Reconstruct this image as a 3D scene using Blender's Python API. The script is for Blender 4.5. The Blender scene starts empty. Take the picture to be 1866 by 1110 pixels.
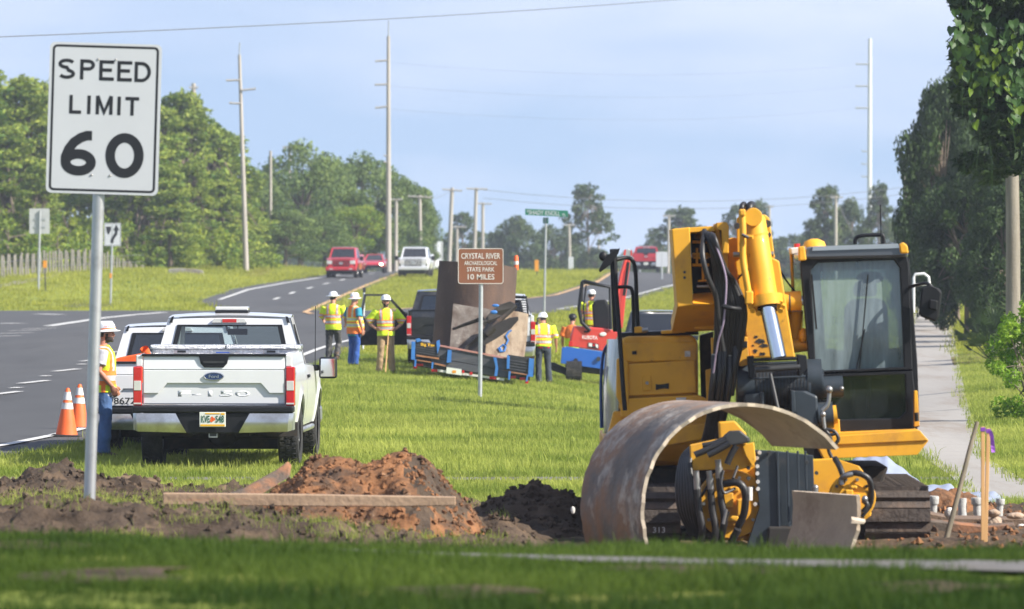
import bpy, bmesh, math, random
import numpy as np
from mathutils import Vector, Matrix, noise as mnoise
from mathutils.geometry import tessellate_polygon

random.seed(7)
rng = np.random.default_rng(11)
PI = math.pi
R = math.radians
scn = bpy.context.scene
COL = scn.collection

# ------------------------------------------------------------------ camera
FPX = 11000.0          # focal length in units of the photograph's pixels (1866 across)
CAMZ = 2.9
cam_data = bpy.data.cameras.new('camera')
cam = bpy.data.objects.new('camera', cam_data)
COL.objects.link(cam)
cam.location = (0, 0, CAMZ)
cam.rotation_euler = (PI / 2 - math.atan(105 / FPX), 0, 0)
cam_data.sensor_width = 36
cam_data.lens = 36 * FPX / 1866
cam_data.clip_start = 1
cam_data.clip_end = 4000
cam_data.dof.use_dof = True
cam_data.dof.focus_distance = 79
cam_data.dof.aperture_fstop = 5.2
scn.camera = cam

# ------------------------------------------------------------------ sky and sun
SUN_EL, SUN_AZ = R(37), R(112)        # azimuth measured clockwise from +Y (the view direction)
sun_vec = Vector((math.sin(SUN_AZ) * math.cos(SUN_EL), math.cos(SUN_AZ) * math.cos(SUN_EL), math.sin(SUN_EL)))
world = bpy.data.worlds.new('World')
scn.world = world
world.use_nodes = True
wn, wl = world.node_tree.nodes, world.node_tree.links
wn.clear()
w_out = wn.new('ShaderNodeOutputWorld')
w_bg = wn.new('ShaderNodeBackground')
w_bg.inputs['Strength'].default_value = 0.079
w_sky = wn.new('ShaderNodeTexSky')
w_sky.sky_type = 'NISHITA'
w_sky.sun_disc = False
w_sky.sun_elevation = SUN_EL
w_sky.sun_rotation = SUN_AZ
w_sky.air_density = 1.0
w_sky.dust_density = 0.6
w_sky.ozone_density = 4.0
w_tc = wn.new('ShaderNodeTexCoord')
w_mul = wn.new('ShaderNodeVectorMath'); w_mul.operation = 'MULTIPLY'; w_mul.inputs[1].default_value = (1, 1, 0.85)
w_add = wn.new('ShaderNodeVectorMath'); w_add.operation = 'ADD'; w_add.inputs[1].default_value = (0, 0, 0.17)
w_nrm = wn.new('ShaderNodeVectorMath'); w_nrm.operation = 'NORMALIZE'
wl.new(w_tc.outputs['Generated'], w_mul.inputs[0])
wl.new(w_mul.outputs[0], w_add.inputs[0])
wl.new(w_add.outputs[0], w_nrm.inputs[0])
wl.new(w_nrm.outputs[0], w_sky.inputs['Vector'])
# thin high cloud veil, all round the sky
w_map = wn.new('ShaderNodeMapping'); w_map.inputs['Scale'].default_value = (7, 7, 30)
w_noi = wn.new('ShaderNodeTexNoise'); w_noi.inputs['Scale'].default_value = 1.3; w_noi.inputs['Detail'].default_value = 5
w_rmp = wn.new('ShaderNodeMapRange'); w_rmp.inputs[1].default_value = 0.42; w_rmp.inputs[2].default_value = 0.75
w_rmp.inputs[3].default_value = 0.20; w_rmp.inputs[4].default_value = 0.76
w_mix = wn.new('ShaderNodeMix'); w_mix.data_type = 'RGBA'
w_mix.inputs['B'].default_value = (6.0, 6.25, 7.4, 1)
wl.new(w_tc.outputs['Generated'], w_map.inputs['Vector'])
wl.new(w_map.outputs[0], w_noi.inputs['Vector'])
wl.new(w_noi.outputs['Fac'], w_rmp.inputs[0])
wl.new(w_rmp.outputs[0], w_mix.inputs['Factor'])
wl.new(w_sky.outputs[0], w_mix.inputs['A'])
wl.new(w_mix.outputs['Result'], w_bg.inputs['Color'])
wl.new(w_bg.outputs[0], w_out.inputs['Surface'])

sun_data = bpy.data.lights.new('sun', 'SUN')
sun_data.energy = 4.6
sun_data.angle = R(0.6)
sun_data.color = (1.0, 0.93, 0.82)
sun = bpy.data.objects.new('sun', sun_data)
COL.objects.link(sun)
sun.rotation_euler = (-sun_vec).to_track_quat('-Z', 'Y').to_euler()
sun.location = (60, -20, 60)

scn.view_settings.view_transform = 'Standard'
scn.view_settings.look = 'None'
scn.view_settings.exposure = 1.12
scn.view_settings.gamma = 1
scn.view_settings.use_curve_mapping = False
scn.render.engine = 'CYCLES'
scn.cycles.use_denoising = True
scn.cycles.max_bounces = 8
scn.cycles.transparent_max_bounces = 16
scn.cycles.volume_bounces = 0
scn.cycles.caustics_reflective = False
scn.cycles.caustics_refractive = False
scn.cycles.sample_clamp_indirect = 6

# ------------------------------------------------------------------ helpers
def pt(px, py, D):
    """photograph pixel + distance -> point of the place"""
    return Vector(((px - 933) / FPX * D, D, CAMZ - (py - 450) / FPX * D))

def C(r, g, b):
    def l(c):
        c /= 255
        return c / 12.92 if c <= .04045 else ((c + .055) / 1.055) ** 2.4
    return (l(r), l(g), l(b))

def ss(t):
    t = min(1, max(0, t))
    return t * t * (3 - 2 * t)

def M(name, col, rough=.6, metal=0, var=.12, vscale=3, bump=0, bscale=40, dirt=None, dscale=2.5, dlev=(.5, .7), coat=0, spec=.5, transl=0, attr=None, hue=0, streak=None, emit=None, dirt2=None):
    m = bpy.data.materials.new(name)
    m.use_nodes = True
    n, l = m.node_tree.nodes, m.node_tree.links
    n.clear()
    out = n.new('ShaderNodeOutputMaterial')
    b = n.new('ShaderNodeBsdfPrincipled')
    b.inputs['Roughness'].default_value = rough
    b.inputs['Metallic'].default_value = metal
    b.inputs['Specular IOR Level'].default_value = spec
    if coat:
        b.inputs['Coat Weight'].default_value = coat
        b.inputs['Coat Roughness'].default_value = .08
    tc = n.new('ShaderNodeTexCoord')
    vec = tc.outputs['Object']
    if streak:
        mp = n.new('ShaderNodeMapping'); mp.inputs['Scale'].default_value = streak
        l.new(vec, mp.inputs['Vector']); vec = mp.outputs[0]
    no = n.new('ShaderNodeTexNoise')
    no.inputs['Scale'].default_value = vscale
    no.inputs['Detail'].default_value = 6
    no.inputs['Roughness'].default_value = .62
    l.new(vec, no.inputs['Vector'])
    mr = n.new('ShaderNodeMapRange')
    mr.inputs[1].default_value = .3; mr.inputs[2].default_value = .7
    mr.inputs[3].default_value = 1 - var; mr.inputs[4].default_value = 1 + var
    l.new(no.outputs['Fac'], mr.inputs[0])
    vm = n.new('ShaderNodeVectorMath'); vm.operation = 'SCALE'
    vm.inputs[0].default_value = col
    l.new(mr.outputs[0], vm.inputs['Scale'])
    csock = vm.outputs[0]
    if attr:                      # per-leaf tint: (dark colour, light colour)
        at = n.new('ShaderNodeAttribute'); at.attribute_name = 'tint'
        mx = n.new('ShaderNodeMix'); mx.data_type = 'RGBA'
        mx.inputs['A'].default_value = (*attr[0], 1); mx.inputs['B'].default_value = (*attr[1], 1)
        l.new(at.outputs['Fac'], mx.inputs['Factor'])
        v2 = n.new('ShaderNodeVectorMath'); v2.operation = 'SCALE'
        l.new(mx.outputs['Result'], v2.inputs[0]); l.new(mr.outputs[0], v2.inputs['Scale'])
        csock = v2.outputs[0]
    if dirt:
        d = n.new('ShaderNodeTexNoise'); d.inputs['Scale'].default_value = dscale; d.inputs['Detail'].default_value = 8
        d.inputs['Roughness'].default_value = .68
        l.new(vec, d.inputs['Vector'])
        dr = n.new('ShaderNodeMapRange'); dr.inputs[1].default_value = dlev[0]; dr.inputs[2].default_value = dlev[1]
        l.new(d.outputs['Fac'], dr.inputs[0])
        mx = n.new('ShaderNodeMix'); mx.data_type = 'RGBA'
        l.new(dr.outputs[0], mx.inputs['Factor']); l.new(csock, mx.inputs['A'])
        mx.inputs['B'].default_value = (*dirt, 1)
        csock = mx.outputs['Result']
    if dirt2:                     # (colour, scale, low, high): a second layer of stains
        d = n.new('ShaderNodeTexNoise'); d.inputs['Scale'].default_value = dirt2[1]; d.inputs['Detail'].default_value = 9
        d.inputs['Roughness'].default_value = .72; d.noise_dimensions = '4D'; d.inputs['W'].default_value = 3.7
        l.new(vec, d.inputs['Vector'])
        dr = n.new('ShaderNodeMapRange'); dr.inputs[1].default_value = dirt2[2]; dr.inputs[2].default_value = dirt2[3]
        l.new(d.outputs['Fac'], dr.inputs[0])
        mx = n.new('ShaderNodeMix'); mx.data_type = 'RGBA'
        l.new(dr.outputs[0], mx.inputs['Factor']); l.new(csock, mx.inputs['A']); mx.inputs['B'].default_value = (*dirt2[0], 1)
        csock = mx.outputs['Result']
    l.new(csock, b.inputs['Base Color'])
    if bump:
        bn = n.new('ShaderNodeTexNoise'); bn.inputs['Scale'].default_value = bscale; bn.inputs['Detail'].default_value = 5
        l.new(tc.outputs['Object'], bn.inputs['Vector'])
        bp = n.new('ShaderNodeBump'); bp.inputs['Strength'].default_value = bump; bp.inputs['Distance'].default_value = .03
        l.new(bn.outputs['Fac'], bp.inputs['Height']); l.new(bp.outputs[0], b.inputs['Normal'])
    if emit:
        b.inputs['Emission Color'].default_value = (*emit[0], 1); b.inputs['Emission Strength'].default_value = emit[1]
    if transl:
        t = n.new('ShaderNodeBsdfTranslucent')
        l.new(csock, t.inputs['Color'])
        ms = n.new('ShaderNodeMixShader'); ms.inputs[0].default_value = transl
        l.new(b.outputs[0], ms.inputs[1]); l.new(t.outputs[0], ms.inputs[2])
        l.new(ms.outputs[0], out.inputs['Surface'])
    else:
        l.new(b.outputs[0], out.inputs['Surface'])
    return m

def glass_mat(name, tint, alpha=.75, dust=.0, rough=.03):
    """tinted window: part lets the view through, part reflects; dust is a streaky matt film"""
    m = bpy.data.materials.new(name); m.use_nodes = True
    n, l = m.node_tree.nodes, m.node_tree.links; n.clear()
    out = n.new('ShaderNodeOutputMaterial')
    tr = n.new('ShaderNodeBsdfTransparent'); tr.inputs[0].default_value = (*tint, 1)
    gl = n.new('ShaderNodeBsdfGlossy'); gl.inputs['Roughness'].default_value = rough
    lw = n.new('ShaderNodeLayerWeight'); lw.inputs['Blend'].default_value = .5
    pw = n.new('ShaderNodeMath'); pw.operation = 'POWER'; pw.inputs[1].default_value = 4.5
    fr = n.new('ShaderNodeMath'); fr.operation = 'MULTIPLY_ADD'; fr.inputs[1].default_value = .9; fr.inputs[2].default_value = .04
    l.new(lw.outputs['Facing'], pw.inputs[0]); l.new(pw.outputs[0], fr.inputs[0])
    ms = n.new('ShaderNodeMixShader')
    ad = n.new('ShaderNodeMath'); ad.operation = 'ADD'; ad.inputs[1].default_value = 1 - alpha
    l.new(fr.outputs[0], ad.inputs[0]); l.new(ad.outputs[0], ms.inputs[0])
    l.new(tr.outputs[0], ms.inputs[1]); l.new(gl.outputs[0], ms.inputs[2])
    last = ms.outputs[0]
    if dust:
        tc = n.new('ShaderNodeTexCoord'); mp = n.new('ShaderNodeMapping'); mp.inputs['Scale'].default_value = (9, 9, 1.6)
        no = n.new('ShaderNodeTexNoise'); no.inputs['Scale'].default_value = 1.6; no.inputs['Detail'].default_value = 7
        mr = n.new('ShaderNodeMapRange'); mr.inputs[1].default_value = .3; mr.inputs[2].default_value = .75; mr.inputs[3].default_value = dust * .55; mr.inputs[4].default_value = dust * 1.3
        l.new(tc.outputs['Object'], mp.inputs['Vector']); l.new(mp.outputs[0], no.inputs['Vector']); l.new(no.outputs['Fac'], mr.inputs[0])
        df = n.new('ShaderNodeBsdfDiffuse'); df.inputs[0].default_value = (.30, .38, .42, 1)
        m2 = n.new('ShaderNodeMixShader')
        l.new(mr.outputs[0], m2.inputs[0]); l.new(last, m2.inputs[1]); l.new(df.outputs[0], m2.inputs[2]); last = m2.outputs[0]
    l.new(last, out.inputs['Surface'])
    return m

def top_of(o):
    while o.parent:
        o = o.parent
    return o

class MB:
    """collects simple shapes and links them as ONE mesh object"""
    def __init__(s):
        s.v = []; s.f = []; s.m = []
    def add(s, vs, fs, mi=0):
        k = len(s.v)
        s.v.extend([tuple(v) for v in vs])
        for f in fs:
            s.f.append([i + k for i in f]); s.m.append(mi)
        return s
    def box(s, c, d, mi=0, rot=None):
        x, y, z = d[0] / 2, d[1] / 2, d[2] / 2
        vs = [Vector((a * x, b * y, e * z)) for a in (-1, 1) for b in (-1, 1) for e in (-1, 1)]
        if rot is not None:
            q = rot if isinstance(rot, Matrix) else Matrix.Rotation(rot, 3, 'Z')
            vs = [q @ v for v in vs]
        c = Vector(c)
        return s.add([v + c for v in vs], [(0, 1, 3, 2), (4, 6, 7, 5), (0, 4, 5, 1), (2, 3, 7, 6), (0, 2, 6, 4), (1, 5, 7, 3)], mi)
    def b2(s, a, b, mi=0):
        a, b = Vector(a), Vector(b)
        return s.box((a + b) / 2, [abs(q) for q in (b - a)], mi)
    def pbox(s, x0, y0, x1, y1, D, dep, mi=0):
        a = pt(x0, y1, D); b = pt(x1, y0, D)
        return s.b2(a, (b.x, D + dep, b.z), mi)
    def prism(s, poly, vec, mi=0):
        n = len(poly); poly = [Vector(p) for p in poly]; vec = Vector(vec)
        tri = [list(t) for t in tessellate_polygon([poly])] if n > 4 else [list(range(n))]
        vs = poly + [p + vec for p in poly]
        fs = tri + [[i + n for i in reversed(t)] for t in tri] + [(i, (i + 1) % n, (i + 1) % n + n, i + n) for i in range(n)]
        return s.add(vs, fs, mi)
    def pprism(s, pp, D, dep, mi=0):
        return s.prism([pt(x, y, D) for x, y in pp], (0, dep, 0), mi)
    def quad(s, a, b, c, d, mi=0):
        return s.add([a, b, c, d], [(0, 1, 2, 3)], mi)
    def frame(s, outer, inner, vec, mi=0):
        """ring between two polygons with the same count, given depth"""
        n = len(outer); o = [Vector(p) for p in outer]; i_ = [Vector(p) for p in inner]; v = Vector(vec)
        vs = o + i_ + [p + v for p in o] + [p + v for p in i_]
        fs = []
        for k in range(n):
            j = (k + 1) % n
            fs += [(k, j, j + n, k + n), (k + 2 * n, k + 3 * n, j + 3 * n, j + 2 * n), (k, k + 2 * n, j + 2 * n, j), (k + n, j + n, j + 3 * n, k + 3 * n)]
        return s.add(vs, fs, mi)
    def tube(s, path, r, n=8, mi=0, cap=True, sx=1.0):
        P = [Vector(p) for p in path]; k = len(P)
        rs = r if isinstance(r, (list, tuple)) else [r] * k
        vs = []; up = None
        for i in range(k):
            t = (P[min(i + 1, k - 1)] - P[max(i - 1, 0)])
            t = t.normalized() if t.length > 1e-9 else Vector((0, 0, 1))
            if up is None:
                a = Vector((0, 0, 1)) if abs(t.z) < .9 else Vector((0, 1, 0))
                u = t.cross(a).normalized()
            else:
                u = (up - t * up.dot(t)); u = u.normalized() if u.length > 1e-6 else t.orthogonal().normalized()
            up = u; w = t.cross(u)
            for j in range(n):
                an = 2 * PI * j / n
                vs.append(P[i] + (u * math.cos(an) * sx + w * math.sin(an)) * rs[i])
        fs = [(i * n + j, i * n + (j + 1) % n, (i + 1) * n + (j + 1) % n, (i + 1) * n + j) for i in range(k - 1) for j in range(n)]
        if cap:
            fs += [list(range(n))[::-1], [(k - 1) * n + j for j in range(n)]]
        return s.add(vs, fs, mi)
    def lathe(s, prof, n=16, mat=None, mi=0, cap=True):
        vs = []; mat = mat or Matrix.Identity(4); k = len(prof)
        for r, z in prof:
            for j in range(n):
                a = 2 * PI * j / n
                vs.append(mat @ Vector((r * math.cos(a), r * math.sin(a), z)))
        fs = [(i * n + j, i * n + (j + 1) % n, (i + 1) * n + (j + 1) % n, (i + 1) * n + j) for i in range(k - 1) for j in range(n)]
        if cap:
            fs += [list(range(n))[::-1], [(k - 1) * n + j for j in range(n)]]
        return s.add(vs, fs, mi)
    def grid(s, rows, mi=0, close=False):
        n = len(rows[0]); vs = [p for r_ in rows for p in r_]
        fs = []
        for i in range(len(rows) - 1):
            for j in range(n if close else n - 1):
                fs.append((i * n + j, i * n + (j + 1) % n, (i + 1) * n + (j + 1) % n, (i + 1) * n + j))
        return s.add(vs, fs, mi)
    def ell(s, c, r, mi=0, n=12, k=8, rot=None):
        c = Vector(c); vs = []
        for i in range(k + 1):
            th = PI * i / k
            for j in range(n):
                a = 2 * PI * j / n
                v = Vector((r[0] * math.sin(th) * math.cos(a), r[1] * math.sin(th) * math.sin(a), r[2] * math.cos(th)))
                vs.append(c + (rot @ v if rot is not None else v))
        fs = [(i * n + j, (i + 1) * n + j, (i + 1) * n + (j + 1) % n, i * n + (j + 1) % n) for i in range(k) for j in range(n)]
        return s.add(vs, fs, mi)
    def mesh(s, name, mats, off=Vector((0, 0, 0)), smooth=None, recalc=True):
        me = bpy.data.meshes.new(name)
        me.from_pydata([tuple(Vector(v) - off) for v in s.v], [], s.f)
        for m in (mats if isinstance(mats, (list, tuple)) else [mats]):
            me.materials.append(m)
        me.polygons.foreach_set('material_index', s.m)
        if recalc:
            bm = bmesh.new(); bm.from_mesh(me)
            bmesh.ops.remove_doubles(bm, verts=bm.verts, dist=1e-5)
            bmesh.ops.recalc_face_normals(bm, faces=bm.faces)
            bm.to_mesh(me); bm.free()
        if smooth is not None:
            me.polygons.foreach_set('use_smooth', [True] * len(me.polygons))
            me.set_sharp_from_angle(angle=R(smooth))
        me.update()
        return me
    def build(s, name, mats, parent=None, smooth=None, bevel=0, recalc=True):
        off = top_of(parent).location.copy() if parent is not None else Vector((0, 0, 0))
        me = s.mesh(name, mats, off, smooth, recalc)
        return link(name, me, parent, bevel)

def link(name, me, parent=None, bevel=0):
    o = bpy.data.objects.new(name, me)
    COL.objects.link(o)
    if parent is not None:
        o.parent = parent
    if bevel:
        b = o.modifiers.new('bevel', 'BEVEL'); b.width = bevel; b.segments = 2; b.limit_method = 'ANGLE'; b.angle_limit = R(40)
        b.use_clamp_overlap = True; b.harden_normals = False
    return o

def tag(o, label=None, cat=None, group=None, kind=None):
    if label: o['label'] = label
    if cat: o['category'] = cat
    if group: o['group'] = group
    if kind: o['kind'] = kind
    return o

def thing(name, label, cat, loc=(0, 0, 0), group=None):
    o = bpy.data.objects.new(name, None)
    o.empty_display_size = .3
    COL.objects.link(o)
    o.location = loc
    return tag(o, label, cat, group)

def struct(o):
    o['kind'] = 'structure'; return o

def kids(o):
    return [c for c in list(bpy.data.objects) if c.parent == o]

def copy_tree(o, parent=None):
    c = o.copy(); COL.objects.link(c)
    if parent is not None: c.parent = parent
    for k in list(o.children):
        copy_tree(k, c)
    return c

WORK = bpy.data.scenes.new('work')      # small side scene: shapes are evaluated there, then it is removed
def evaluated_mesh(ob):
    WORK.collection.objects.link(ob)
    vl = WORK.view_layers[0]; vl.update()
    return bpy.data.meshes.new_from_object(ob.evaluated_get(vl.depsgraph))

def text_mesh(body, w, h, mat, bold=0.0, depth=.002, stretch=True):
    """lettering in the XZ plane facing -Y, centred, fitted to w x h"""
    cu = bpy.data.curves.new('lettering', 'FONT'); cu.body = body; cu.offset = bold; cu.extrude = 0; cu.resolution_u = 3
    cu.align_x = 'CENTER'
    ob = bpy.data.objects.new('lettering', cu)
    me = evaluated_mesh(ob)
    bpy.data.objects.remove(ob); bpy.data.curves.remove(cu)
    vs = np.array([v.co[:] for v in me.vertices])
    lo, hi = vs.min(0), vs.max(0)
    sx = w / (hi[0] - lo[0]); sy = h / (hi[1] - lo[1])
    if not stretch: sx = sy = min(sx, sy)
    new = np.zeros_like(vs)
    new[:, 0] = (vs[:, 0] - (lo[0] + hi[0]) / 2) * sx
    new[:, 2] = (vs[:, 1] - (lo[1] + hi[1]) / 2) * sy
    me.vertices.foreach_set('co', new.ravel())
    me.materials.clear(); me.materials.append(mat)
    me.name = 'lettering'; me.update()
    return me

def put_text(body, w, h, mat, parent, at, rotz=0, bold=0.0, name='lettering', tilt=None):
    me = text_mesh(body, w, h, mat, bold)
    o = link(name, me, parent)
    o.location = Vector(at) - (top_of(parent).location if parent is not None else Vector((0, 0, 0)))
    o.rotation_euler = tilt if tilt else (0, 0, rotz)
    return o
# ------------------------------------------------------------------ terrain
_PY = [10, 20, 30, 34, 38, 43, 48, 55, 62, 75, 100, 150, 250, 300, 350, 400, 430, 480, 560, 700, 900, 1300]
_PZ = [1.45, 1.44, 1.30, 1.20, 1.03, .66, .34, .16, .12, .13, .1, .05, .02, .28, .68, 1.03, 1.12, .92, .2, -1.2, -2.6, -4]
def ssv(t):
    t = np.clip(t, 0, 1); return t * t * (3 - 2 * t)
def zt(x, y):
    x = np.asarray(x, float); y = np.asarray(y, float)
    z = (np.interp(y - 3, _PY, _PZ) + np.interp(y, _PY, _PZ) + np.interp(y + 3, _PY, _PZ)) / 3
    z = z - .72 * np.exp(-.5 * ((x - 4) / 3.0) ** 2) * ssv((y - 88) / 40) * (1 - ssv((y - 180) / 50))
    z = z + .75 * ssv((-x - 10) / 14) * ssv((y - 262) / 70) + 1.3 * ssv((-x - 26) / 18) * ssv((y - 330) / 80)
    z = z - .75 * ssv((x - 7) / 15) * ssv((y - 260) / 100)
    z = z + .22 * ssv((-x - .5) / 2.5) * ssv((y - 42) / 5) * (1 - ssv((y - 56) / 9))
    z = z - .38 * np.exp(-.5 * (((x - 2.0) / 1.3) ** 2 + ((y - 51.5) / 1.6) ** 2))
    z = z - .10 * ssv((x - .6) / 2) * ssv((y - 31) / 5) * (1 - ssv((y - 44) / 4))
    z = z + .05 * np.sin(x * .9 + y * .13) * np.exp(-((y - 37) / 9) ** 2)
    return z
def z1(x, y): return float(zt(x, y))
def hit(px, py, d0=20, d1=1200):
    D = d0
    while D < d1:
        p = pt(px, py, D)
        if p.z <= z1(p.x, p.y): break
        D *= 1.004
    p = pt(px, py, D); p.z = z1(p.x, p.y); return p

def sheet(name, X, Y, Z, mats, smooth=True, mi=None, parent=None):
    ny, nx = X.shape
    co = np.stack([X, Y, Z], -1).reshape(-1, 3)
    i = np.arange(ny * nx).reshape(ny, nx)
    q = np.stack([i[:-1, :-1], i[:-1, 1:], i[1:, 1:], i[1:, :-1]], -1).reshape(-1, 4)
    me = bpy.data.meshes.new(name)
    me.from_pydata(co.tolist(), [], q.tolist())
    for m in (mats if isinstance(mats, list) else [mats]): me.materials.append(m)
    if mi is not None: me.polygons.foreach_set('material_index', mi)
    if smooth: me.polygons.foreach_set('use_smooth', [True] * len(q))
    me.update()
    return link(name, me, parent)

GROUND_GREEN = (.205, .245, .050)
m_ground = M('grass_ground', GROUND_GREEN, rough=.95, var=.38, vscale=.55, bump=.35, bscale=6, dirt=(.19, .15, .045), dscale=.22, dlev=(.50, .80), spec=.1)
m_road = M('asphalt', (.064, .066, .070), rough=.88, var=.10, vscale=.6, bump=.06, bscale=60, dirt=(.082, .083, .086), dscale=.12, dlev=(.45, .65), spec=.25, streak=(1, .12, 1), dirt2=((.046, .046, .048), .55, .55, .72))
m_white_line = M('white_road_paint', (.52, .52, .51), rough=.7, var=.14, vscale=3, dirt=(.24, .24, .24), dscale=3, dlev=(.6, .72))
m_orange_line = M('orange_road_paint', (.50, .31, .15), rough=.7, var=.15, vscale=2, dirt=(.2, .14, .09), dscale=3, dlev=(.58, .75))
m_conc = M('pavement_concrete', (.285, .275, .26), rough=.9, var=.16, vscale=1.2, bump=.12, bscale=30, dirt=(.17, .135, .10), dscale=1.1, dlev=(.42, .64), spec=.2)
m_walk = M('sidewalk_concrete', (.30, .285, .265), rough=.9, var=.08, vscale=.9, bump=.05, bscale=30, dirt=(.215, .175, .14), dscale=.8, dlev=(.50, .70), spec=.2, streak=(1, .07, 1))
m_conc_d = M('old_path_concrete', (.125, .12, .118), rough=.95, var=.25, vscale=2, bump=.2, dirt=(.10, .085, .065), dscale=2.5, dlev=(.48, .66))
m_soil = M('dark_soil', (.066, .049, .037), rough=.98, var=.5, vscale=2.2, bump=.9, bscale=18, dirt=(.125, .088, .060), dscale=1.6, dlev=(.46, .66), spec=.08, dirt2=((.045, .036, .03), 4, .52, .64))
m_clay = M('orange_clay', (.215, .105, .052), rough=.98, var=.35, vscale=3.5, bump=.9, bscale=16, dirt=(.085, .056, .040), dscale=2.3, dlev=(.44, .60), spec=.08, dirt2=((.30, .20, .13), 5, .60, .72))
m_sand = M('sandy_soil', (.165, .118, .078), rough=.98, var=.3, vscale=1.5, bump=.5, bscale=14, dirt=(.07, .052, .036), dscale=1.6, dlev=(.48, .66), spec=.08)
m_field = M('dry_field', (.34, .31, .055), rough=.95, var=.25, vscale=.4, spec=.1)

ys = [12.0]
while ys[-1] < 1290:
    y = ys[-1]
    ys.append(y + (.35 if y < 70 else max(.6, y * .009)))
ys = np.array(ys)
us = np.linspace(-1, 1, 190)
xs = np.sign(us) * (14 * np.abs(us) + 386 * np.abs(us) ** 4.2)
X, Y = np.meshgrid(xs, ys)
ground = struct(sheet('ground', X, Y, zt(X, Y), m_ground))

# ------------------------------------------------------------------ carriageways
RX_Y = [40, 60, 70, 82, 90, 120, 150, 171, 200, 230, 255, 300, 360, 430, 500, 620]
RX_X = [-13, -10, -8.5, -7.05, -6.4, -5.85, -5.5, -5.3, -4.3, -1.9, 1.0, 5.6, 10.2, 14, 17.5, 23]
def line_x(y): return np.interp(y, RX_Y, RX_X)
def smooth_line(y): return (line_x(y - 6) + line_x(y) + line_x(y + 6)) / 3
def edge_x(y): return smooth_line(y) + np.interp(y, [60, 200, 255, 300], [.75, .9, .6, .6])
def med_x(y): return np.interp(y, [250, 256, 280, 310, 360, 430, 500, 620], [-8.5, -7.4, -3.0, 1.7, 4.6, 7.0, 9.8, 15])
def on_l(y): return np.interp(y, [250, 258, 272, 287, 320, 350, 396, 440, 500, 620], [-30, -11.4, -13.4, -15.0, -14.8, -13.9, -12.2, -10.2, -8, -3])
def on_r(y): return np.interp(y, [250, 256, 300, 346, 400, 440, 500, 620], [-8.5, -8.5, -8.4, -8.0, -7.4, -6.5, -4, 2])
def band(name, y0, y1, fl, fr, nx, step, mat, dz, parent=None):
    yy = np.arange(y0, y1 + step * .5, step); yy[-1] = y1
    t = np.linspace(0, 1, nx)
    Xb = fl(yy)[:, None] * (1 - t) + fr(yy)[:, None] * t
    Yb = np.repeat(yy[:, None], nx, 1)
    return sheet(name, Xb, Yb, zt(Xb, Yb) + dz, mat, parent=parent)
def far_left(y): return np.where(y < 262, -34.0, -34.0) + 0 * y
road = struct(band('road', 40, 263, far_left, edge_x, 40, 1.2, m_road, .035))
far_road = struct(band('road', 263, 620, med_x, edge_x, 10, 1.5, m_road, .037))
on_road = struct(band('road', 263, 620, on_l, on_r, 10, 1.5, m_road, .037))
struct(band('road', 258, 263, lambda y: on_l(y) , edge_x, 24, .5, m_road, .046))

def stripe(name, pts, w, mat, parent, dz=.055):
    """painted line draped along plan points (x, y)"""
    P = []
    for (a, b) in zip(pts[:-1], pts[1:]):
        k = max(1, int(math.dist(a, b) / 2.0))
        P += [(a[0] + (b[0] - a[0]) * i / k, a[1] + (b[1] - a[1]) * i / k) for i in range(k)]
    P.append(pts[-1])
    rows = []
    for i, p in enumerate(P):
        q, r_ = P[max(0, i - 1)], P[min(len(P) - 1, i + 1)]
        d = Vector((r_[0] - q[0], r_[1] - q[1])).normalized(); nrm = Vector((-d.y, d.x)) * w / 2
        rows.append([Vector((p[0] + s * nrm.x, p[1] + s * nrm.y, z1(p[0] + s * nrm.x, p[1] + s * nrm.y) + dz)) for s in (-1, 1)])
    return MB().grid(rows).build(name, mat, parent, recalc=False)
stripe('edge_line', [(float(smooth_line(y)), y) for y in np.arange(48, 258, 3.0)], .17, m_white_line, road)
stripe('edge_line', [(float(smooth_line(y)) - .1, y) for y in np.arange(266, 500, 4.0)], .2, m_white_line, far_road)
stripe('median_line', [(float(med_x(y)) + .45, y) for y in np.arange(264, 520, 4.0)], .26, m_orange_line, far_road)
stripe('median_line', [(-8.4, 253.5)] + [(float(on_r(y)) - .35, y) for y in np.arange(258, 480, 4.0)], .26, m_orange_line, on_road, .06)
stripe('edge_line', [(float(on_l(y)) + .8, y) for y in np.arange(292, 480, 4.0)], .2, m_white_line, on_road)
for k in range(9):
    y = 296 + 18 * k
    x = float((on_l(y) + on_r(y)) / 2)
    stripe('lane_dash', [(x, y), (float((on_l(y + 6) + on_r(y + 6)) / 2), y + 6)], .2, m_white_line, on_road)
# dashed lane line, the small reflective markers between, the dotted extension and the solid turn lane line
for px, py in ((8, 722), (62, 701), (121, 679), (168, 661), (205, 646)):
    p = hit(px, py); d = Vector((.11, 1)).normalized()
    stripe('lane_dash', [(p.x - d.x * 1.5, p.y - d.y * 1.5), (p.x + d.x * 1.5, p.y + d.y * 1.5)], .2, m_white_line, road)
for px, py in ((29, 712), (83, 690), (149, 668)):
    p = hit(px, py); d = Vector((.11, 1)).normalized()
    stripe('lane_marker', [(p.x - d.x * .35, p.y - d.y * .35), (p.x + d.x * .35, p.y + d.y * .35)], .2, m_white_line, road)
for px, py in ((4, 616), (27, 610.5), (49, 605.5), (71, 601.5)):
    p = hit(px, py); d = Vector((.4, 1)).normalized()
    stripe('lane_dash', [(p.x - d.x * 1.3, p.y - d.y * 1.3), (p.x + d.x * 1.3, p.y + d.y * 1.3)], .22, m_white_line, road)
stripe('turn_lane_line', [hit(px, py).xy[:] for px, py in ((88, 597), (140, 589), (190, 582), (240, 576.5), (300, 572))], .42, m_white_line, road)
stripe('lane_dash', [hit(px, py).xy[:] for px, py in ((0, 592), (36, 592.5))], .9, m_white_line, road)
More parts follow.
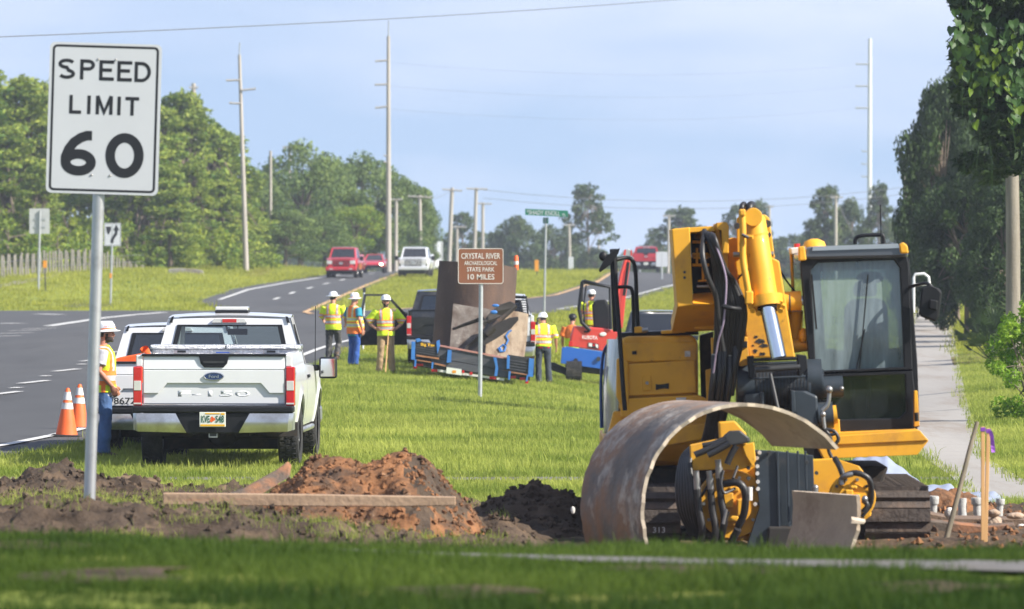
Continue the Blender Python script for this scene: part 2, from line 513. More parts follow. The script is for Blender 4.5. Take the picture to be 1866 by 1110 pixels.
stripe('lane_dash', [hit(px, py).xy[:] for px, py in ((70, 574.5), (110, 576))], .7, m_white_line, road)

# ------------------------------------------------------------------ sidewalk of separate slabs, paths
walk = struct(tag(thing('sidewalk', None, None), kind='structure'))
SL = [(66, 5.0, 5.95), (72, 5.25, 6.05), (80, 5.4, 6.2), (83, 5.42, 6.5), (87, 5.45, 6.75), (106, 6.3, 8.05), (150, 9.3, 11.1), (212, 13.7, 15.5), (300, 20, 21.7), (400, 28, 30)]
def slab_x(y): return [float(np.interp(y, [a[0] for a in SL], [a[k] for a in SL])) for k in (1, 2)]
y = 66.0; k = 0
while y < 330:
    n = y + (1.5 if y < 200 else 4.5)
    up = .03
    a0, a1 = slab_x(y + .008); b0, b1 = slab_x(n - .008)
    mb = MB()
    top = [Vector((a0, y + .008, z1(a0, y) + up)), Vector((a1, y + .008, z1(a1, y) + up)), Vector((b1, n - .008, z1(b1, n) + up)), Vector((b0, n - .008, z1(b0, n) + up))]
    mb.prism(top, (0, 0, -.14))
    mb.build('slab', m_walk, walk)
    y = n; k += 1
def strip_path(name, fy0, fy1, x0, x1, mat, nx=60, ny=4, dz=.03):
    xx = np.linspace(x0, x1, nx); t = np.linspace(0, 1, ny)
    Yp = np.array([[fy0(x) * (1 - q) + fy1(x) * q for x in xx] for q in t]); Xp = np.repeat(xx[None], ny, 0)
    return struct(sheet(name, Xp, Yp, zt(Xp, Yp) + dz, mat))
strip_path('path', lambda x: 32.6 - 1.33 * x, lambda x: 34.1 - 1.33 * x, -4.5, 6, m_conc_d)
strip_path('path', lambda x: 71.0, lambda x: 72.0, -7.2, 5.2, m_conc_d)
def pix_patch(name, pix, mat, dz=.03):
    P = [hit(*q) for q in pix]
    tri = tessellate_polygon([[Vector((p.x, p.y, 0)) for p in P]])
    bm = bmesh.new(); vs = [bm.verts.new((p.x, p.y, 0)) for p in P]
    for t in tri: bm.faces.new([vs[i] for i in t])
    for _ in range(4):
        e = [q for q in bm.edges if q.calc_length() > 4]
        if not e: break
        bmesh.ops.subdivide_edges(bm, edges=e, cuts=1); bmesh.ops.triangulate(bm, faces=bm.faces)
    for v in bm.verts: v.co.z = z1(v.co.x, v.co.y) + dz
    bmesh.ops.recalc_face_normals(bm, faces=bm.faces)
    me = bpy.data.meshes.new(name); bm.to_mesh(me); bm.free(); me.materials.append(mat)
    return struct(link(name, me))
pix_patch('path', [(-8, 527), (-8, 521), (60, 508), (112, 499.5), (122, 501), (70, 513)], m_conc)
pix_patch('field', [(-30, 447), (20, 447), (50, 459), (54, 472), (-30, 476)], m_field, .08)
pix_patch('driveway', [(446, 507), (452, 499), (468, 492), (496, 491.5), (488, 500), (478, 506.5)], m_sand)
pix_patch('asphalt_patch', [(116, 560), (124, 555), (170, 553.5), (204, 556), (204, 560), (160, 562)], m_road)
pix_patch('bare_earth', [(1738, 668), (1733, 655), (1760, 644), (1850, 640), (1862, 655), (1800, 662)], m_sand)
pix_patch('driveway', [(1694, 542), (1700, 531), (1740, 528), (1788, 528), (1782, 536), (1730, 549)], m_conc, .05)

# ------------------------------------------------------------------ heaped soil
def fbm(x, y, s, o=5, seed=0.0):
    return mnoise.fractal(Vector((x * s + seed, y * s - seed * .7, seed * 1.3)), 1.0, 2.0, o)
def heap(name, x0, x1, y0, y1, step, hf, mats, mf=None):
    nx, ny = int((x1 - x0) / step), int((y1 - y0) / (step * 1.2))
    Xh, Yh = np.meshgrid(np.linspace(x0, x1, nx), np.linspace(y0, y1, ny))
    Z = np.zeros_like(Xh); T = zt(Xh, Yh)
    for i in range(ny):
        for j in range(nx):
            Z[i, j] = T[i, j] + hf(Xh[i, j], Yh[i, j])
    mi = None
    if mf:
        mi = [mf(Xh[i, j], Yh[i, j], Z[i, j] - T[i, j]) for i in range(ny - 1) for j in range(nx - 1)]
    return sheet(name, Xh, Yh, Z, mats, mi=mi)
def left_soil(x, y):
    w = ss((x + 6.2) / .8) * (1 - ss((x + .4 + .25 * math.sin(y)) / 1.0)) * ss((y - 45.4) / 1.2) * (1 - ss((y - 60.5 - 1.6 * (x < -3.6) - fbm(x, 0, .9) * 1.5) / 2))
    h = .14 + .12 * fbm(x, y, .75, 6, 3.1) + .13 * abs(fbm(x, y, 2.6, 4, 9.2)) + .06 * fbm(x, y, 9, 4, 2.2)
    h += .26 * math.exp(-((x + 4.55) / .45) ** 2 - ((y - 60) / 1.2) ** 2) + .16 * math.exp(-((x + 3.75) / .35) ** 2 - ((y - 59.0) / 1.2) ** 2)
    return -.12 + w * (max(.0, h) + .13)
struct(heap('dirt_ground', -6.8, 1.0, 45, 66, .06, left_soil, [m_soil, m_sand], lambda x, y, h: 1 if fbm(x, y, .9, 4, 17.) > .55 else 0))
MX = [(335, 0), (400, .15), (460, .28), (520, .52), (560, .72), (600, .76), (640, .77), (690, .82), (735, .95), (775, .90), (810, .72), (845, .52), (872, .36), (888, .18), (900, 0)]
def mound_h(x, y):
    px = 933 + x * FPX / 53
    a = float(np.interp(px, [q[0] for q in MX], [q[1] for q in MX]))
    d = (y - 53.2) / 2.3
    b = max(0, 1 - d * d) ** .55
    n = .10 * fbm(x, y, 1.6, 6, 5.5) + .06 * abs(fbm(x, y, 4.5, 4, 1.7)) + .03 * fbm(x, y, 14, 3, 8.1)
    return -.1 + (a * b) * 1.0 + n * min(1, a * b * 3)
mound = heap('dirt_pile', -3.1, .1, 50.6, 55.9, .03, mound_h, [m_clay, m_soil],
             lambda x, y, h: 1 if (933 + x * FPX / 53 > 745 + 40 * fbm(x, y, 2) and h > .42 + .2 * fbm(x, y, 3)) or fbm(x, y, 1.3, 4, 4.4) > .62 else 0)
tag(mound, 'heap of orange clay with a dark crest beside the casing, timber across it', 'dirt pile')
def dark_h(x, y):
    q = ((x - .22) / .85) ** 2 + ((y - 57.2) / 2.0) ** 2
    return -.1 + .50 * max(0, 1 - q) ** .8 * (1 + .25 * fbm(x, y, 1.8, 5, 6.6)) + .05 * fbm(x, y, 6, 4, 2) * (q < 1)
tag(heap('dirt_pile', -.8, 1.3, 55, 59.5, .04, dark_h, [m_soil]), 'low heap of black soil between the clay heap and the rusty casing', 'dirt pile')
def right_soil(x, y):
    w = ss((x + .2) / .8) * ss((y - 49.0) / 1.2) * (1 - ss((y - 63) / 2.5)) * (1 - ss((x - 5.3) / .8))
    return -.1 + w * (.15 + .02 * ss(x - 1) + (.03 + .07 * ss((x - 1.5) / .8)) * fbm(x, y, 1.1, 5, 7.7) + .05 * abs(fbm(x, y, 4, 4, 1.1)))
struct(heap('dirt_ground', -.4, 6.2, 48.5, 66, .08, right_soil, [m_soil, m_sand], lambda x, y, h: 1 if fbm(x, y, .8, 4, 3.3) > .3 else 0))
# loose clods lying on the disturbed soil
def clods(name, n, area, hf, r0, r1, mat):
    mb = MB()
    for _ in range(n):
        x = random.uniform(area[0], area[1]); y = random.uniform(area[2], area[3])
        h = hf(x, y)
        if h < .02: continue
        r_ = random.uniform(r0, r1) ** 1; q = Matrix.Rotation(random.random() * 6, 3, Vector((random.random(), random.random(), 1)).normalized())
        z = z1(x, y) + h + r_ * .2
        vs = [(1, 0, 0), (-1, 0, 0), (0, 1, 0), (0, -1, 0), (0, 0, 1), (0, 0, -1)]
        mb.add([Vector((x, y, z)) + (q @ Vector(v)) * r_ * random.uniform(.6, 1.2) for v in vs], [(0, 2, 4), (2, 1, 4), (1, 3, 4), (3, 0, 4), (2, 0, 5), (1, 2, 5), (3, 1, 5), (0, 3, 5)])
    return tag(mb.build(name, mat), kind='stuff')
clods('soil_clods', 5200, (-6, .2, 45.5, 62), left_soil, .008, .045, m_soil)
clods('clay_clods', 2200, (-2.7, 0, 50.8, 55.6), mound_h, .008, .04, m_clay)
clods('soil_clods', 900, (-.6, 1.1, 55.2, 59), dark_h, .012, .05, m_soil)
clods('soil_clods', 1500, (1.8, 5.6, 50, 63), right_soil, .01, .05, m_clay)

# ------------------------------------------------------------------ grass (geometry nodes tufts on points)
def grass_mat(name, lo, hi, tr=.45):
    m = bpy.data.materials.new(name); m.use_nodes = True
    n, l = m.node_tree.nodes, m.node_tree.links; n.clear()
    out = n.new('ShaderNodeOutputMaterial'); b = n.new('ShaderNodeBsdfPrincipled'); t = n.new('ShaderNodeBsdfTranslucent'); ms = n.new('ShaderNodeMixShader')
    oi = n.new('ShaderNodeObjectInfo'); mx = n.new('ShaderNodeMix'); mx.data_type = 'RGBA'
    geo = n.new('ShaderNodeNewGeometry'); no = n.new('ShaderNodeTexNoise'); no.inputs['Scale'].default_value = .35; no.inputs['Detail'].default_value = 4
    ad = n.new('ShaderNodeMath'); ad.operation = 'MULTIPLY_ADD'; ad.inputs[1].default_value = .45
    mr = n.new('ShaderNodeMapRange'); mr.inputs[1].default_value = .3; mr.inputs[2].default_value = .7; mr.inputs[3].default_value = -.3; mr.inputs[4].default_value = .8
    l.new(geo.outputs['Position'], no.inputs['Vector']); l.new(no.outputs['Fac'], mr.inputs[0])
    l.new(oi.outputs['Random'], ad.inputs[0]); l.new(mr.outputs[0], ad.inputs[2])
    mx.inputs['A'].default_value = (*lo, 1); mx.inputs['B'].default_value = (*hi, 1)
    l.new(ad.outputs[0], mx.inputs['Factor'])
    l.new(mx.outputs['Result'], b.inputs['Base Color']); l.new(mx.outputs['Result'], t.inputs['Color'])
    b.inputs['Roughness'].default_value = .75; b.inputs['Specular IOR Level'].default_value = .15; ms.inputs[0].default_value = tr
    l.new(b.outputs[0], ms.inputs[1]); l.new(t.outputs[0], ms.inputs[2]); l.new(ms.outputs[0], out.inputs['Surface'])
    return m
def tuft_mesh(name, n, h, spread, w, mat, seed):
    r_ = random.Random(seed); mb = MB()
    for _ in range(n):
        a = r_.random() * 6.28; q = spread * math.sqrt(r_.random()); x, y = q * math.cos(a), q * math.sin(a)
        hh = h * r_.uniform(.45, 1.15); b = r_.random() * 6.28; lean = hh * r_.uniform(.1, .75)
        d = Vector((math.cos(b), math.sin(b), 0)); p = Vector((-d.y, d.x, 0)) * w * r_.uniform(.6, 1.2)
        o = Vector((x, y, -.01)); mid = o + Vector((0, 0, hh * .6)) + d * lean * .35; tip = o + Vector((0, 0, hh * r_.uniform(.8, 1))) + d * lean
        mb.add([o - p * .6, o + p * .6, mid + p * .5, mid - p * .5, tip], [(0, 1, 2, 3), (3, 2, 4)])
    return mb.mesh(name, mat, recalc=False)
def scatter(name, pts, scale, tuft, label=None):
    """one stuff object: points on the ground, a tuft instanced on each"""
    n = len(pts)
    me = bpy.data.meshes.new(name); me.vertices.add(n); me.vertices.foreach_set('co', np.asarray(pts, np.float32).ravel())
    a = me.attributes.new('sc', 'FLOAT', 'POINT'); a.data.foreach_set('value', np.asarray(scale, np.float32))
    a = me.attributes.new('rt', 'FLOAT_VECTOR', 'POINT')
    rt = np.zeros((n, 3), np.float32); rt[:, 2] = rng.uniform(0, 6.28, n); rt[:, :2] = rng.normal(0, .12, (n, 2)); a.data.foreach_set('vector', rt.ravel())
    src = bpy.data.objects.new(name + '_tuft', tuft)
    g = bpy.data.node_groups.new(name, 'GeometryNodeTree')
    g.interface.new_socket('Geometry', in_out='INPUT', socket_type='NodeSocketGeometry'); g.interface.new_socket('Geometry', in_out='OUTPUT', socket_type='NodeSocketGeometry')
    N = g.nodes.new
    gi, go, oi, ip = N('NodeGroupInput'), N('NodeGroupOutput'), N('GeometryNodeObjectInfo'), N('GeometryNodeInstanceOnPoints')
    s1, s2 = N('GeometryNodeInputNamedAttribute'), N('GeometryNodeInputNamedAttribute')
    s1.data_type = 'FLOAT'; s1.inputs['Name'].default_value = 'sc'
    s2.data_type = 'FLOAT_VECTOR'; s2.inputs['Name'].default_value = 'rt'
    oi.inputs['Object'].default_value = src; oi.inputs['As Instance'].default_value = True
    g.links.new(gi.outputs[0], ip.inputs['Points']); g.links.new(oi.outputs['Geometry'], ip.inputs['Instance'])
    g.links.new(s1.outputs[0], ip.inputs['Scale']); g.links.new(s2.outputs[0], ip.inputs['Rotation'])
    g.links.new(ip.outputs[0], go.inputs[0])
    o = link(name, me); md = o.modifiers.new('tufts', 'NODES'); md.node_group = g
    return tag(o, kind='stuff')

SOIL_MASKS = []
def wedge(n, y0, y1, pad=1.5, power=1.0):
    y = y0 + (y1 - y0) * rng.random(n) ** power
    hw = 933 / FPX * y * 1.06 + pad
    x = rng.uniform(-1, 1, n) * hw
    return x, y
def on_hard(x, y):
    m = (x < edge_x(y) - .05 + .25 * np.sin(y * 1.7) * .3) & (y < 263)
    m |= (y >= 258) & (x > on_l(y)) & (x < on_r(y))
    m |= (y >= 256) & (x > med_x(y)) & (x < edge_x(y))
    sl = np.interp(y, [a[0] for a in SL], [a[1] for a in SL]); sr = np.interp(y, [a[0] for a in SL], [a[2] for a in SL])
    m |= (y > 66) & (y < 330) & (x > sl + .05) & (x < sr - .05)
    return m
m_grass_near = grass_mat('grass_blades_shade_tint', (.022, .056, .008), (.098, .150, .024), .5)  # near blades coloured darker, part of their shade put into the colour
m_grass_verge = grass_mat('grass_blades_verge', (.155, .220, .034), (.43, .465, .110), .5)
m_grass_far = grass_mat('grass_blades_far', (.20, .235, .030), (.46, .46, .075), .5)
# foreground crest
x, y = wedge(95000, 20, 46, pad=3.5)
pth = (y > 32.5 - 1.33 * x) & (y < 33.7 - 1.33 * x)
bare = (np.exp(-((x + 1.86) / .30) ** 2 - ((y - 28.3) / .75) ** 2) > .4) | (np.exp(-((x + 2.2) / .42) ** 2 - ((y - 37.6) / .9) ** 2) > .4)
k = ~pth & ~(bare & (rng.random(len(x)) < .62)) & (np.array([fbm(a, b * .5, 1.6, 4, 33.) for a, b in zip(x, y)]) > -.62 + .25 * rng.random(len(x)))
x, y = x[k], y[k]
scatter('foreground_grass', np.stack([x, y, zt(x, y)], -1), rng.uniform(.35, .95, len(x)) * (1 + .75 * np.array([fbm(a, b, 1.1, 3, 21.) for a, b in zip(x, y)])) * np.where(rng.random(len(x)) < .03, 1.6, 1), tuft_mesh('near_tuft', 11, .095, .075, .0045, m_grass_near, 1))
pix_b = [(-1.86, 28.3, .34, .8), (-2.2, 37.6, .45, .9), (-.6, 37.4, .5, .7), (.9, 30.2, .45, .8), (1.9, 37.8, .5, .8), (-.2, 26.8, .3, .5), (-2.6, 33, .4, .7), (1.9, 27.6, .3, .5)]
for (bx, by, rx, ry) in pix_b:
    th = np.linspace(0, 2 * PI, 15)[:-1]; rr = np.linspace(.05, 1, 5)
    Xp = np.array([[bx + rx * q * math.cos(t) * (1 + .35 * math.sin(3 * t + bx) + .25 * math.sin(5 * t + by)) for t in np.append(th, th[0])] for q in rr]); Yp = np.array([[by + 1.3 * ry * q * math.sin(t) * (1 + .3 * math.sin(2 * t + bx * 3) + .25 * math.sin(7 * t)) for t in np.append(th, th[0])] for q in rr])
    struct(sheet('bare_earth', Xp, Yp, zt(Xp, Yp) + .03, m_soil))
# sparse grass coming through the left soil and in front of it
x, y = wedge(15000, 44, 66)
k = (x < 0) & (np.array([fbm(a, b, .8, 4, 12.) for a, b in zip(x, y)]) > .05) & ~on_hard(x, y)
x, y = x[k], y[k]
zz = np.array([z1(a, b) + max(0, left_soil(a, b)) for a, b in zip(x, y)])
scatter('weeds', np.stack([x, y, zz], -1), rng.uniform(.5, 1.1, len(x)), tuft_mesh('weed_tuft', 10, .10, .10, .005, m_grass_verge, 2))
# verge, sharp zone
x, y = wedge(215000, 60, 165, pad=5, power=1.2)
inside = (x > -6.3) & (x < .3) & (y < 62.5)
inside |= (x > .1) & (x < 5.4) & (y < 63.5)
k = ~on_hard(x, y) & ~inside & ~((y > 71.1) & (y < 71.7) & (x < 5.2))
x, y = x[k], y[k]
scatter('verge_grass', np.stack([x, y, zt(x, y)], -1), rng.uniform(.55, 1.3, len(x)) * np.where(rng.random(len(x)) < .06, 1.7, 1), tuft_mesh('verge_tuft', 11, .10, .12, .006, m_grass_verge, 3))
x, y = wedge(100000, 160, 440, pad=12, power=1.15)
k = ~on_hard(x, y)
x, y = x[k], y[k]
scatter('far_grass', np.stack([x, y, zt(x, y)], -1), rng.uniform(.6, 1.4, len(x)) * (.9 + y / 400), tuft_mesh('far_tuft', 9, .12, .28, .012, m_grass_far, 4))
# ------------------------------------------------------------------ common materials
m_white_sheet = M('white_reflective_sheet', (.54, .56, .60), rough=.45, var=.03, vscale=2, dirt=(.5, .5, .5), dscale=2, dlev=(.6, .9))
m_black_ink = M('black_sign_ink', (.012, .013, .018), rough=.5, var=.1)
m_alu = M('aluminium_post', (.50, .51, .53), rough=.42, metal=.75, var=.10, vscale=3, dirt=(.36, .36, .37), dscale=4)
m_galv = M('galvanised_steel', (.44, .46, .48), rough=.5, metal=.6, var=.12, vscale=6)
m_brown_sign = M('brown_sign_sheet', (.235, .088, .042), rough=.5, var=.05, vscale=3)
m_cream = M('pale_sign_ink', (.66, .62, .58), rough=.5, var=.05)
m_green_sign = M('green_sign_sheet', (.008, .16, .095), rough=.5, var=.06)
m_orange_refl = M('orange_reflector', (.70, .28, .02), rough=.4, var=.05)
m_wood = M('weathered_wood', (.225, .20, .165), rough=.92, var=.25, vscale=3, streak=(4, 4, .35), bump=.3, bscale=20, dirt=(.17, .14, .11), dscale=2)
m_wood_far = M('grey_pole_wood', (.36, .33, .30), rough=.9, var=.18, vscale=2, streak=(3, 3, .2))
m_pole_steel = M('pale_steel_pole', (.62, .64, .66), rough=.5, metal=.15, var=.05)
m_dark_metal = M('dark_metal', (.035, .037, .04), rough=.5, var=.2, vscale=5)
m_bolt = M('bolt_steel', (.38, .37, .36), rough=.4, metal=.8, var=.1)
m_wire = M('wire_black', (.10, .105, .115), rough=.6)
m_ceramic = M('insulator_grey', (.30, .32, .35), rough=.3, var=.05)

# ------------------------------------------------------------------ speed limit sign
def stroke(mb, P, w, y, closed=False):
    n = len(P); rows = []
    for i in range(n + (1 if closed else 0)):
        p = Vector(P[i % n]); a = Vector(P[(i - 1) % n] if (closed or i > 0) else P[i]); b = Vector(P[(i + 1) % n] if (closed or i < n - 1) else P[i])
        d1 = (p - a).normalized() if (p - a).length > 1e-9 else (b - p).normalized()
        d2 = (b - p).normalized() if (b - p).length > 1e-9 else d1
        d = (d1 + d2).normalized(); nn = Vector((-d.y, d.x)); c = max(.5, nn.dot(Vector((-d1.y, d1.x))))
        rows.append([Vector((p.x + s_ * nn.x * w / 2 / c, y, p.y + s_ * nn.y * w / 2 / c)) for s_ in (-1, 1)])
    mb.grid(rows)
def arc(cx, cy, rx, ry, a0, a1, n=16):
    return [(cx + rx * math.cos(R(a0 + (a1 - a0) * i / n)), cy + ry * math.sin(R(a0 + (a1 - a0) * i / n))) for i in range(n + 1)]
def glyph(ch, w, h, t):
    q = t / 2; x0, x1, y0, y1 = q, w - q, q, h - q; ym = h / 2
    if ch == 'S': return [(arc(w / 2, h * .745, w / 2 - q, h * .255 - q, 25, 270, 14) + arc(w / 2, h * .255, w / 2 - q, h * .255 - q + h * .0, 90, -155, 14)[1:], 0)]
    if ch == 'P': return [([(x0, 0), (x0, h)], 0), ([(x0, y1), (w * .55, y1)] + arc(w * .55, h * .725, w * .45 - q, h * .275 - q, 90, -90, 10) + [(x0, h * .45 + q)], 0)]
    if ch == 'E': return [([(x0, 0), (x0, h)], 0), ([(x0, y1), (w, y1)], 0), ([(x0, ym + .02 * h), (w * .86, ym + .02 * h)], 0), ([(x0, y0), (w, y0)], 0)]
    if ch == 'D': return [([(x0, 0), (x0, h)], 0), ([(x0, y1), (w * .42, y1)] + arc(w * .42, ym, w * .58 - q, ym - q, 90, -90, 14) + [(x0, y0)], 0)]
    if ch == 'L': return [([(x0, h), (x0, 0)], 0), ([(x0, y0), (w, y0)], 0)]
    if ch == 'I': return [([(w / 2, 0), (w / 2, h)], 0)]
    if ch == 'M': return [([(x0, 0), (x0, h)], 0), ([(x1, 0), (x1, h)], 0), ([(x0, h), (w / 2, h * .12), (x1, h)], 0)]
    if ch == 'T': return [([(w / 2, 0), (w / 2, h)], 0), ([(0, y1), (w, y1)], 0)]
    if ch == '0': return [(arc(w / 2, ym, w / 2 - q, ym - q, 0, 360, 32)[:-1], 1)]
    if ch == '6':
        return [([(w * .87, h - q * 1.0), (w * .72, h - q), (w * .55, h * .845), (w * .36, h * .74), (w * .22, h * .59), (w * .135, h * .42), (w * .13, h * .30)], 0),
                (arc(w / 2, h * .295, w / 2 - q, h * .295 - q, 0, 360, 30)[:-1], 1)]
def put_glyphs(parent, items, t, name='lettering', yb=-.0012):
    """items: (char, centre x, centre z, width, height) in the sign's own plane"""
    for ch, cx, cz, w, h in items:
        mb = MB()
        for k, (P, cl) in enumerate(glyph(ch, w, h, t)):
            stroke(mb, [(x + cx - w / 2, z + cz - h / 2) for x, z in P], t, yb - .0003 * k, bool(cl))
        mb.build(name, m_black_ink, parent, recalc=False)
def round_rect(w, h, r, n=6):
    P = []
    for cx, cz, a in ((w / 2 - r, h / 2 - r, 0), (-w / 2 + r, h / 2 - r, 90), (-w / 2 + r, -h / 2 + r, 180), (w / 2 - r, -h / 2 + r, 270)):
        P += [(cx + r * math.cos(R(a + 90 * i / n)), cz + r * math.sin(R(a + 90 * i / n))) for i in range(n + 1)]
    return P
def plate(w, h, r, c=(0, 0, 0), th=.004):
    return MB().prism([(x + c[0], c[1], z + c[2]) for x, z in round_rect(w, h, r)], (0, th, 0))

S = 224.5
sg = thing('speed_limit_sign', 'white speed limit 60 sign on a round metal post beside the road', 'road sign')
zc = 3.27
MB().tube([(0, .055, -.5), (0, .055, zc + .5)], .048, 16).build('post', m_alu, sg, smooth=40)
pl = plate(205 / S, 275 / S, .045, (.03, 0, zc)).build('sign_plate', m_white_sheet, sg)
mb = MB(); P = round_rect(190 / S, 262 / S, .03)
stroke(mb, [(x + .03, z + zc) for x, z in P], 4.2 / S, -.001, True)
mb.build('border', m_black_ink, pl, recalc=False)
def gx(px, c=182.3): return (px - c) / S + .03
def gz(py): return zc - (py - 215) / S
put_glyphs(pl, [(c, gx(x, 188.5), gz(y), w / S, 37 / S) for c, x, y, w in (('S', 118, 126, 31), ('P', 156, 126.5, 27), ('E', 191, 127, 27), ('E', 224, 127.5, 27), ('D', 257, 128, 30))], 6.2 / S)
put_glyphs(pl, [(c, gx(x, 185.0), gz(y), w / S, 34 / S) for c, x, y, w in (('L', 132, 190.5, 22), ('I', 157, 190.5, 10), ('M', 185, 190.5, 31), ('I', 212, 191, 10), ('T', 236, 191, 25))], 6.2 / S)
put_glyphs(pl, [('6', gx(138), gz(279), 64 / S, 82 / S), ('0', gx(222), gz(281), 70 / S, 82 / S)], 17.5 / S)
for x, y in ((169, 107), (201, 107), (163, 318), (197, 318)):
    MB().lathe([(.009, 0), (.009, .004), (.004, .007)], 8, Matrix.Translation((gx(x), -.001, gz(y))) @ Matrix.Rotation(PI / 2, 4, 'X')).build('bolt', m_bolt, sg)
b = pt(160.5, 950, 49)
sg.location = b
sg.rotation_euler = (0, R(1.75), R(-2))

# ------------------------------------------------------------------ brown park sign
BD = 120
bs = thing('park_sign', 'brown Crystal River Archaeological State Park sign on a grey post', 'road sign', (pt(875, 732, BD).x, BD, z1(pt(875, 732, BD).x, BD)))
o = bs.location
MB().tube([pt(874.5, 745, BD) + Vector((0, .05, 0)), pt(877, 470, BD) + Vector((0, .05, 0))], .042, 12).build('post', m_galv, bs, smooth=40)
pc = pt(876, 485, BD)
k = BD / FPX
bp = plate(83 * k, 65 * k, .05, (pc.x, BD, pc.z)).build('sign_plate', m_brown_sign, bs)
mb = MB(); stroke(mb, [(x + pc.x, z + pc.z) for x, z in round_rect(81.5 * k, 63.5 * k, .045)], .013, BD - .003, True); mb.build('border', m_cream, bp, recalc=False)
for t, x, y, w, h in (('CRYSTAL RIVER', 876, 466.5, 71, 10.5), ('ARCHAEOLOGICAL', 876, 479.5, 60, 7.5), ('STATE PARK', 876, 491, 50, 8), ('10', 858, 504.5, 11.5, 10), ('MILES', 885, 504.5, 32, 10)):
    put_text(t, w * k, h * k, m_cream, bp, pt(x, y, BD) + Vector((0, -.004, 0)), bold=.012)

# ------------------------------------------------------------------ street name sign
SD = 215
k = SD / FPX
st = thing('street_sign', 'green Shady Knoll street name blade on a thin pole', 'street sign', (pt(993, 560, SD).x, SD, z1(pt(993, 560, SD).x, SD)))
MB().tube([Vector((pt(991, 560, SD).x, SD, z1(pt(991, 560, SD).x, SD) - .2)), pt(995, 396, SD)], .036, 10).build('pole', m_galv, st, smooth=40)
bl = MB().prism([pt(957, 380.5, SD), pt(1035, 384, SD), pt(1035, 395.5, SD), pt(957, 392, SD)], (0, .006, 0)).build('name_blade', m_green_sign, st)
put_text('SHADY KNOLL', 57 * k, 8.2 * k, m_white_sheet, bl, pt(992, 388, SD) + Vector((0, -.006, 0)), bold=.01, tilt=(0, R(2.2), 0))
put_text('PL', 6 * k, 4.5 * k, m_white_sheet, bl, pt(1028, 391.5, SD) + Vector((0, -.006, 0)), bold=.01, tilt=(0, R(2.2), 0))
put_text('W', 4 * k, 4.5 * k, m_white_sheet, bl, pt(961.5, 385, SD) + Vector((0, -.006, 0)), bold=.01, tilt=(0, R(2.2), 0))
mb = MB(); a = pt(994.5, 402, SD); mb.box(a, (.012, .75, 11 * k), rot=R(14)); mb.build('name_blade', m_green_sign, st)

# ------------------------------------------------------------------ keep right sign, back of a sign, delineators
KD = 278; k = KD / FPX
kr = thing('keep_right_sign', 'white keep right sign with a black curved arrow at the grassy road edge', 'road sign', (pt(202, 550, KD).x, KD, z1(pt(202, 550, KD).x, KD)))
MB().tube([Vector((pt(201, 550, KD).x, KD + .04, kr.location.z - .2)), pt(205, 410, KD) + Vector((0, .04, 0))], .048, 10).build('post', m_galv, kr, smooth=40)
c = pt(205, 427.5, KD)
kp = plate(31 * k, 42 * k, .04, (c.x, KD, c.z)).build('sign_plate', m_white_sheet, kr)
mb = MB(); stroke(mb, [(x + c.x, z + c.z) for x, z in round_rect(28.5 * k, 39.5 * k, .03)], .014, KD - .003, True); mb.build('border', m_black_ink, kp, recalc=False)
mb = MB(); mb.add([pt(x, y, KD - .006) for x, y in ((193, 413), (202.5, 413), (202.5, 419), (198, 428), (195, 424))], [(0, 1, 2, 3, 4)]); mb.build('island_symbol', m_black_ink, kp, recalc=False)
mb = MB(); stroke(mb, [(pt(x, y, KD).x, pt(x, y, KD).z) for x, y in ((204, 443), (204.5, 437), (208, 431), (211.5, 426), (212, 418))], 5.2 * k, KD - .006)
mb.add([pt(x, y, KD - .0075) for x, y in ((206.5, 420), (212, 409), (217.5, 420))], [(0, 1, 2)]); mb.build('arrow', m_black_ink, kp, recalc=False)
MB().pbox(199.5, 498, 203.8, 507, KD - .06, .03).build('reflector', m_orange_refl, kr)
BDk = 300; k = BDk / FPX
sb = thing('sign_back', 'bare metal back of a square road sign on a slim post by the fence', 'road sign', (pt(71, 530, BDk).x, BDk, z1(pt(71, 530, BDk).x, BDk)))
m_signback = M('sign_back_metal', (.50, .51, .52), rough=.5, metal=.3, var=.1, vscale=2)
MB().tube([Vector((pt(70, 530, BDk).x, BDk - .05, sb.location.z - .3)), pt(73, 384, BDk) - Vector((0, .05, 0))], .055, 10).build('post', m_galv, sb, smooth=40)
c = pt(72, 403, BDk); plate(37 * k, 46 * k, .05, (c.x, BDk, c.z)).build('sign_plate', m_signback, sb)
MB().pbox(62, 398, 83, 401, BDk - .03, .03).build('bracket', m_galv, sb)
MB().pbox(62, 412, 83, 415, BDk - .03, .03).build('bracket', m_galv, sb)
def delineator(px, y0, y1, D, label, w=7, ht=13):
    b = pt(px, y1, D); t = thing('delineator', label, 'marker post', (b.x, D, z1(b.x, D)), 'orange topped marker posts')
    MB().tube([Vector((b.x, D, t.location.z - .1)), pt(px - 1, y0 + 2, D)], .03, 8).build('post', m_dark_metal, t)
    MB().pbox(px - 1 - w / 2, y0, px - 1 + w / 2, y0 + ht, D - .04, .02).build('reflector', m_orange_refl, t)
delineator(83, 475, 530, 300, 'orange topped marker post right of the bare sign back')
delineator(979, 474, 498, 390, 'yellow marker post on the median crest behind the street sign', 7, 20)
def small_white_sign(px, x0, y0, x1, y1, yb, D, label):
    b = pt(px, yb, D); t = thing('road_sign', label, 'road sign', (b.x, D, z1(b.x, D)), 'far pale signs by the right lanes')
    MB().tube([Vector((b.x, D + .05, t.location.z - .2)), Vector((b.x, D + .05, pt(px, y0 + 3, D).z))], .06, 8).build('post', m_galv, t)
    c = pt((x0 + x1) / 2, (y0 + y1) / 2, D); plate((x1 - x0) * D / FPX, (y1 - y0) * D / FPX, .05, (c.x, D, c.z)).build('sign_plate', m_white_sheet, t)
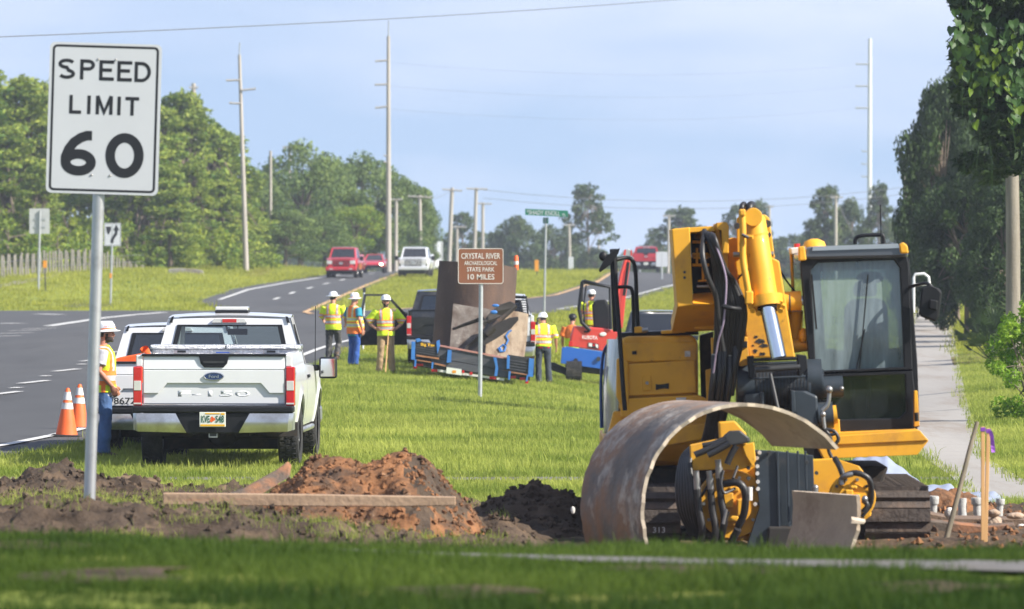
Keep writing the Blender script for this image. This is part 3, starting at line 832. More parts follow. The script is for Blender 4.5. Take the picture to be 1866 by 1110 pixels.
small_white_sign(1206, 1195.5, 459, 1216.5, 486, 505, 380, 'larger blank white sign beside the yellow machine box')
small_white_sign(1166, 1157, 459, 1168.5, 482, 505, 470, 'smaller faint pale sign left of the larger white one')
b = pt(1040, 480, 520)
small_white_sign(1040, 1036, 468, 1045, 490, 505, 520, 'tiny white sign at a leaning pole under the tall pine')
# thin white marker post behind the men
b = pt(661, 600, 165)
mk = thing('marker_post', 'thin white marker post with a dark top behind the man in orange', 'marker post', (b.x, 165, z1(b.x, 165)))
MB().tube([Vector((b.x, 165, mk.location.z)), pt(663.5, 533, 165)], .03, 8).build('post', m_white_sheet, mk)
MB().pbox(661, 524, 666.5, 533, 164.97, .06).build('cap', m_dark_metal, mk)

# ------------------------------------------------------------------ poles and wires
def pole(name, label, px, yt, pxb, D, wt, wb, arms=(), mat=None, group='wooden utility poles', base=None, cat='utility pole', spike=None):
    b = pt(pxb, 450, D); zb = z1(b.x, D)
    t = thing(name, label, cat, (b.x, D, zb), group)
    k = D / FPX; top = pt(px, yt, D)
    MB().tube([Vector((b.x, D, zb - .5)), (Vector((b.x, D, zb - .5)) + top) / 2, top], [wb * k / 2, (wb + wt) * k / 4, wt * k / 2], 10).build('pole_shaft', mat or m_wood_far, t, smooth=40)
    for (ya, x0, x1, dy, th) in arms:
        a, c_ = pt(x0, ya, D - .12), pt(x1, ya + dy, D - .12)
        arm = MB().tube([a, c_], th * k / 2, 6).build('crossarm', m_wood_far if mat is not m_pole_steel else m_galv, t)
        for q in ((.03, .25, .75, .97) if x0 < px - 6 and x1 > px + 6 else (.04,) if x0 < px - 6 else (.96,)):
            p = a.lerp(c_, q); MB().tube([p, p + Vector((0, 0, 3.2 * k))], [1.0 * k, .7 * k], 6).build('insulator', m_ceramic, arm)
    if spike:
        MB().tube([top, pt(spike[0], spike[1], D)], 1.2 * k, 6).build('top_spike', m_galv, t)
    return t
tallg = 'tall transmission poles'
pole('transmission_pole', 'tall wooden transmission pole standing beside the left pines', 436.5, 100, 449, 386, 5.5, 10.5, ((147, 412, 438, -1, 4), (165, 439, 466, -3, 4), (188, 418, 440, 1, 4)), None, tallg, spike=(437, 78))
pole('transmission_pole', 'tallest grey transmission pole, its arms all on the left, by the oncoming cars', 708, 66, 708, 425, 6, 11, ((112, 684, 706, -2, 3.6), (155, 683, 706, -1.5, 3.6), (197, 684, 706, -3, 3.6), (284, 700, 706, 0, 3), (296, 700, 706, 0, 3)), None, tallg, spike=(708.5, 38))
pole('transmission_pole', 'pale steel transmission pole rising behind the excavator cab', 1585, 70, 1584, 600, 6.5, 10, ((117, 1559, 1583, 0, 3.4), (157, 1559, 1583, 0, 3.4), (197, 1559, 1583, 0, 3.4), (276, 1570, 1582, 0, 2.5), (299, 1570, 1582, 0, 2.5), (322, 1570, 1582, 0, 2.5)), m_pole_steel, tallg)
WP = ((493, 275, 493, 430, 5, 6, ()), (527.5, 266, 528, 480, 5.5, 6, ((269, 515, 540, 0, 2.6),)), (353, 152, 355, 470, 8, 9, ((160, 345, 361, 0, 3),)), (722, 365, 721, 455, 6, 7, ((364, 712, 733, 0, 2.5),)), (765, 356, 766, 470, 6, 7.5, ((358, 744, 787, 2, 3),)),
      (824, 342, 817, 500, 7, 8, ((345, 806, 842, 3, 3),)), (868, 342, 863, 520, 6, 7.5, ((344, 850, 888, 1, 3),)), (880, 369, 879, 560, 5.5, 6.5, ((371, 868, 896, 1, 2.6),)), (833, 412, 832, 590, 4.5, 5.5, ((414, 822, 850, 0, 2.4),)),
      (1037, 408, 1039, 600, 5, 5.5, ((411, 1028, 1047, 0, 2.2),)), (1219, 392, 1217, 620, 5, 5.5, ((394, 1208, 1231, 0, 2.4),)), (1091, 436, 1090, 700, 4, 4.5, ()), (1523, 357, 1523, 520, 5.5, 6.5, ((360, 1513, 1536, 0, 2.6),)),
      (1402, 374, 1402, 660, 4.5, 5, ((377, 1394, 1410, 0, 2.2),)), (1648, 310, 1650, 480, 6, 7, ((322, 1640, 1660, 0, 3),)))
WL = ('slim wooden pole standing among the left treetops', 'wooden pole with a short arm over the dark left oak', 'broad wooden pole top poking out above the pines behind the speed sign', 'short wooden pole just right of the tallest grey pole', 'wooden pole with a wide level crossarm behind the white oncoming pickup',
      'leaning wooden crossarm pole left of the brown sign', 'wooden crossarm pole rising behind the brown sign', 'thinner pole with a low crossarm right of the brown sign', 'short pale pole low between the two leaning crossarm poles', 'wooden pole in front of the tall round topped pine',
      'wooden crossarm pole left of the yellow machine box', 'faint far pole right of the tall round topped pine', 'wooden crossarm pole left of the pale steel pole, with a guy wire', 'faint pole just right of the boom tip', 'pole half hidden at the edge of the dark right oaks')
poles = [pole('utility_pole', lb, *a[:6], arms=a[6]) for a, lb in zip(WP, WL)]
# near pole on the right, with its guy wires
PD = 123
b = pt(1846, 640, PD)
np_ = thing('utility_pole', 'thick weathered wooden pole on the right, its top lost in vines', 'utility pole', (b.x, PD, z1(b.x, PD)))
MB().tube([Vector((b.x, PD, np_.location.z - .3)), pt(1846, 450, PD), pt(1842, 150, PD), pt(1840, -60, PD)], [.155, .145, .125, .115], 14).build('pole_shaft', m_wood, np_, smooth=40)
def wire(label, pts_, r=.014, group='overhead wires'):
    P = []
    for (a, c_) in zip(pts_[:-1], pts_[1:]):
        P += [a.lerp(c_, i / 8) for i in range(8)]
    P.append(pts_[-1])
    return tag(MB().tube(P, r, 5).build('overhead_wire', m_wire, smooth=60), label, 'wire', group)
def sag(a, c_, d, n=10):
    return [a.lerp(c_, i / n) - Vector((0, 0, d * 4 * (i / n) * (1 - i / n))) for i in range(n + 1)]
wire('topmost wire crossing the sky at a slant from above the speed sign', sag(pt(-40, 69, 180), pt(1300, -6, 260), .15), .016)
for q, (y0, y1) in enumerate(((112, 147), (155, 165), (197, 188))):
    pass
GW = 'thin wires strung between the tall transmission poles'
for ya, yb, lab in ((112, 117, 'upper'), (155, 157, 'middle'), (197, 197, 'lower')):
    wire('%s thin wire strung between the tallest grey pole and the steel pole' % lab, sag(pt(684, ya, 425), pt(1559, yb, 600), 1.0), .0065, GW)
for ya, yb, lab in ((346, 340, 'upper'), (361, 352, 'lower')):
    wire('%s low wire running past the street sign to the right' % lab, sag(pt(880, ya, 540), pt(1660, yb, 560), 1.2), .02)
wire('low wire between the left treetops and the wide crossarm', sag(pt(527, 270, 480), pt(765, 358, 470), .8), .016)
wire('low wire running from the wide crossarm to the leaning pole', sag(pt(765, 358, 470), pt(824, 345, 500), .4), .016)
gy = pt(1860, 310, PD)
tag(MB().tube([pt(1841, 20, PD), pt(1900, 640, PD)], .012, 5).build('guy_wire', m_wire), 'thin guy wire beside the weathered pole on the right', 'wire')
tag(MB().tube([pt(1524, 365, 519), pt(1556, 430, 519)], .03, 5).build('guy_wire', m_wire), 'pale guy wire slanting down from the crossarm pole near the steel pole', 'wire')

# ------------------------------------------------------------------ stake fence on the left bank
m_fence = M('grey_fence_wood', (.25, .23, .20), rough=.95, var=.25, vscale=2)
fn = thing('stake_fence', 'weathered grey stake fence along the top of the left bank', 'fence')
nf = 52
for i in range(nf):
    q = i / (nf - 1)
    px = -20 + 282 * q
    D = 322 + 48 * q
    x = (px - 933) / FPX * D
    yt = np.interp(px, [-20, 60, 110, 165, 200, 240, 262], [468, 461, 456, 455, 463, 478, 493]) + 2.0 * math.sin(i * 2.7) + 1.2 * math.sin(i * 5.1)
    z0 = z1(x, D) - .3; zt_ = max(z0 + .55, CAMZ - (yt - 450) / FPX * D)
    MB().tube([Vector((x + .02 * math.sin(i * 1.9), D, z0)), Vector((x + .05 * math.sin(i * 3.3), D, zt_))], [.058, .052], 6).build('stake', m_fence, fn)
for h in (.45, .85):
    MB().tube([Vector(((-20 + 282 * q - 933) / FPX * (322 + 48 * q), 322 + 48 * q - .07, z1((-20 + 282 * q - 933) / FPX * (322 + 48 * q), 322 + 48 * q) + h)) for q in [i / 20 for i in range(21)]], .014, 5).build('fence_wire', m_wire, fn)
# low pale headwall and white pipe rail
a = hit(338, 500)
tag(MB().prism([Vector((a.x + dx, a.y, z1(a.x, a.y) + dz)) for dx, dz in ((-1.15, -.1), (-1.0, .30), (-.5, .36), (.6, .30), (1.0, .22), (1.1, -.1))], (0, .5, 0)).build('culvert_headwall', m_conc, bevel=.03), 'low pale concrete headwall at the foot of the left trees', 'headwall')
RD = 175
rl = thing('pipe_rail', 'white looped pipe rail beside the sidewalk behind the cab mirror', 'railing', (pt(1680, 560, RD).x, RD, z1(pt(1680, 560, RD).x, RD)))
m_white_paint = M('white_paint', (.74, .75, .76), rough=.5, var=.06)
P = [pt(x, y, RD) for x, y in ((1665, 570), (1665, 505), (1668, 500), (1684, 499), (1692, 505), (1694, 520), (1694, 572))]
MB().tube(P, .04, 8).build('rail_loop', m_white_paint, rl, smooth=50)
MB().tube([pt(1665, 519, RD), pt(1694, 519, RD)], .03, 8).build('cross_rail', m_white_paint, rl)
m_blue = M('blue_fabric', (.03, .09, .42), rough=.8, var=.2)
FD = 260
fl = thing('banner_flag', 'small blue feather banner under the dark right oaks', 'flag', (pt(1689, 500, FD).x, FD, z1(pt(1689, 500, FD).x, FD)))
MB().tube([Vector((pt(1689, 500, FD).x, FD, fl.location.z)), pt(1688, 428, FD)], .025, 6).build('pole', m_pole_steel, fl)
MB().add([pt(1687, 430, FD), pt(1690, 432, FD), pt(1697, 455, FD + .1), pt(1699, 470, FD), pt(1692, 478, FD - .1), pt(1688, 470, FD), pt(1687, 450, FD)], [(0, 1, 2, 3, 4, 5, 6)]).build('banner', m_blue, fl, recalc=False)
# ------------------------------------------------------------------ trees
m_bark = M('bark', (.16, .125, .095), rough=.95, var=.3, vscale=4, streak=(3, 3, .5), bump=.4, bscale=12)
m_leaf_oak = M('oak_leaves', (1, 1, 1), rough=.65, var=.22, vscale=.45, spec=.25, transl=.38, attr=((.065, .125, .036), (.235, .305, .075)))
m_leaf_pine = M('pine_needles', (1, 1, 1), rough=.7, var=.20, vscale=.6, spec=.2, transl=.36, attr=((.085, .165, .026), (.40, .45, .075)))
m_leaf_bush = M('bush_leaves', (1, 1, 1), rough=.65, var=.22, vscale=.5, spec=.2, transl=.42, attr=((.10, .185, .022), (.37, .42, .05)))
m_leaf_shaded = M('shaded_oak_leaves', (1, 1, 1), rough=.6, var=.25, vscale=.6, spec=.25, transl=.25, attr=((.018, .042, .012), (.062, .105, .026)))  # oak leaves coloured darker, the right trees' shade put into the colour
m_leaf_far = M('far_pine_needles', (1, 1, 1), rough=.7, var=.2, vscale=.3, spec=.2, transl=.3, attr=((.040, .075, .026), (.125, .165, .050)))

def leaf_cloud(name, blobs, per, size, mat, seed, flat=.6, long=1.0):
    """many leaf faces spread on and in clumps; blobs: (centre, radius xyz)"""
    g = np.random.default_rng(seed)
    cs, ns, tn = [], [], []
    for c, r in blobs:
        n = max(6, int(per * (r[0] * r[1] + r[0] * r[2]) / 2))
        d = g.normal(size=(n, 3)); d /= np.linalg.norm(d, axis=1)[:, None]
        rad = g.uniform(.35, 1.12, n) ** .6
        cs.append(np.asarray(c) + d * rad[:, None] * np.asarray(r)); ns.append(d)
        tn.append(np.clip(g.normal(.42, .20, n) + g.normal(0, .14), 0, 1))
    cs = np.concatenate(cs); ns = np.concatenate(ns); tn = np.concatenate(tn)
    n = len(cs)
    nn = ns * flat + g.normal(size=(n, 3)) * .55; nn /= np.linalg.norm(nn, axis=1)[:, None]
    u = np.cross(nn, g.normal(size=(n, 3))); u /= np.linalg.norm(u, axis=1)[:, None]; w = np.cross(nn, u)
    s = (size * g.uniform(.55, 1.25, n))[:, None]
    co = np.stack([cs - u * s * long, cs + w * s * .55, cs + u * s * long, cs - w * s * .55], 1).reshape(-1, 3)
    me = bpy.data.meshes.new(name)
    me.vertices.add(4 * n); me.vertices.foreach_set('co', co.astype(np.float32).ravel())
    me.loops.add(4 * n); me.loops.foreach_set('vertex_index', np.arange(4 * n, dtype=np.int32))
    me.polygons.add(n); me.polygons.foreach_set('loop_start', np.arange(0, 4 * n, 4, dtype=np.int32))
    a = me.attributes.new('tint', 'FLOAT', 'FACE'); a.data.foreach_set('value', tn.astype(np.float32))
    me.materials.append(mat); me.update(calc_edges=True)
    return me
def trunk_mesh(name, h, r, limbs, mat, lean=0, seed=0):
    q = random.Random(seed); mb = MB()
    P = [Vector((lean * (i / 6) ** 2 + .12 * r * math.sin(i * 1.7), .1 * r * math.cos(i * 2.3), -.4 + (h + .4) * i / 6)) for i in range(7)]
    mb.tube(P, [r * (1.35 if i == 0 else 1 - .11 * i) for i in range(7)], 9)
    for e in limbs:
        k = q.uniform(.45, .95); a = P[int(k * 6)]
        m_ = a.lerp(Vector(e), .5) + Vector((0, 0, .08 * h * q.uniform(-.3, 1)))
        mb.tube([a, m_, Vector(e)], [r * .42, r * .26, r * .08], 6)
    return mb.mesh(name, mat, smooth=60)
def oak_variant(seed, H=10, Rr=4.2, mat=None, size=.17, per=150, base=.22, nb=46):
    q = random.Random(seed); bl = []
    for i in range(nb):
        a = q.random() * 2 * PI; zz = q.uniform(-.75, 1); rr = math.sqrt(max(0, 1 - zz * zz)) * q.uniform(.5, .98)
        c = (Rr * rr * math.cos(a), Rr * rr * math.sin(a), H * (base + .07) + (H * (1 - base) - .9) * (.5 + .5 * zz) * .93)
        s_ = q.uniform(.55, 1.25) * Rr * .27
        bl.append((c, (s_, s_, s_ * q.uniform(.6, .85))))
    cr = leaf_cloud('crown', bl, per, size, mat or m_leaf_oak, seed)
    tr = trunk_mesh('trunk', H * .72, .26, [b[0] for b in bl[::3]], m_bark, q.uniform(-.4, .4), seed)
    return cr, tr
def pine_variant(seed, H=12, Rr=2.8, mat=None, size=.17, per=120, base=.3, nb=64, flat_top=False):
    q = random.Random(seed); bl = []
    for i in range(nb):
        t = q.random() ** .8; z = H * (base + (1 - base) * t)
        w = Rr * ((1 - t) ** .6 * .95 + .16) if not flat_top else Rr * (.35 + .65 * math.sin(PI * min(1, .25 + t * .8)))
        a = q.random() * 2 * PI; rr = w * q.uniform(.35, 1.0)
        s_ = q.uniform(.4, .8) * (1.0 if not flat_top else 1.25)
        bl.append(((rr * math.cos(a), rr * math.sin(a), z - .12 * rr), (s_ * 1.1, s_ * 1.1, s_ * .62)))
    bl.append(((0, 0, H), (.4, .4, .6)))
    cr = leaf_cloud('crown', bl, per, size, mat or m_leaf_pine, seed, flat=.35, long=1.25)
    tr = trunk_mesh('trunk', H * .98, .2, [b[0] for b in bl[::2]], m_bark, 0, seed)
    return cr, tr
def bush_variant(seed, H=3.0, Rr=2.2, mat=None, size=.13, per=260, nb=46):
    q = random.Random(seed); bl = []
    for i in range(nb):
        a = q.random() * 2 * PI; rr = Rr * math.sqrt(q.random()); z = H * q.uniform(.12, .88) * (1 - .45 * (rr / Rr) ** 2)
        s_ = q.uniform(.35, .7) * Rr * .34
        bl.append(((rr * math.cos(a), rr * math.sin(a), z), (s_, s_, s_ * .85)))
    return leaf_cloud('foliage', bl, per, size, mat or m_leaf_bush, seed), trunk_mesh('stem', H * .6, .07, [b[0] for b in bl[::4]], m_bark, 0, seed)
PINES = [pine_variant(100 + i, 12, 3.0, None, .155, 230, .06, 120) for i in range(4)]
OAKS = [oak_variant(200 + i, 10, 4.2, None, .18, 170, .04, 74) for i in range(4)]
BUSH = [bush_variant(300 + i) for i in range(3)]
FARP = [pine_variant(400, 13, 4.2, m_leaf_far, .27, 80, .40, 60, True), pine_variant(401, 12, 4.6, m_leaf_far, .27, 80, .22, 76, True)]
FARO = [oak_variant(410, 9, 4.6, m_leaf_far, .27, 85, .02, 66), oak_variant(411, 9, 4.8, m_leaf_far, .27, 85, .02, 70)]
LIME = oak_variant(420, 8, 3.4, m_leaf_bush, .16, 150, .1, 40)
DARK = [oak_variant(430 + i, 10, 4.4, m_leaf_shaded, .14, 420, -.03, 84) for i in range(2)]
_nt = [0]
def plant(kind, var, px, yt, D, label, group, Hn, wpx=None, names=('crown', 'trunk'), Rn=None, cat=None):
    """one tree: top at (px, yt) at distance D; wpx = crown width in photograph pixels"""
    x = (px - 933) / FPX * D; zb = z1(x, D) - .1
    h = CAMZ - (yt - 450) / FPX * D - zb
    t = thing(kind, label, cat or ('tree' if 'bush' not in kind else 'bush'), (x, D, zb), group)
    s = h / Hn; sx = s if wpx is None else (wpx * D / FPX / 2) / Rn
    _nt[0] += 1
    t.scale = (sx, sx, s); t.rotation_euler = (0, 0, _nt[0] * 2.399)
    link(names[0], var[0], t); link(names[1], var[1], t)
    return t
GP = 'pines along the left side'
pines = [(-20, 122, 405, 'pine at the far left edge of the treeline'), (42, 142, 385, 'pine left of the speed sign with yellowish needles'), (92, 150, 410, 'pine mostly hidden by the left edge of the speed sign'), (150, 160, 415, 'pine hidden right behind the speed sign'),
         (214, 162, 405, 'pine behind the right half of the speed sign'), (292, 196, 400, 'pine just right of the speed sign'), (333, 168, 410, 'tallest pine right of the speed sign, in front of the pole top'), (388, 226, 420, 'rounded pine left of the tall wooden pole'), (420, 262, 430, 'pine right against the tall wooden pole'),
         (12, 232, 372, 'lower pine at the left edge above the fence'), (262, 255, 378, 'lower pine beside the speed sign edge'), (352, 292, 384, 'lower pine in front of the tallest one'), (310, 330, 374, 'young pine low beside the keep right sign'), (400, 330, 392, 'young pine low by the foot of the tall wooden pole'), (70, 300, 368, 'young pine behind the bare sign back')]
for i, (px, yt, D, lb) in enumerate(pines):
    plant('pine_tree', PINES[i % 4], px, yt, D, lb, GP, 12.3, [190, 210, 170][i % 3] * (1 if yt < 270 else .7), Rn=3.0)
GB = 'bushes at the foot of the left trees'
bushes = [(15, 372, 362, 190, 'bush at the left edge behind the stake fence'), (105, 392, 362, 170, 'bush behind the stake fence near the bare sign back'), (160, 372, 366, 150, 'bush left of the speed sign post above the fence'), (232, 392, 372, 150, 'bush right of the keep right sign'), (300, 400, 376, 150, 'bush above the low pale headwall'), (362, 395, 380, 150, 'bush right of the low pale headwall'), (418, 425, 392, 130, 'low bush by the sandy driveway'), (458, 432, 402, 110, 'low bush just past the sandy driveway')]
for i, (px, yt, D, w, lb) in enumerate(bushes):
    plant('bush', BUSH[i % 3], px, yt, D, lb, GB, 2.9, w, ('foliage', 'stem'), 2.4)
GO = 'oaks beyond the oncoming lanes'
oaks = [(475, 330, 440, 150, 'oak right of the tall wooden pole'), (548, 262, 462, 190, 'highest dark oak above the red oncoming pickup'), (600, 298, 470, 170, 'oak with a flat top left of the tallest grey pole'), (660, 288, 480, 180, 'broad oak behind the tallest grey pole'), (738, 326, 485, 120, 'rounded oak right of the tallest grey pole'), (772, 362, 492, 66, 'last low oak before the gap of open sky'), (520, 385, 430, 150, 'low oak left of the red oncoming pickup'), (590, 395, 440, 130, 'low oak right over the red oncoming pickup'), (715, 400, 470, 120, 'low oak behind the white oncoming pickup'), (770, 420, 500, 60, 'small dark oak behind the white box truck')]
for i, (px, yt, D, w, lb) in enumerate(oaks):
    plant('oak_tree', OAKS[i % 4], px, yt, D, lb, GO, 9.6, w, Rn=4.5)
plant('oak_tree', LIME, 648, 372, 446, 'lime green tree right above the dark red oncoming car', GO, 7.8, 130, Rn=3.6)
GF = 'hazy trees on the far skyline'
fars = [('p', 842, 392, 640, 92, 'hazy pine behind the leaning crossarm pole'), ('o', 815, 432, 650, 60, 'low hazy tree at the left end of the skyline gap'), ('o', 870, 442, 700, 70, 'low hazy tree behind the brown sign'), ('o', 940, 396, 660, 100, 'broad dark hazy oak left of the street sign pole'), ('o', 905, 420, 690, 60, 'hazy oak right beside the brown sign'), ('o', 1010, 412, 670, 90, 'hazy oak right of the street sign pole'), ('p', 1072, 343, 640, 108, 'tall hazy pine with a bare trunk right of the street sign'), ('o', 1085, 452, 640, 70, 'low hazy shrub tree under the tall pine'), ('o', 1050, 440, 690, 70, 'low hazy tree behind the tall pine trunk'),
        ('p', 1238, 375, 660, 120, 'wide flat hazy pine left of the yellow machine box'), ('p', 1190, 420, 680, 60, 'hazy pine behind the blank white sign'), ('o', 1270, 420, 720, 110, 'hazy oak behind the yellow machine box'), ('p', 1340, 380, 680, 80, 'hazy pine behind the hoses of the excavator'), ('p', 1388, 362, 690, 60, 'hazy pine peeking over the boom tip'), ('o', 1440, 428, 700, 110, 'low hazy oak between boom and cab'),
        ('p', 1508, 334, 560, 90, 'pine left of the pale steel pole'), ('o', 1550, 362, 580, 90, 'oak left behind the pale steel pole'), ('p', 1600, 330, 570, 70, 'pine right of the pale steel pole'), ('o', 1640, 398, 600, 90, 'oak right of the pale steel pole beside the dark oaks'), ('o', 1500, 402, 560, 90, 'low oak behind the cab roof'), ('o', 1150, 474, 760, 120, 'lowest hazy tree behind the mini excavator arm')]
for i, (kd, px, yt, D, w, lb) in enumerate(fars):
    v = FARP if kd == 'p' else FARO
    plant('pine_tree' if kd == 'p' else 'oak_tree', v[i % 2], px, yt, D, lb, GF, 12.6 if kd == 'p' else 8.7, w, Rn=4.5 if kd == 'p' else 4.9)
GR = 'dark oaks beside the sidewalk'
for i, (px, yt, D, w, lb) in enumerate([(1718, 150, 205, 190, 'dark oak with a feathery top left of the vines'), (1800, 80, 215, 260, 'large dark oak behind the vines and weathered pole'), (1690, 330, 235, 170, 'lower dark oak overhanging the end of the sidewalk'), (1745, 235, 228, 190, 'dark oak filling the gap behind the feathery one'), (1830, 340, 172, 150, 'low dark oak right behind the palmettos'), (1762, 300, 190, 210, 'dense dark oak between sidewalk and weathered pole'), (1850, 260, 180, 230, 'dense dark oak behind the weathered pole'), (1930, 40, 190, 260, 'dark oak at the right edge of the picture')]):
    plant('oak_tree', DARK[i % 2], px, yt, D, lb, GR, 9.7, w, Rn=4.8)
# unseen trees added beyond the right edge to shade the near grass
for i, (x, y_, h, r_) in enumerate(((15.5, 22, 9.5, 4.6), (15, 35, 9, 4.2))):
    t = thing('oak_tree', ('farther', 'nearer')[1 - i] + ' oak of the two unseen outside the right edge, placed to shade the near grass', 'tree', (x, y_, z1(x, y_) - .1), 'unseen oaks right of the photographer')
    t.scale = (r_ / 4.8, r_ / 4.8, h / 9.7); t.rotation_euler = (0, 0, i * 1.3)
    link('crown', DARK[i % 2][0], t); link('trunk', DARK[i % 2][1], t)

# the far-off wood that closes the skyline
q = random.Random(31); bl = []
for i in range(330):
    px = -60 + 2000 * i / 330 + q.uniform(-4, 4); D = q.uniform(840, 900); x = (px - 933) / FPX * D
    top = q.uniform(452, 474) - (22 if px < 640 else 0); zt_ = CAMZ - (top - 450) / FPX * D; zb_ = z1(x, D); r_ = (zt_ - zb_) / 2
    bl.append(((x, D, zb_ + r_ * .9), (q.uniform(2.5, 4), 2.5, r_)))
tag(link('far_wood', leaf_cloud('far_wood', bl, 14, .55, m_leaf_far, 91)), kind='stuff')
# palmetto with fan leaves
m_palm = M('palmetto_leaf', (.050, .088, .022), rough=.55, var=.3, vscale=2, spec=.4, transl=.25)
def palmetto(px, py, D, w, h, label, seed):
    q = random.Random(seed); b = pt(px, py, D)
    t = thing('palmetto', label, 'palmetto', (b.x, D, z1(b.x, D)), 'palmettos under the dark oaks')
    for i in range(26):
        a = q.random() * 2 * PI; el = q.uniform(.25, 1.4); L = h * q.uniform(.55, 1.0)
        d = Vector((math.cos(a) * math.cos(el) * w / h, math.sin(a) * math.cos(el), math.sin(el)))
        c = t.location + d * L * .8; side = d.cross(Vector((0, 0, 1))).normalized(); up = side.cross(d).normalized()
        mb = MB().tube([t.location + Vector((0, 0, .05)), c], .012, 4)
        for j in range(11):
            f = -1.25 + 2.5 * j / 10
            e = c + (d * math.cos(f) + side * math.sin(f)) * L * .42 - Vector((0, 0, .05 * abs(f)))
            n = (d * -math.sin(f) + side * math.cos(f)) * .028
            mid = c.lerp(e, .5) + up * .02
            mb.add([c - n * .3, c + n * .3, mid + n, e, mid - n], [(0, 1, 2, 3, 4)])
        mb.build('frond', m_palm, t, recalc=False)
palmetto(1808, 590, 148, 1.3, 1.35, 'broad palmetto left of the weathered pole', 1)
palmetto(1862, 600, 152, 1.2, 1.6, 'palmetto behind the weathered pole', 2)
palmetto(1780, 575, 172, 1.1, .9, 'smaller palmetto farther along the sidewalk', 3)
# bright bush at the right edge
m_lime = M('bright_bush_leaves', (1, 1, 1), rough=.6, var=.2, vscale=2, spec=.25, transl=.45, attr=((.09, .22, .015), (.32, .46, .045)))
q = random.Random(5); bl = []
for i in range(46):
    a = q.random() * 2 * PI; rr = .62 * math.sqrt(q.random()); z = q.uniform(.1, 1.9)
    s_ = q.uniform(.10, .19); rr *= (1.1 - .5 * abs(z - .9) / 1.1)
    bl.append(((rr * math.cos(a), rr * math.sin(a), z), (s_, s_, s_)))
vb = (leaf_cloud('foliage', bl, 6200, .036, m_lime, 77, flat=.3, long=1.3), trunk_mesh('stem', 1.2, .03, [b[0] for b in bl[::2]], m_bark, 0, 3))
x = (1872 - 933) / FPX * 98
bb = thing('bush', 'bright lime green bush at the right edge in front of the weathered pole', 'bush', (x, 98, z1(x, 98) - .05))
link('foliage', vb[0], bb); link('stem', vb[1], bb)

# vine hung tree at the top right
m_vine = M('vine_leaf', (.042, .095, .022), rough=.5, var=.3, vscale=1.2, spec=.35, transl=.35)
m_vine_y = M('young_vine_leaf', (.13, .21, .022), rough=.5, var=.25, vscale=1.2, spec=.3, transl=.5)
VD = 108
base = pt(1985, 600, VD)
vt = thing('vine_hung_tree', 'dark tree at the top right hung with broad leaved vines', 'tree', (base.x, VD, z1(base.x, VD)))
bl = []; q = random.Random(9)
for i in range(240):
    px = q.uniform(1748, 1960); py = q.uniform(-80, 320)
    if py > 190 + (px - 1770) * 1.5 and q.random() < .85: continue
    c = pt(px, py, VD + q.uniform(.2, 2.4)) - vt.location; s_ = q.uniform(.16, .32)
    bl.append((c, (s_, s_, s_ * .7)))
link('crown', leaf_cloud('crown', bl, 2600, .065, m_leaf_shaded, 71, flat=.3, long=1.6), vt)
cr_s = trunk_mesh('trunk', 6.0, .16, [Vector((.0, .3, 5.5)), Vector((.3, .2, 6))], m_bark, 0, 8); link('trunk', cr_s, vt)
def vine_leaf_mesh(mat):
    P = [(0, 0), (.32, .16), (.5, -.02), (.47, -.35), (.2, -.72), (0, -1.0), (-.2, -.72), (-.47, -.35), (-.5, -.02), (-.32, .16)]
    vs = [Vector((x, -.10 * abs(x) - .05 * z * z, z)) for x, z in P] + [Vector((0, .05, -.35))]
    return MB().add(vs, [(i, (i + 1) % 10, 10) for i in range(10)]).mesh('leaf', mat, recalc=False)
VL = [vine_leaf_mesh(m_vine), vine_leaf_mesh(m_vine_y)]
strands = []
for i in range(34):
    x0 = q.uniform(1746, 1866); y0 = q.uniform(-30, 120) + max(0, x0 - 1790) * .9
    L = q.uniform(35, 110); strands.append((x0, y0, L, q.uniform(-.15, .1), q.uniform(-.5, .9)))
strands += [(1748, 10, 90, -.12, -.2), (1760, -10, 330, -.02, 0), (1795, 60, 250, -.05, .1), (1805, 150, 190, 0, -.2), (1742, 40, 80, .1, 0), (1838, 180, 120, .1, -.3), (1775, 210, 100, -.02, .2)]
nl = 0
vm = MB()
for (x0, y0, L, sl, dd) in strands:
    vm.tube([pt(x0 + sl * L * t + 4 * math.sin(t * 7 + x0), y0 + L * t, VD + dd) for t in [0, .25, .5, .75, 1]], .004, 4)
    k = int(L / 9)
    for j in range(k):
        if nl >= 290: break
        t = (j + q.random()) / k
        o = bpy.data.objects.new('leaf', VL[0 if q.random() < .80 - .3 * (t > .8) else 1]); COL.objects.link(o); o.parent = vt
        o.location = pt(x0 + sl * L * t + 4 * math.sin(t * 7 + x0) + q.uniform(-17, 17), y0 + L * t, VD + dd + q.uniform(-.1, .1)) - vt.location
        s_ = q.uniform(.11, .22); o.scale = (s_, s_, s_); o.rotation_euler = (q.uniform(-.7, .5), q.uniform(-.6, .6), q.uniform(-1.1, 1.1)); nl += 1
vm.build('vine_stem', m_vine, vt)
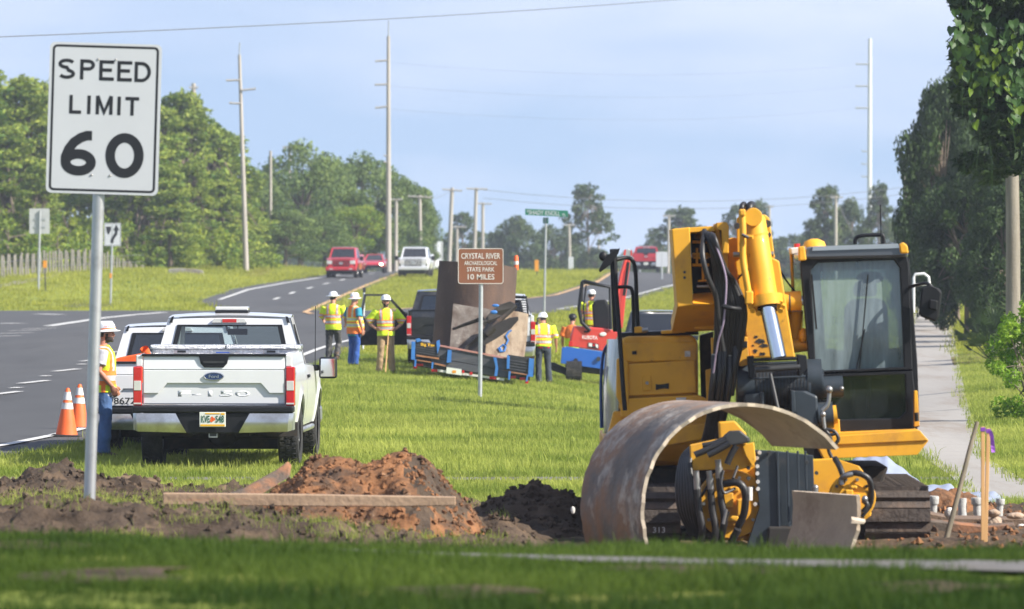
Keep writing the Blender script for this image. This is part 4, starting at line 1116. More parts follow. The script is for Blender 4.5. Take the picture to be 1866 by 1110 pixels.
# ------------------------------------------------------------------ vehicle materials
def paint(name, col, dirt=None, lev=(.62, .85)):
    return M(name, col, rough=.32, var=.03, vscale=1.5, coat=.8, spec=.5, dirt=dirt, dscale=1.4, dlev=lev)
m_pw = paint('white_car_paint', (.70, .715, .74), (.50, .46, .41))
m_pk = paint('black_car_paint', (.012, .012, .014), (.10, .09, .075), (.55, .8))
m_pr = paint('red_car_paint', (.50, .012, .022))
m_pdr = paint('dark_red_car_paint', (.42, .014, .03))
m_pn = paint('dark_blue_car_paint', (.012, .016, .028), (.035, .035, .04), (.55, .8))
m_tyre = M('tyre_rubber', (.022, .022, .023), rough=.88, var=.25, vscale=6, bump=.5, bscale=30, dirt=(.075, .065, .055), dscale=3, dlev=(.5, .75))
m_rim = M('rim_metal', (.42, .43, .45), rough=.35, metal=.8, var=.1)
m_plastic = M('black_plastic', (.009, .010, .013), rough=.5, spec=.3, var=.2, vscale=5)
m_under = M('underbody', (.022, .020, .019), rough=.9, var=.4, vscale=5, dirt=(.07, .045, .03), dscale=3)
m_chrome = M('chrome', (.56, .57, .58), rough=.30, metal=.85, var=.15, vscale=4, dirt=(.27, .25, .23), dscale=2.5, dlev=(.46, .72))
m_glass = glass_mat('tinted_glass', (.74, .82, .83), .95)
m_glass_dark = glass_mat('dark_glass', (.06, .07, .075), .90)
m_mirror = M('mirror_glass', (.75, .77, .78), rough=.05, metal=1, var=.02)
m_redlens = M('red_lens', (.50, .010, .018), rough=.18, var=.1, coat=1)
m_clear = M('clear_lens', (.70, .69, .68), rough=.15, metal=.25, var=.1, coat=1)
m_seat = M('seat_cloth', (.22, .215, .20), rough=.9, var=.12)
m_seat_dark = M('dark_seat_cloth', (.06, .06, .06), rough=.9, var=.12)
m_diamond = M('diamond_plate', (.66, .67, .69), rough=.28, metal=.9, var=.25, vscale=22, bump=.8, bscale=60)
m_exhaust = M('rusty_exhaust', (.20, .13, .10), rough=.75, metal=.3, var=.35, vscale=8)
m_plate = M('licence_plate', (.66, .68, .64), rough=.5, var=.03)
m_dgreen = M('dark_green_ink', (.02, .10, .06), rough=.6)
m_yellow_ink = M('yellow_ink', (.75, .42, .02), rough=.5)
m_blue_oval = M('blue_badge', (.012, .035, .13), rough=.25, coat=1)
m_silver = M('silver_trim', (.6, .61, .63), rough=.3, metal=.85, var=.06)
m_orange = M('safety_orange', (.78, .125, .022), rough=.6, var=.12, vscale=4, dirt=(.30, .10, .05), dscale=4, dlev=(.58, .8))

def wheel(parent, x, y, r=.40, w=.27, side=1):
    rot = Matrix.Translation((x, y, r)) @ Matrix.Rotation(PI / 2, 4, 'Y')
    prof = [(r * .62, -w * .42), (r * .80, -w * .5), (r * .95, -w * .47), (r, -w * .36), (r, w * .36), (r * .95, w * .47), (r * .80, w * .5), (r * .62, w * .42)]
    mb = MB().lathe(prof, 36, rot, cap=False)
    for i in range(36):                     # tread blocks
        a = 2 * PI * i / 36
        for q in (-.27, .0, .27):
            mb.box((x + q * w, y + (r + .003) * math.cos(a + q), r + (r + .003) * math.sin(a + q)), (w * .2, .042, .02), rot=Matrix.Rotation(a + q - PI / 2, 3, 'X'))
    wh = mb.build('wheel', m_tyre, parent, smooth=35)
    s_ = side
    rm = MB().lathe([(r * .63, -w * .35), (r * .63, w * .33), (r * .55, w * .36), (r * .50, w * .22), (r * .18, w * .26), (r * .14, w * .33), (.001, w * .33)], 24, Matrix.Translation((x, y, r)) @ Matrix.Rotation(PI / 2 * s_, 4, 'Y'), cap=False)
    for i in range(6):
        a = 2 * PI * i / 6
        rm.box((x + s_ * w * .28, y + r * .36 * math.cos(a), r + r * .36 * math.sin(a)), (.03, .07, r * .36), rot=Matrix.Rotation(a - PI / 2, 3, 'X'))
    rm.build('rim', m_rim, wh, smooth=35)
    return wh

def pickup(label, mat, group=None, bed_top=1.44, tg_bot=.82, rear=True, cat='pickup truck', door_open=False, rack=False, front_bar=m_chrome, plate_txt=None, hero=False, tgmat=None):
    t = thing('pickup_truck', label, cat, group=group)
    ARCH = ((1.22, .50), (4.34, .50)); ZC = .42
    def zlow(y):
        z = .50 if y > .8 else .58
        for yc, ra in ARCH:
            if abs(y - yc) < ra: z = max(z, ZC + math.sqrt(ra * ra - (y - yc) ** 2))
        return z
    def xw(y, z):
        x = 1.005 - (.07 * ((z - .92) / .5) ** 2 if z > .92 else .06 * ((.92 - z) / .45) ** 2)
        for yc, ra in ARCH:
            d = math.hypot(y - yc, z - ZC)
            if d < ra + .10: x += .018 * ss((ra + .10 - d) / .08)
        if y > 4.5: x -= .12 * ((y - 4.5) / .8) ** 2
        if y < .25: x -= .04 * ((.25 - y) / .25) ** 2
        return x
    def side(nm, y0, y1, ztop, s_, m_=mat):
        n = max(4, int((y1 - y0) / .045)); rows = []
        for i in range(n + 1):
            y = y0 + (y1 - y0) * i / n; a, b = zlow(y), ztop(y)
            col = [Vector((s_ * xw(y, a + (b - a) * j / 9), y, a + (b - a) * j / 9)) for j in range(10)]
            if nm != 'fender': col.append(Vector((s_ * (xw(y, b) - .045), y, b + .012)))
            col = [Vector((s_ * (xw(y, a) - .05), y, a + .01))] + col
            rows.append(col)
        o = MB().grid(rows).build(nm, m_, t, smooth=38)
        return o
    hz = lambda y: 1.22 - .02 * (y - 3.6) - .06 * max(0, (y - 4.6) / .65) ** 2
    for s_ in (-1, 1):
        side('bed_side', .03, 2.20, lambda y: bed_top - .03 * max(0, 1 - y / .25) ** 2, s_)
        if not (door_open and s_ < 0):
            d = side('door', 2.215, 3.62, lambda y: 1.27 - .03 * (y - 2.2), s_)
            MB().box((s_ * 1.005, 2.42, 1.12), (.035, .20, .04)).build('handle', mat if not hero else m_plastic, d, bevel=.01)
        side('fender', 3.635, 5.22, hz, s_)
        rows = []
        for yc, ra in ARCH:
            MB().grid([[Vector((s_ * x, yc + ra * 1.02 * math.cos(PI * i / 12), ZC - .02 + ra * 1.02 * math.sin(PI * i / 12))) for i in range(13)] for x in (.60, .985)]).build('wheel_well', m_under, t)
        MB().box((s_ * .90, 2.9, .44), (.16, 1.9, .07)).build('step_bar', m_chrome if hero else m_plastic, t, bevel=.025)
        for yc, ra in ARCH:
            wheel(t, s_ * .86, yc, side=s_)
    # bed and underside
    MB().box((0, 1.14, .78), (1.86, 2.1, .05)).b2((-.93, 2.12, .78), (.93, 2.2, bed_top - .02)).build('bed_liner', m_plastic if not hero else mat, t)
    MB().b2((-.42, .25, .42), (-.30, 5.0, .60)).b2((.30, .25, .42), (.42, 5.0, .60)).build('chassis_rail', m_under, t)
    MB().tube([(-.8, 1.22, .40), (.8, 1.22, .40)], .05, 8).ell((0, 1.22, .40), (.19, .20, .17)).build('axle', m_under, t, smooth=50)
    MB().tube([(-.8, 4.34, .36), (.8, 4.34, .36)], .05, 8).build('axle', m_under, t, smooth=50)
    MB().b2((-.72, 4.55, .20), (.72, 5.0, .5)).build('front_under_fill', m_under, t)  # low dark block standing for underbody parts and the shade beneath
    MB().b2((-.74, 1.35, .22), (.74, 1.55, .42)).build('rear_under_fill', m_under, t)  # dark block added by the rear axle for low parts and shade
    MB().b2((-.9, 2.2, .40), (.9, 4.0, .72)).b2((-.68, 3.5, .38), (.68, 5.05, .80)).b2((-.86, 1.9, .42), (-.2, 2.5, .72)).build('underbody', m_under, t)
    MB().lathe([(.02, -.1), (.34, -.1), (.37, -.04), (.37, .04), (.34, .1), (.02, .1)], 20, Matrix.Translation((0, .62, .60))).build('spare_wheel', m_tyre, t, smooth=40)
    MB().tube([(.42, 2.4, .47), (.46, 1.6, .55), (.55, .95, .52), (.72, .50, .50), (.80, .32, .50)], .045, 10).build('exhaust_pipe', m_exhaust, t, smooth=50)
    # tailgate
    tg = MB().b2((-.885, .035, tg_bot), (.885, .10, bed_top - .02)).build('tailgate', tgmat or mat, t, bevel=.012)
    zt_, H_ = bed_top, bed_top - tg_bot
    MB().prism([(-.88, .012, zt_ - .19), (.88, .012, zt_ - .19), (.88, .030, zt_ - .03), (-.88, .030, zt_ - .03)], (0, .03, 0)).build('upper_panel', tgmat or mat, tg, bevel=.006)
    L = [(-.88, zt_ - .198), (.88, zt_ - .198), (.88, tg_bot + .135), (.69, tg_bot + .135), (.58, tg_bot + .26), (-.58, tg_bot + .26), (-.69, tg_bot + .135), (-.88, tg_bot + .135)]
    MB().prism([(x, .008, z) for x, z in L], (0, .03, 0)).build('middle_panel', tgmat or mat, tg, bevel=.008)
    MB().prism([(x, .002, z) for x, z in ((-.19, zt_ - .005), (.19, zt_ - .005), (.165, zt_ - .115), (.12, zt_ - .165), (-.12, zt_ - .165), (-.165, zt_ - .115))], (0, .03, 0)).build('tailgate_handle', m_plastic, tg, bevel=.006)
    MB().b2((-.13, -.006, zt_ - .11), (.13, .0, zt_ - .085)).build('handle_grip', m_dark_metal, tg)
    MB().b2((-.90, .0, zt_ - .024), (.90, .13, zt_ + .004)).build('top_cap', m_plastic, tg, bevel=.01)
    bd = MB().lathe([(.001, .012), (.9, .012), (1, .0)], 24, Matrix.Translation((0, .004, zt_ - .275)) @ Matrix.Diagonal((.125, 1, .052, 1)) @ Matrix.Rotation(PI / 2, 4, 'X')).build('badge', m_blue_oval if hero else m_silver, tg, smooth=40)
    for s_ in (-1, 1):
        tl = MB().b2((s_ * .895, -.004, .80), (s_ * 1.005, .16, 1.285)).build('tail_light', m_redlens, t, bevel=.012)
        MB().b2((s_ * .905, -.010, .99), (s_ * .995, .0, 1.11)).build('reverse_lamp', m_clear, tl, bevel=.004)
        MB().b2((s_ * .902, -.008, .82), (s_ * .998, .0, .838)).build('lens_strip', m_clear, tl)
        MB().b2((s_ * .888, .02, tg_bot - .02), (s_ * .975, .10, .80)).b2((s_ * .888, .02, 1.285), (s_ * .97, .10, bed_top - .01)).build('corner_panel', mat, t, bevel=.012)
    # rear bumper
    bz = tg_bot - .02
    MB().b2((-1.0, -.16, bz - .085), (1.0, .12, bz)).build('bumper_step', m_plastic, t, bevel=.02)
    MB().prism([(x, -.13, z) for x, z in ((-.50, bz - .08), (.50, bz - .08), (.36, bz - .34), (-.36, bz - .34))], (0, .2, 0)).build('bumper_centre', m_plastic, t, bevel=.015)
    for s_ in (-1, 1):
        P = [(s_ * 1.0, bz - .09), (s_ * .46, bz - .09), (s_ * .325, bz - .33), (s_ * .98, bz - .30)]
        mb = MB()
        rows = []
        for (x0, z0, x1, z1_) in ((P[0][0], P[0][1], P[3][0], P[3][1]), (s_ * .95, bz - .09, s_ * .93, bz - .315), (P[1][0], P[1][1], P[2][0], P[2][1])):
            bulge = .10 if abs(x0) > .99 else 0
            rows.append([Vector((x0 + (x1 - x0) * j / 6, -.17 + bulge - .035 * math.sin(PI * j / 6), z0 + (z1_ - z0) * j / 6)) for j in range(7)])
        mb.grid(rows)
        mb.b2((s_ * .99, -.08, bz - .3), (s_ * .94, .25, bz - .09))
        mb.build('bumper_end', front_bar, t, smooth=60)
    MB().b2((-.05, -.10, .415), (.05, .2, .515)).build('hitch', m_dark_metal, t)
    MB().frame([(-.055, -.105, .41), (.055, -.105, .41), (.055, -.105, .52), (-.055, -.105, .52)], [(-.042, -.105, .423), (.042, -.105, .423), (.042, -.105, .507), (-.042, -.105, .507)], (0, .02, 0)).build('hitch_rim', m_galv, t)
    pz = bz - .165
    lp = MB().b2((-.163, -.185, pz - .092), (.163, -.175, pz + .092)).build('licence_plate', m_plate, t, bevel=.004)
    if plate_txt:
        MB().b2((-.15, -.1885, pz - .083), (.15, -.186, pz - .06)).build('plate_band', m_yellow_ink, lp)
        MB().b2((-.09, -.1885, pz + .066), (.09, -.186, pz + .08)).build('plate_band', m_yellow_ink, lp)
        MB().b2((.105, -.1885, pz + .058), (.15, -.186, pz + .08)).build('plate_sticker', m_yellow_ink, lp)
        put_text(plate_txt[0], .105, .088, m_dgreen, lp, (-.087, -.189, pz + .005), bold=.02)
        put_text(plate_txt[1], .105, .088, m_dgreen, lp, (.090, -.189, pz + .005), bold=.02)
        mb = MB()
        for cx, cz, r_ in ((-.012, -.012, .021), (.014, .002, .019), (-.004, .022, .016)):
            mb.lathe([(.001, .001), (r_, .001)], 14, Matrix.Translation((cx, -.188, pz + cz)) @ Matrix.Rotation(PI / 2, 4, 'X'), cap=False)
        mb.build('orange_emblem', m_orange, lp)
    # cab
    BL, BR_, RL, RR = (-.945, 2.22, 1.26), (.945, 2.22, 1.26), (-.785, 2.34, 1.865), (.785, 2.34, 1.865)
    FL, FR, WL_, WR = (-.86, 4.16, 1.20), (.86, 4.16, 1.20), (-.735, 3.42, 1.865), (.735, 3.42, 1.865)
    def lerp4(q, u0, v0, u1, v1):
        A, B, C_, D_ = [Vector(p) for p in q]      # bottom-left, bottom-right, top-right, top-left
        f_ = lambda u, v: (A.lerp(B, u)).lerp(D_.lerp(C_, u), v)
        return [f_(u0, v0), f_(u1, v0), f_(u1, v1), f_(u0, v1)]
    rear_q = [BL, BR_, RR, RL]; left_q = [FL, BL, RL, WL_]; right_q = [BR_, FR, WR, RR]; wind_q = [FR, FL, WL_, WR]
    mb = MB()
    holes = {}
    for nm, q_, h_ in (('rear', rear_q, (.085, .02, .915, .855)), ('left', left_q, (.26, .03, .90, .86)), ('right', right_q, (.10, .03, .74, .86)), ('wind', wind_q, (.05, .04, .95, .93))):
        hq = lerp4(q_, *h_); holes[nm] = hq
        c = sum((Vector(p) for p in q_), Vector()) / 4
        nrm = (Vector(q_[1]) - Vector(q_[0])).cross(Vector(q_[3]) - Vector(q_[0])).normalized()
        mb.frame(q_, hq, -nrm * .035)
    rows = []
    for i in range(7):
        y = 2.325 + 1.115 * i / 6; hw = .787 + (.737 - .787) * i / 6
        zz = 1.864 + .05 * math.sin(PI * min(1, max(0, (i + .7) / 7.4)))
        rows.append([Vector((hw * math.sin(PI / 2 * (j - 4) / 4) if False else hw * (j - 4) / 4, y, zz + .032 * (1 - ((j - 4) / 4) ** 2) - .012)) for j in range(9)])
    mb.grid(rows)
    mb.b2((-.945, 2.19, .72), (.945, 2.235, 1.262))
    cab = mb.build('cab', mat, t, smooth=35, bevel=.018)
    for nm, hq in holes.items():
        gl = MB().add(hq, [(0, 1, 2, 3)]).build({'rear': 'rear_window', 'left': 'side_window', 'right': 'side_window', 'wind': 'windscreen'}[nm], m_glass if hero else m_glass_dark, t, recalc=False)
        if nm == 'rear':
            iq = [Vector(p) + (sum(hq, Vector()) / 4 - Vector(p)).normalized() * .06 for p in hq]
            MB().frame([p - Vector((0, .012, 0)) for p in hq], [p - Vector((0, .012, 0)) for p in iq], (0, .006, 0)).build('window_seal', m_plastic, gl)
    br = MB().prism([(x, 2.325, z) for x, z in ((-.235, 1.80), (.235, 1.80), (.195, 1.858), (-.195, 1.858))], (0, -.035, 0)).build('brake_light', m_clear, t, bevel=.006)
    MB().b2((-.09, 2.283, 1.806), (.09, 2.289, 1.85)).build('red_lens', m_redlens, br)
    for s_ in (-1, 1):
        MB().prism([(s_ * .775, 2.315, 1.80), (s_ * .735, 2.315, 1.80), (s_ * .715, 2.33, 1.885), (s_ * .745, 2.33, 1.88)], (0, -.008, 0)).build('roof_seam', m_plastic, t)
        sx = s_ * .36
        st_ = MB().box((sx, 2.62, .95), (.52, .16, .62), rot=Matrix.Rotation(R(-8), 3, 'X')).box((sx, 2.85, .66), (.52, .5, .16)).build('seat', m_seat if hero else m_seat_dark, t, bevel=.05)
        MB().box((sx, 2.56, 1.40), (.29, .11, .24)).build('headrest', m_seat if hero else m_seat_dark, st_, bevel=.045)
        # mirrors
        mr = MB().b2((s_ * .93, 3.66, 1.16), (s_ * 1.06, 3.74, 1.24)).b2((s_ * 1.05, 3.64, 1.06), (s_ * 1.28, 3.80, 1.34)).build('mirror', m_plastic, t, bevel=.03)
        MB().b2((s_ * 1.075, 3.634, 1.085), (s_ * 1.262, 3.638, 1.318)).build('mirror_glass', m_mirror, mr, bevel=.012)
    MB().b2((-.84, 3.70, .8), (.84, 4.12, 1.19)).build('dashboard', m_plastic, t, bevel=.06)
    MB().tube([(-.36 + .18 * math.cos(2 * PI * i / 18), 3.55 - .05 * math.sin(2 * PI * i / 18), 1.16 + .17 * math.sin(2 * PI * i / 18)) for i in range(19)], .016, 6).build('steering_wheel', m_plastic, t, smooth=60)
    MB().b2((-.13, 3.50, 1.63), (.13, 3.53, 1.71)).tube([(0, 3.53, 1.70), (0, 3.62, 1.80)], .012, 6).build('rear_view_mirror', m_plastic, t, bevel=.015)
    # bonnet and front
    rows = []
    for i in range(9):
        y = 4.12 + 1.08 * i / 8
        rows.append([Vector((xw(y, 1.15) * .985 * j / 5, y, hz(y) + .012 + .06 * (1 - (j / 5) ** 4) * (1 if abs(j) > 0 else 1) - .02 * max(0, (i - 6) / 2) ** 2)) for j in range(-5, 6)])
    MB().grid(rows).build('bonnet', mat, t, smooth=40)
    MB().b2((-.80, 5.12, .64), (.80, 5.24, 1.14)).build('grille_surround', front_bar if front_bar is not m_chrome else m_chrome, t, bevel=.03)
    gr = MB().b2((-.54, 5.235, .70), (.54, 5.255, 1.09)).build('grille', m_plastic, t, bevel=.02)
    for z in (.80, .90, 1.0):
        MB().b2((-.52, 5.25, z - .018), (.52, 5.275, z + .018)).build('grille_bar', m_silver if front_bar is m_chrome else mat, gr, bevel=.006)
    MB().lathe([(.001, .015), (.9, .015), (1, 0)], 20, Matrix.Translation((0, 5.275, .90)) @ Matrix.Diagonal((.14, 1, .07, 1)) @ Matrix.Rotation(-PI / 2, 4, 'X')).build('badge', m_silver, gr)
    for s_ in (-1, 1):
        MB().b2((s_ * .56, 5.15, .84), (s_ * .90, 5.25, 1.08)).build('headlight', m_clear, t, bevel=.03)
        MB().b2((s_ * .52, 5.28, .50), (s_ * .72, 5.325, .58)).build('fog_light', m_clear, t, bevel=.015)
    MB().b2((-.98, 5.12, .44), (.98, 5.32, .68)).build('front_bumper', front_bar, t, bevel=.05)
    MB().b2((-.80, 5.10, .30), (.80, 5.24, .45)).build('front_valance', m_plastic, t, bevel=.03)
    if door_open:
        d = thing('d', None, None); bpy.data.objects.remove(d)
        a = R(68); h = Vector((-1.0, 3.60, 0)); dr = Vector((-math.sin(a), -math.cos(a), 0)); n = Vector((-dr.y, dr.x, 0))
        P = [h + dr * q + Vector((0, 0, z)) for q, z in ((0, .52), (1.36, .52), (1.36, 1.24), (0, 1.24))]
        do = MB().prism(P, n * .10).build('door', m_pk, t, bevel=.02)
        W_ = [h + dr * q + Vector((0, 0, z)) for q, z in ((.05, 1.24), (1.34, 1.24), (1.22, 1.80), (.60, 1.80))]
        I_ = [h + dr * q + Vector((0, 0, z)) for q, z in ((.16, 1.25), (1.27, 1.25), (1.17, 1.75), (.63, 1.75))]
        MB().frame(W_, I_, n * .04).build('window_frame', m_pk, do)
    if rack:
        mb = MB()
        for i in range(9): mb.b2((-.78, 2.02, 1.32 + .055 * i), (.78, 2.05, 1.345 + .055 * i))
        rk = MB().tube([(-.86, 2.03, 1.2), (-.80, 2.03, 1.84), (.80, 2.03, 1.84), (.86, 2.03, 1.2)], .035, 8).build('headache_rack', m_plastic, t)
        for i in range(9): MB().b2((-.80, 2.015, 1.30 + .056 * i), (.80, 2.04, 1.325 + .056 * i)).build('louver', m_plastic, rk)
    return t
def place(t, px, D, yaw, scale=1.0, dz=0):
    x = (px - 933) / FPX * D
    t.location = (x, D, z1(x, D) + dz); t.rotation_euler = (0, 0, R(yaw))
    t.scale = scale if isinstance(scale, tuple) else (scale,) * 3
    return t
# hero white pickup
hero = pickup('nearest white pickup with a silver toolbox and red centre brake light, seen from behind', m_pw, 'pickup trucks at the work site', plate_txt=('KVE', 'S48'), hero=True)
tgo = [c for c in hero.children if c.name.startswith('tailgate')][0]
bdo = [c for c in tgo.children if c.name.startswith('badge')][0]
put_text('Ford', .12, .038, m_silver, tgo, (0, -.012, 1.44 - .275), bold=0)
mb = MB(); mb.tube([(.119 * math.cos(2 * PI * i / 28), -.009, 1.165 + .046 * math.sin(2 * PI * i / 28)) for i in range(29)], .0035, 5); mb.build('badge_ring', m_silver, tgo)
o = put_text('F-150', .90, .075, m_pw, tgo, (0, .0352, .82 + .13), bold=.015)
md = o.modifiers.new('emboss', 'SOLIDIFY'); md.thickness = .0018; md.offset = 0
put_text('4x4', .10, .07, m_dark_metal, hero, (1.0, .30, 1.20), tilt=(0, 0, PI / 2))
lb = MB().b2((-.21, 2.62, 1.955), (.21, 2.86, 2.005)).build('roof_light_bar', m_clear, hero, bevel=.012)
MB().b2((-.215, 2.60, 1.925), (.215, 2.88, 1.957)).build('light_bar_base', m_plastic, lb, bevel=.01)
MB().tube([(.98, 3.95, 1.2), (.985, 3.95, 2.0)], .006, 5).build('antenna', m_plastic, hero)
MB().b2((.72, 1.02, .60), (.98, 1.06, .70)).build('mud_flap', m_exhaust, hero)
place(hero, 389.5, 74.9, -2.2)
hm = Matrix.Translation(hero.location) @ Matrix.Rotation(R(-2.2), 4, 'Z')
tb = thing('toolbox', 'silver diamond plate toolbox across the bed of the nearest white pickup', 'toolbox')
MB().b2((-.93, 1.72, 1.10), (.93, 2.10, 1.475)).build('box_body', m_diamond, tb, bevel=.01)
for a_, b_ in ((-.955, -.01), (.01, .955)):
    ld = MB().b2((a_, 1.69, 1.475), (b_, 2.12, 1.53)).build('lid', m_diamond, tb, bevel=.012)
for x in (-.56, .58):
    lc = MB().b2((x - .10, 1.704, 1.415), (x + .10, 1.718, 1.468)).build('latch', m_chrome, tb, bevel=.01)
    MB().b2((x - .055, 1.698, 1.43), (x + .055, 1.703, 1.458)).build('latch_handle', m_plastic, lc, bevel=.004)
MB().b2((-.16, 1.706, 1.42), (.12, 1.716, 1.465)).build('name_plate', m_chrome, tb)
MB().b2((-.12, 1.700, 1.425), (.05, 1.704, 1.438)).build('blue_decal', m_blue, tb)
tb.matrix_world = hm
op = thing('orange_pipe', 'orange plastic pipe sticking out of the nearest pickup bed, left corner', 'pipe')
mb = MB(); a, b_ = Vector((-.80, .85, 1.10)), Vector((-.92, .55, 1.50))
mb.tube([a, b_], .055, 14, cap=False); mb.tube([b_, a], .043, 14, cap=False); mb.build('pipe_shell', m_orange, op, smooth=60)
op.matrix_world = hm
# second white pickup behind
p2 = pickup('white pickup half hidden left of the nearest one, number 98672 on its tailgate', m_pw, 'pickup trucks at the work site', bed_top=1.38, tg_bot=.72)
put_text('98672', .40, .10, m_black_ink, [c for c in p2.children if c.name.startswith('tailgate')][0], (-.60, .0, .80), bold=.02)
place(p2, 297, 80.6, -2.0, (.92, .92, .90))
hm2 = Matrix.Translation(p2.location) @ Matrix.Rotation(R(-2.0), 4, 'Z')
ot = thing('orange_bin', 'orange plastic bin showing in the bed of the half hidden white pickup', 'bin')
MB().prism([(-.86, .3, 1.0), (-.3, .3, 1.0), (-.26, .3, 1.36), (-.60, .3, 1.30), (-.86, .3, 1.22)], (0, .5, 0)).build('bin_body', m_orange, ot, bevel=.02)
ot.matrix_world = hm2
# trucks by the trailer
bk = pickup('black pickup with its left front door swung open, ahead of the trailer', m_pk, 'pickup trucks at the work site', door_open=True)
place(bk, 816, 147.6, 0)
wt = pickup('white pickup with a black slatted rack behind its cab, towing the loaded trailer', m_pw, 'pickup trucks at the work site', rack=True)
place(wt, 897, 140.6, 0, 1.0, .05)
# oncoming traffic and far traffic
GT = 'traffic on the far lanes'
def traffic(label, mat, px, D, bar, yaw=178, scale=1.0, back=False):
    p = pickup(label, mat, GT, front_bar=bar)
    place(p, px, D, yaw, scale, .04)
    return p
rp = traffic('bright red oncoming pickup with white light on its bumper', m_pr, 636, 385, m_pr, 176)
wp_ = traffic('white oncoming pickup with a pale grille', m_pw, 763, 388, m_white_sheet, 177)
rr = traffic('red pickup driving away behind the mini excavator arm', m_pr, 1177, 445, m_chrome, -2)
# ------------------------------------------------------------------ cars
def car(label, mat, H=1.7, W=.93, L=4.7, kind='suv', group=None, name='car'):
    t = thing(name, label, 'car', group=group)
    st = [(0, .55, .95, .80), (.12, .42, 1.02, .90), (.6, .36, 1.06, .98), (2.2, .34, 1.02, 1.0), (3.4, .36, .98, .99), (4.2, .40, .88, .93), (4.6, .48, .76, .80), (4.7, .55, .66, .70)]
    rows = []
    for y, zb, zt_, w in st:
        y *= L / 4.7; w *= W
        rows.append([Vector((x * w, y, zb + (zt_ - zb) * q)) for x, q in ((-.86, 0), (-1, .25), (-1, .7), (-.92, 1), (-.5, 1.03), (0, 1.05), (.5, 1.03), (.92, 1), (1, .7), (1, .25), (.86, 0))])
    mb = MB().grid(rows); mb.add(rows[0], [list(range(11))]); mb.add(rows[-1], [list(range(11))])
    mb.build('body', mat, t, smooth=45)
    r0, r1 = (.28, .62), (2.35, 3.35)
    b = [(-W * .90, r0[0], 1.0), (W * .90, r0[0], 1.0), (W * .90, r1[1] * L / 4.7, .97), (-W * .90, r1[1] * L / 4.7, .97)]
    u = [(-W * .70, r0[1], H), (W * .70, r0[1], H), (W * .68, r1[0] * L / 4.7, H), (-W * .68, r1[0] * L / 4.7, H)]
    def hole(q, m_): c = sum((Vector(p) for p in q), Vector()) / 4; return [c + (Vector(p) - c) * m_ for p in q]
    mb = MB()
    for nm, q in (('rear_window', [b[0], b[1], u[1], u[0]]), ('side_window', [b[1], b[2], u[2], u[1]]), ('windscreen', [b[2], b[3], u[3], u[2]]), ('side_window', [b[3], b[0], u[0], u[3]])):
        h = hole(q, .84); nrm = (Vector(q[1]) - Vector(q[0])).cross(Vector(q[3]) - Vector(q[0])).normalized()
        mb.frame(q, h, -nrm * .03); MB().add(h, [(0, 1, 2, 3)]).build(nm, m_glass_dark, t, recalc=False)
    mb.grid([[Vector((x * W * .70, y, H + .035 * (1 - x * x) + dz)) for x in (-1, -.6, 0, .6, 1)] for y, dz in ((r0[1], 0), (1.2, .02), (r1[0] * L / 4.7, 0))])
    mb.build('roof', mat, t, smooth=40, bevel=.02)
    for s_ in (-1, 1):
        for y in (.95, 3.75): wheel(t, s_ * W * .88, y * L / 4.7, .34, .22, s_)
        MB().b2((s_ * W * .62, -.01, .78), (s_ * W * .94, .2, .98)).build('tail_light', m_redlens, t, bevel=.02)
        MB().b2((s_ * W * .55, L * .965, .60), (s_ * W * .86, L * .992, .74)).build('headlight', m_clear, t, bevel=.02)
        MB().b2((s_ * W * .95, 3.0 * L / 4.7, .96), (s_ * W * 1.14, 3.1 * L / 4.7, 1.10)).build('mirror', mat, t, bevel=.02)
    MB().b2((-W * .78, -.06, .42), (W * .78, .1, .64)).build('rear_bumper', m_plastic, t, bevel=.03)
    MB().b2((-.26, -.005, .74), (.26, .05, .88)).build('licence_plate', m_dark_metal, t, bevel=.006)
    MB().b2((-W * .55, L * .985, .50), (W * .55, L * 1.005, .64)).build('grille', m_plastic, t, bevel=.02)
    return t
suv = car('dark blue parked SUV seen from behind between mini excavator and yellow box', m_pn, 1.78, .97, name='parked_car')
place(suv, 1192, 166, -4, 1.0)
dr = car('dark red oncoming car with a lit headlamp right behind the red pickup', m_pdr, 1.48, .90, group=GT)
place(dr, 686, 416, 178, .86, .04)
m_lamp = M('lit_headlamp', (.8, .8, .75), rough=.3, emit=((1, .85, .6), 14))
hl = MB().b2((-.72, 4.56, .62), (-.52, 4.69, .74)).mesh('lit_headlight', m_lamp)
o = link('lit_headlight', hl, dr)
# white box truck behind the white oncoming pickup
bx = thing('box_truck', 'white box truck following the white oncoming pickup', 'truck', group=GT)
MB().b2((-1.2, 2.2, 1.0), (1.2, 8.0, 3.5)).build('cargo_box', m_pw, bx, bevel=.04)
MB().b2((-1.05, .4, .9), (1.05, 2.1, 2.5)).b2((-1.0, -.5, .8), (1.0, .5, 1.7)).build('cab', m_pw, bx, bevel=.12)
MB().b2((-.9, .36, 1.75), (.9, .39, 2.35)).build('windscreen', m_glass_dark, bx)
MB().b2((-1.0, .0, .5), (1.0, 7.8, .9)).build('chassis', m_under, bx)
for s_ in (-1, 1):
    for y in (.6, 5.8): wheel(bx, s_ * .98, y, .46, .3, s_)
place(bx, 779, 560, -2, .92)

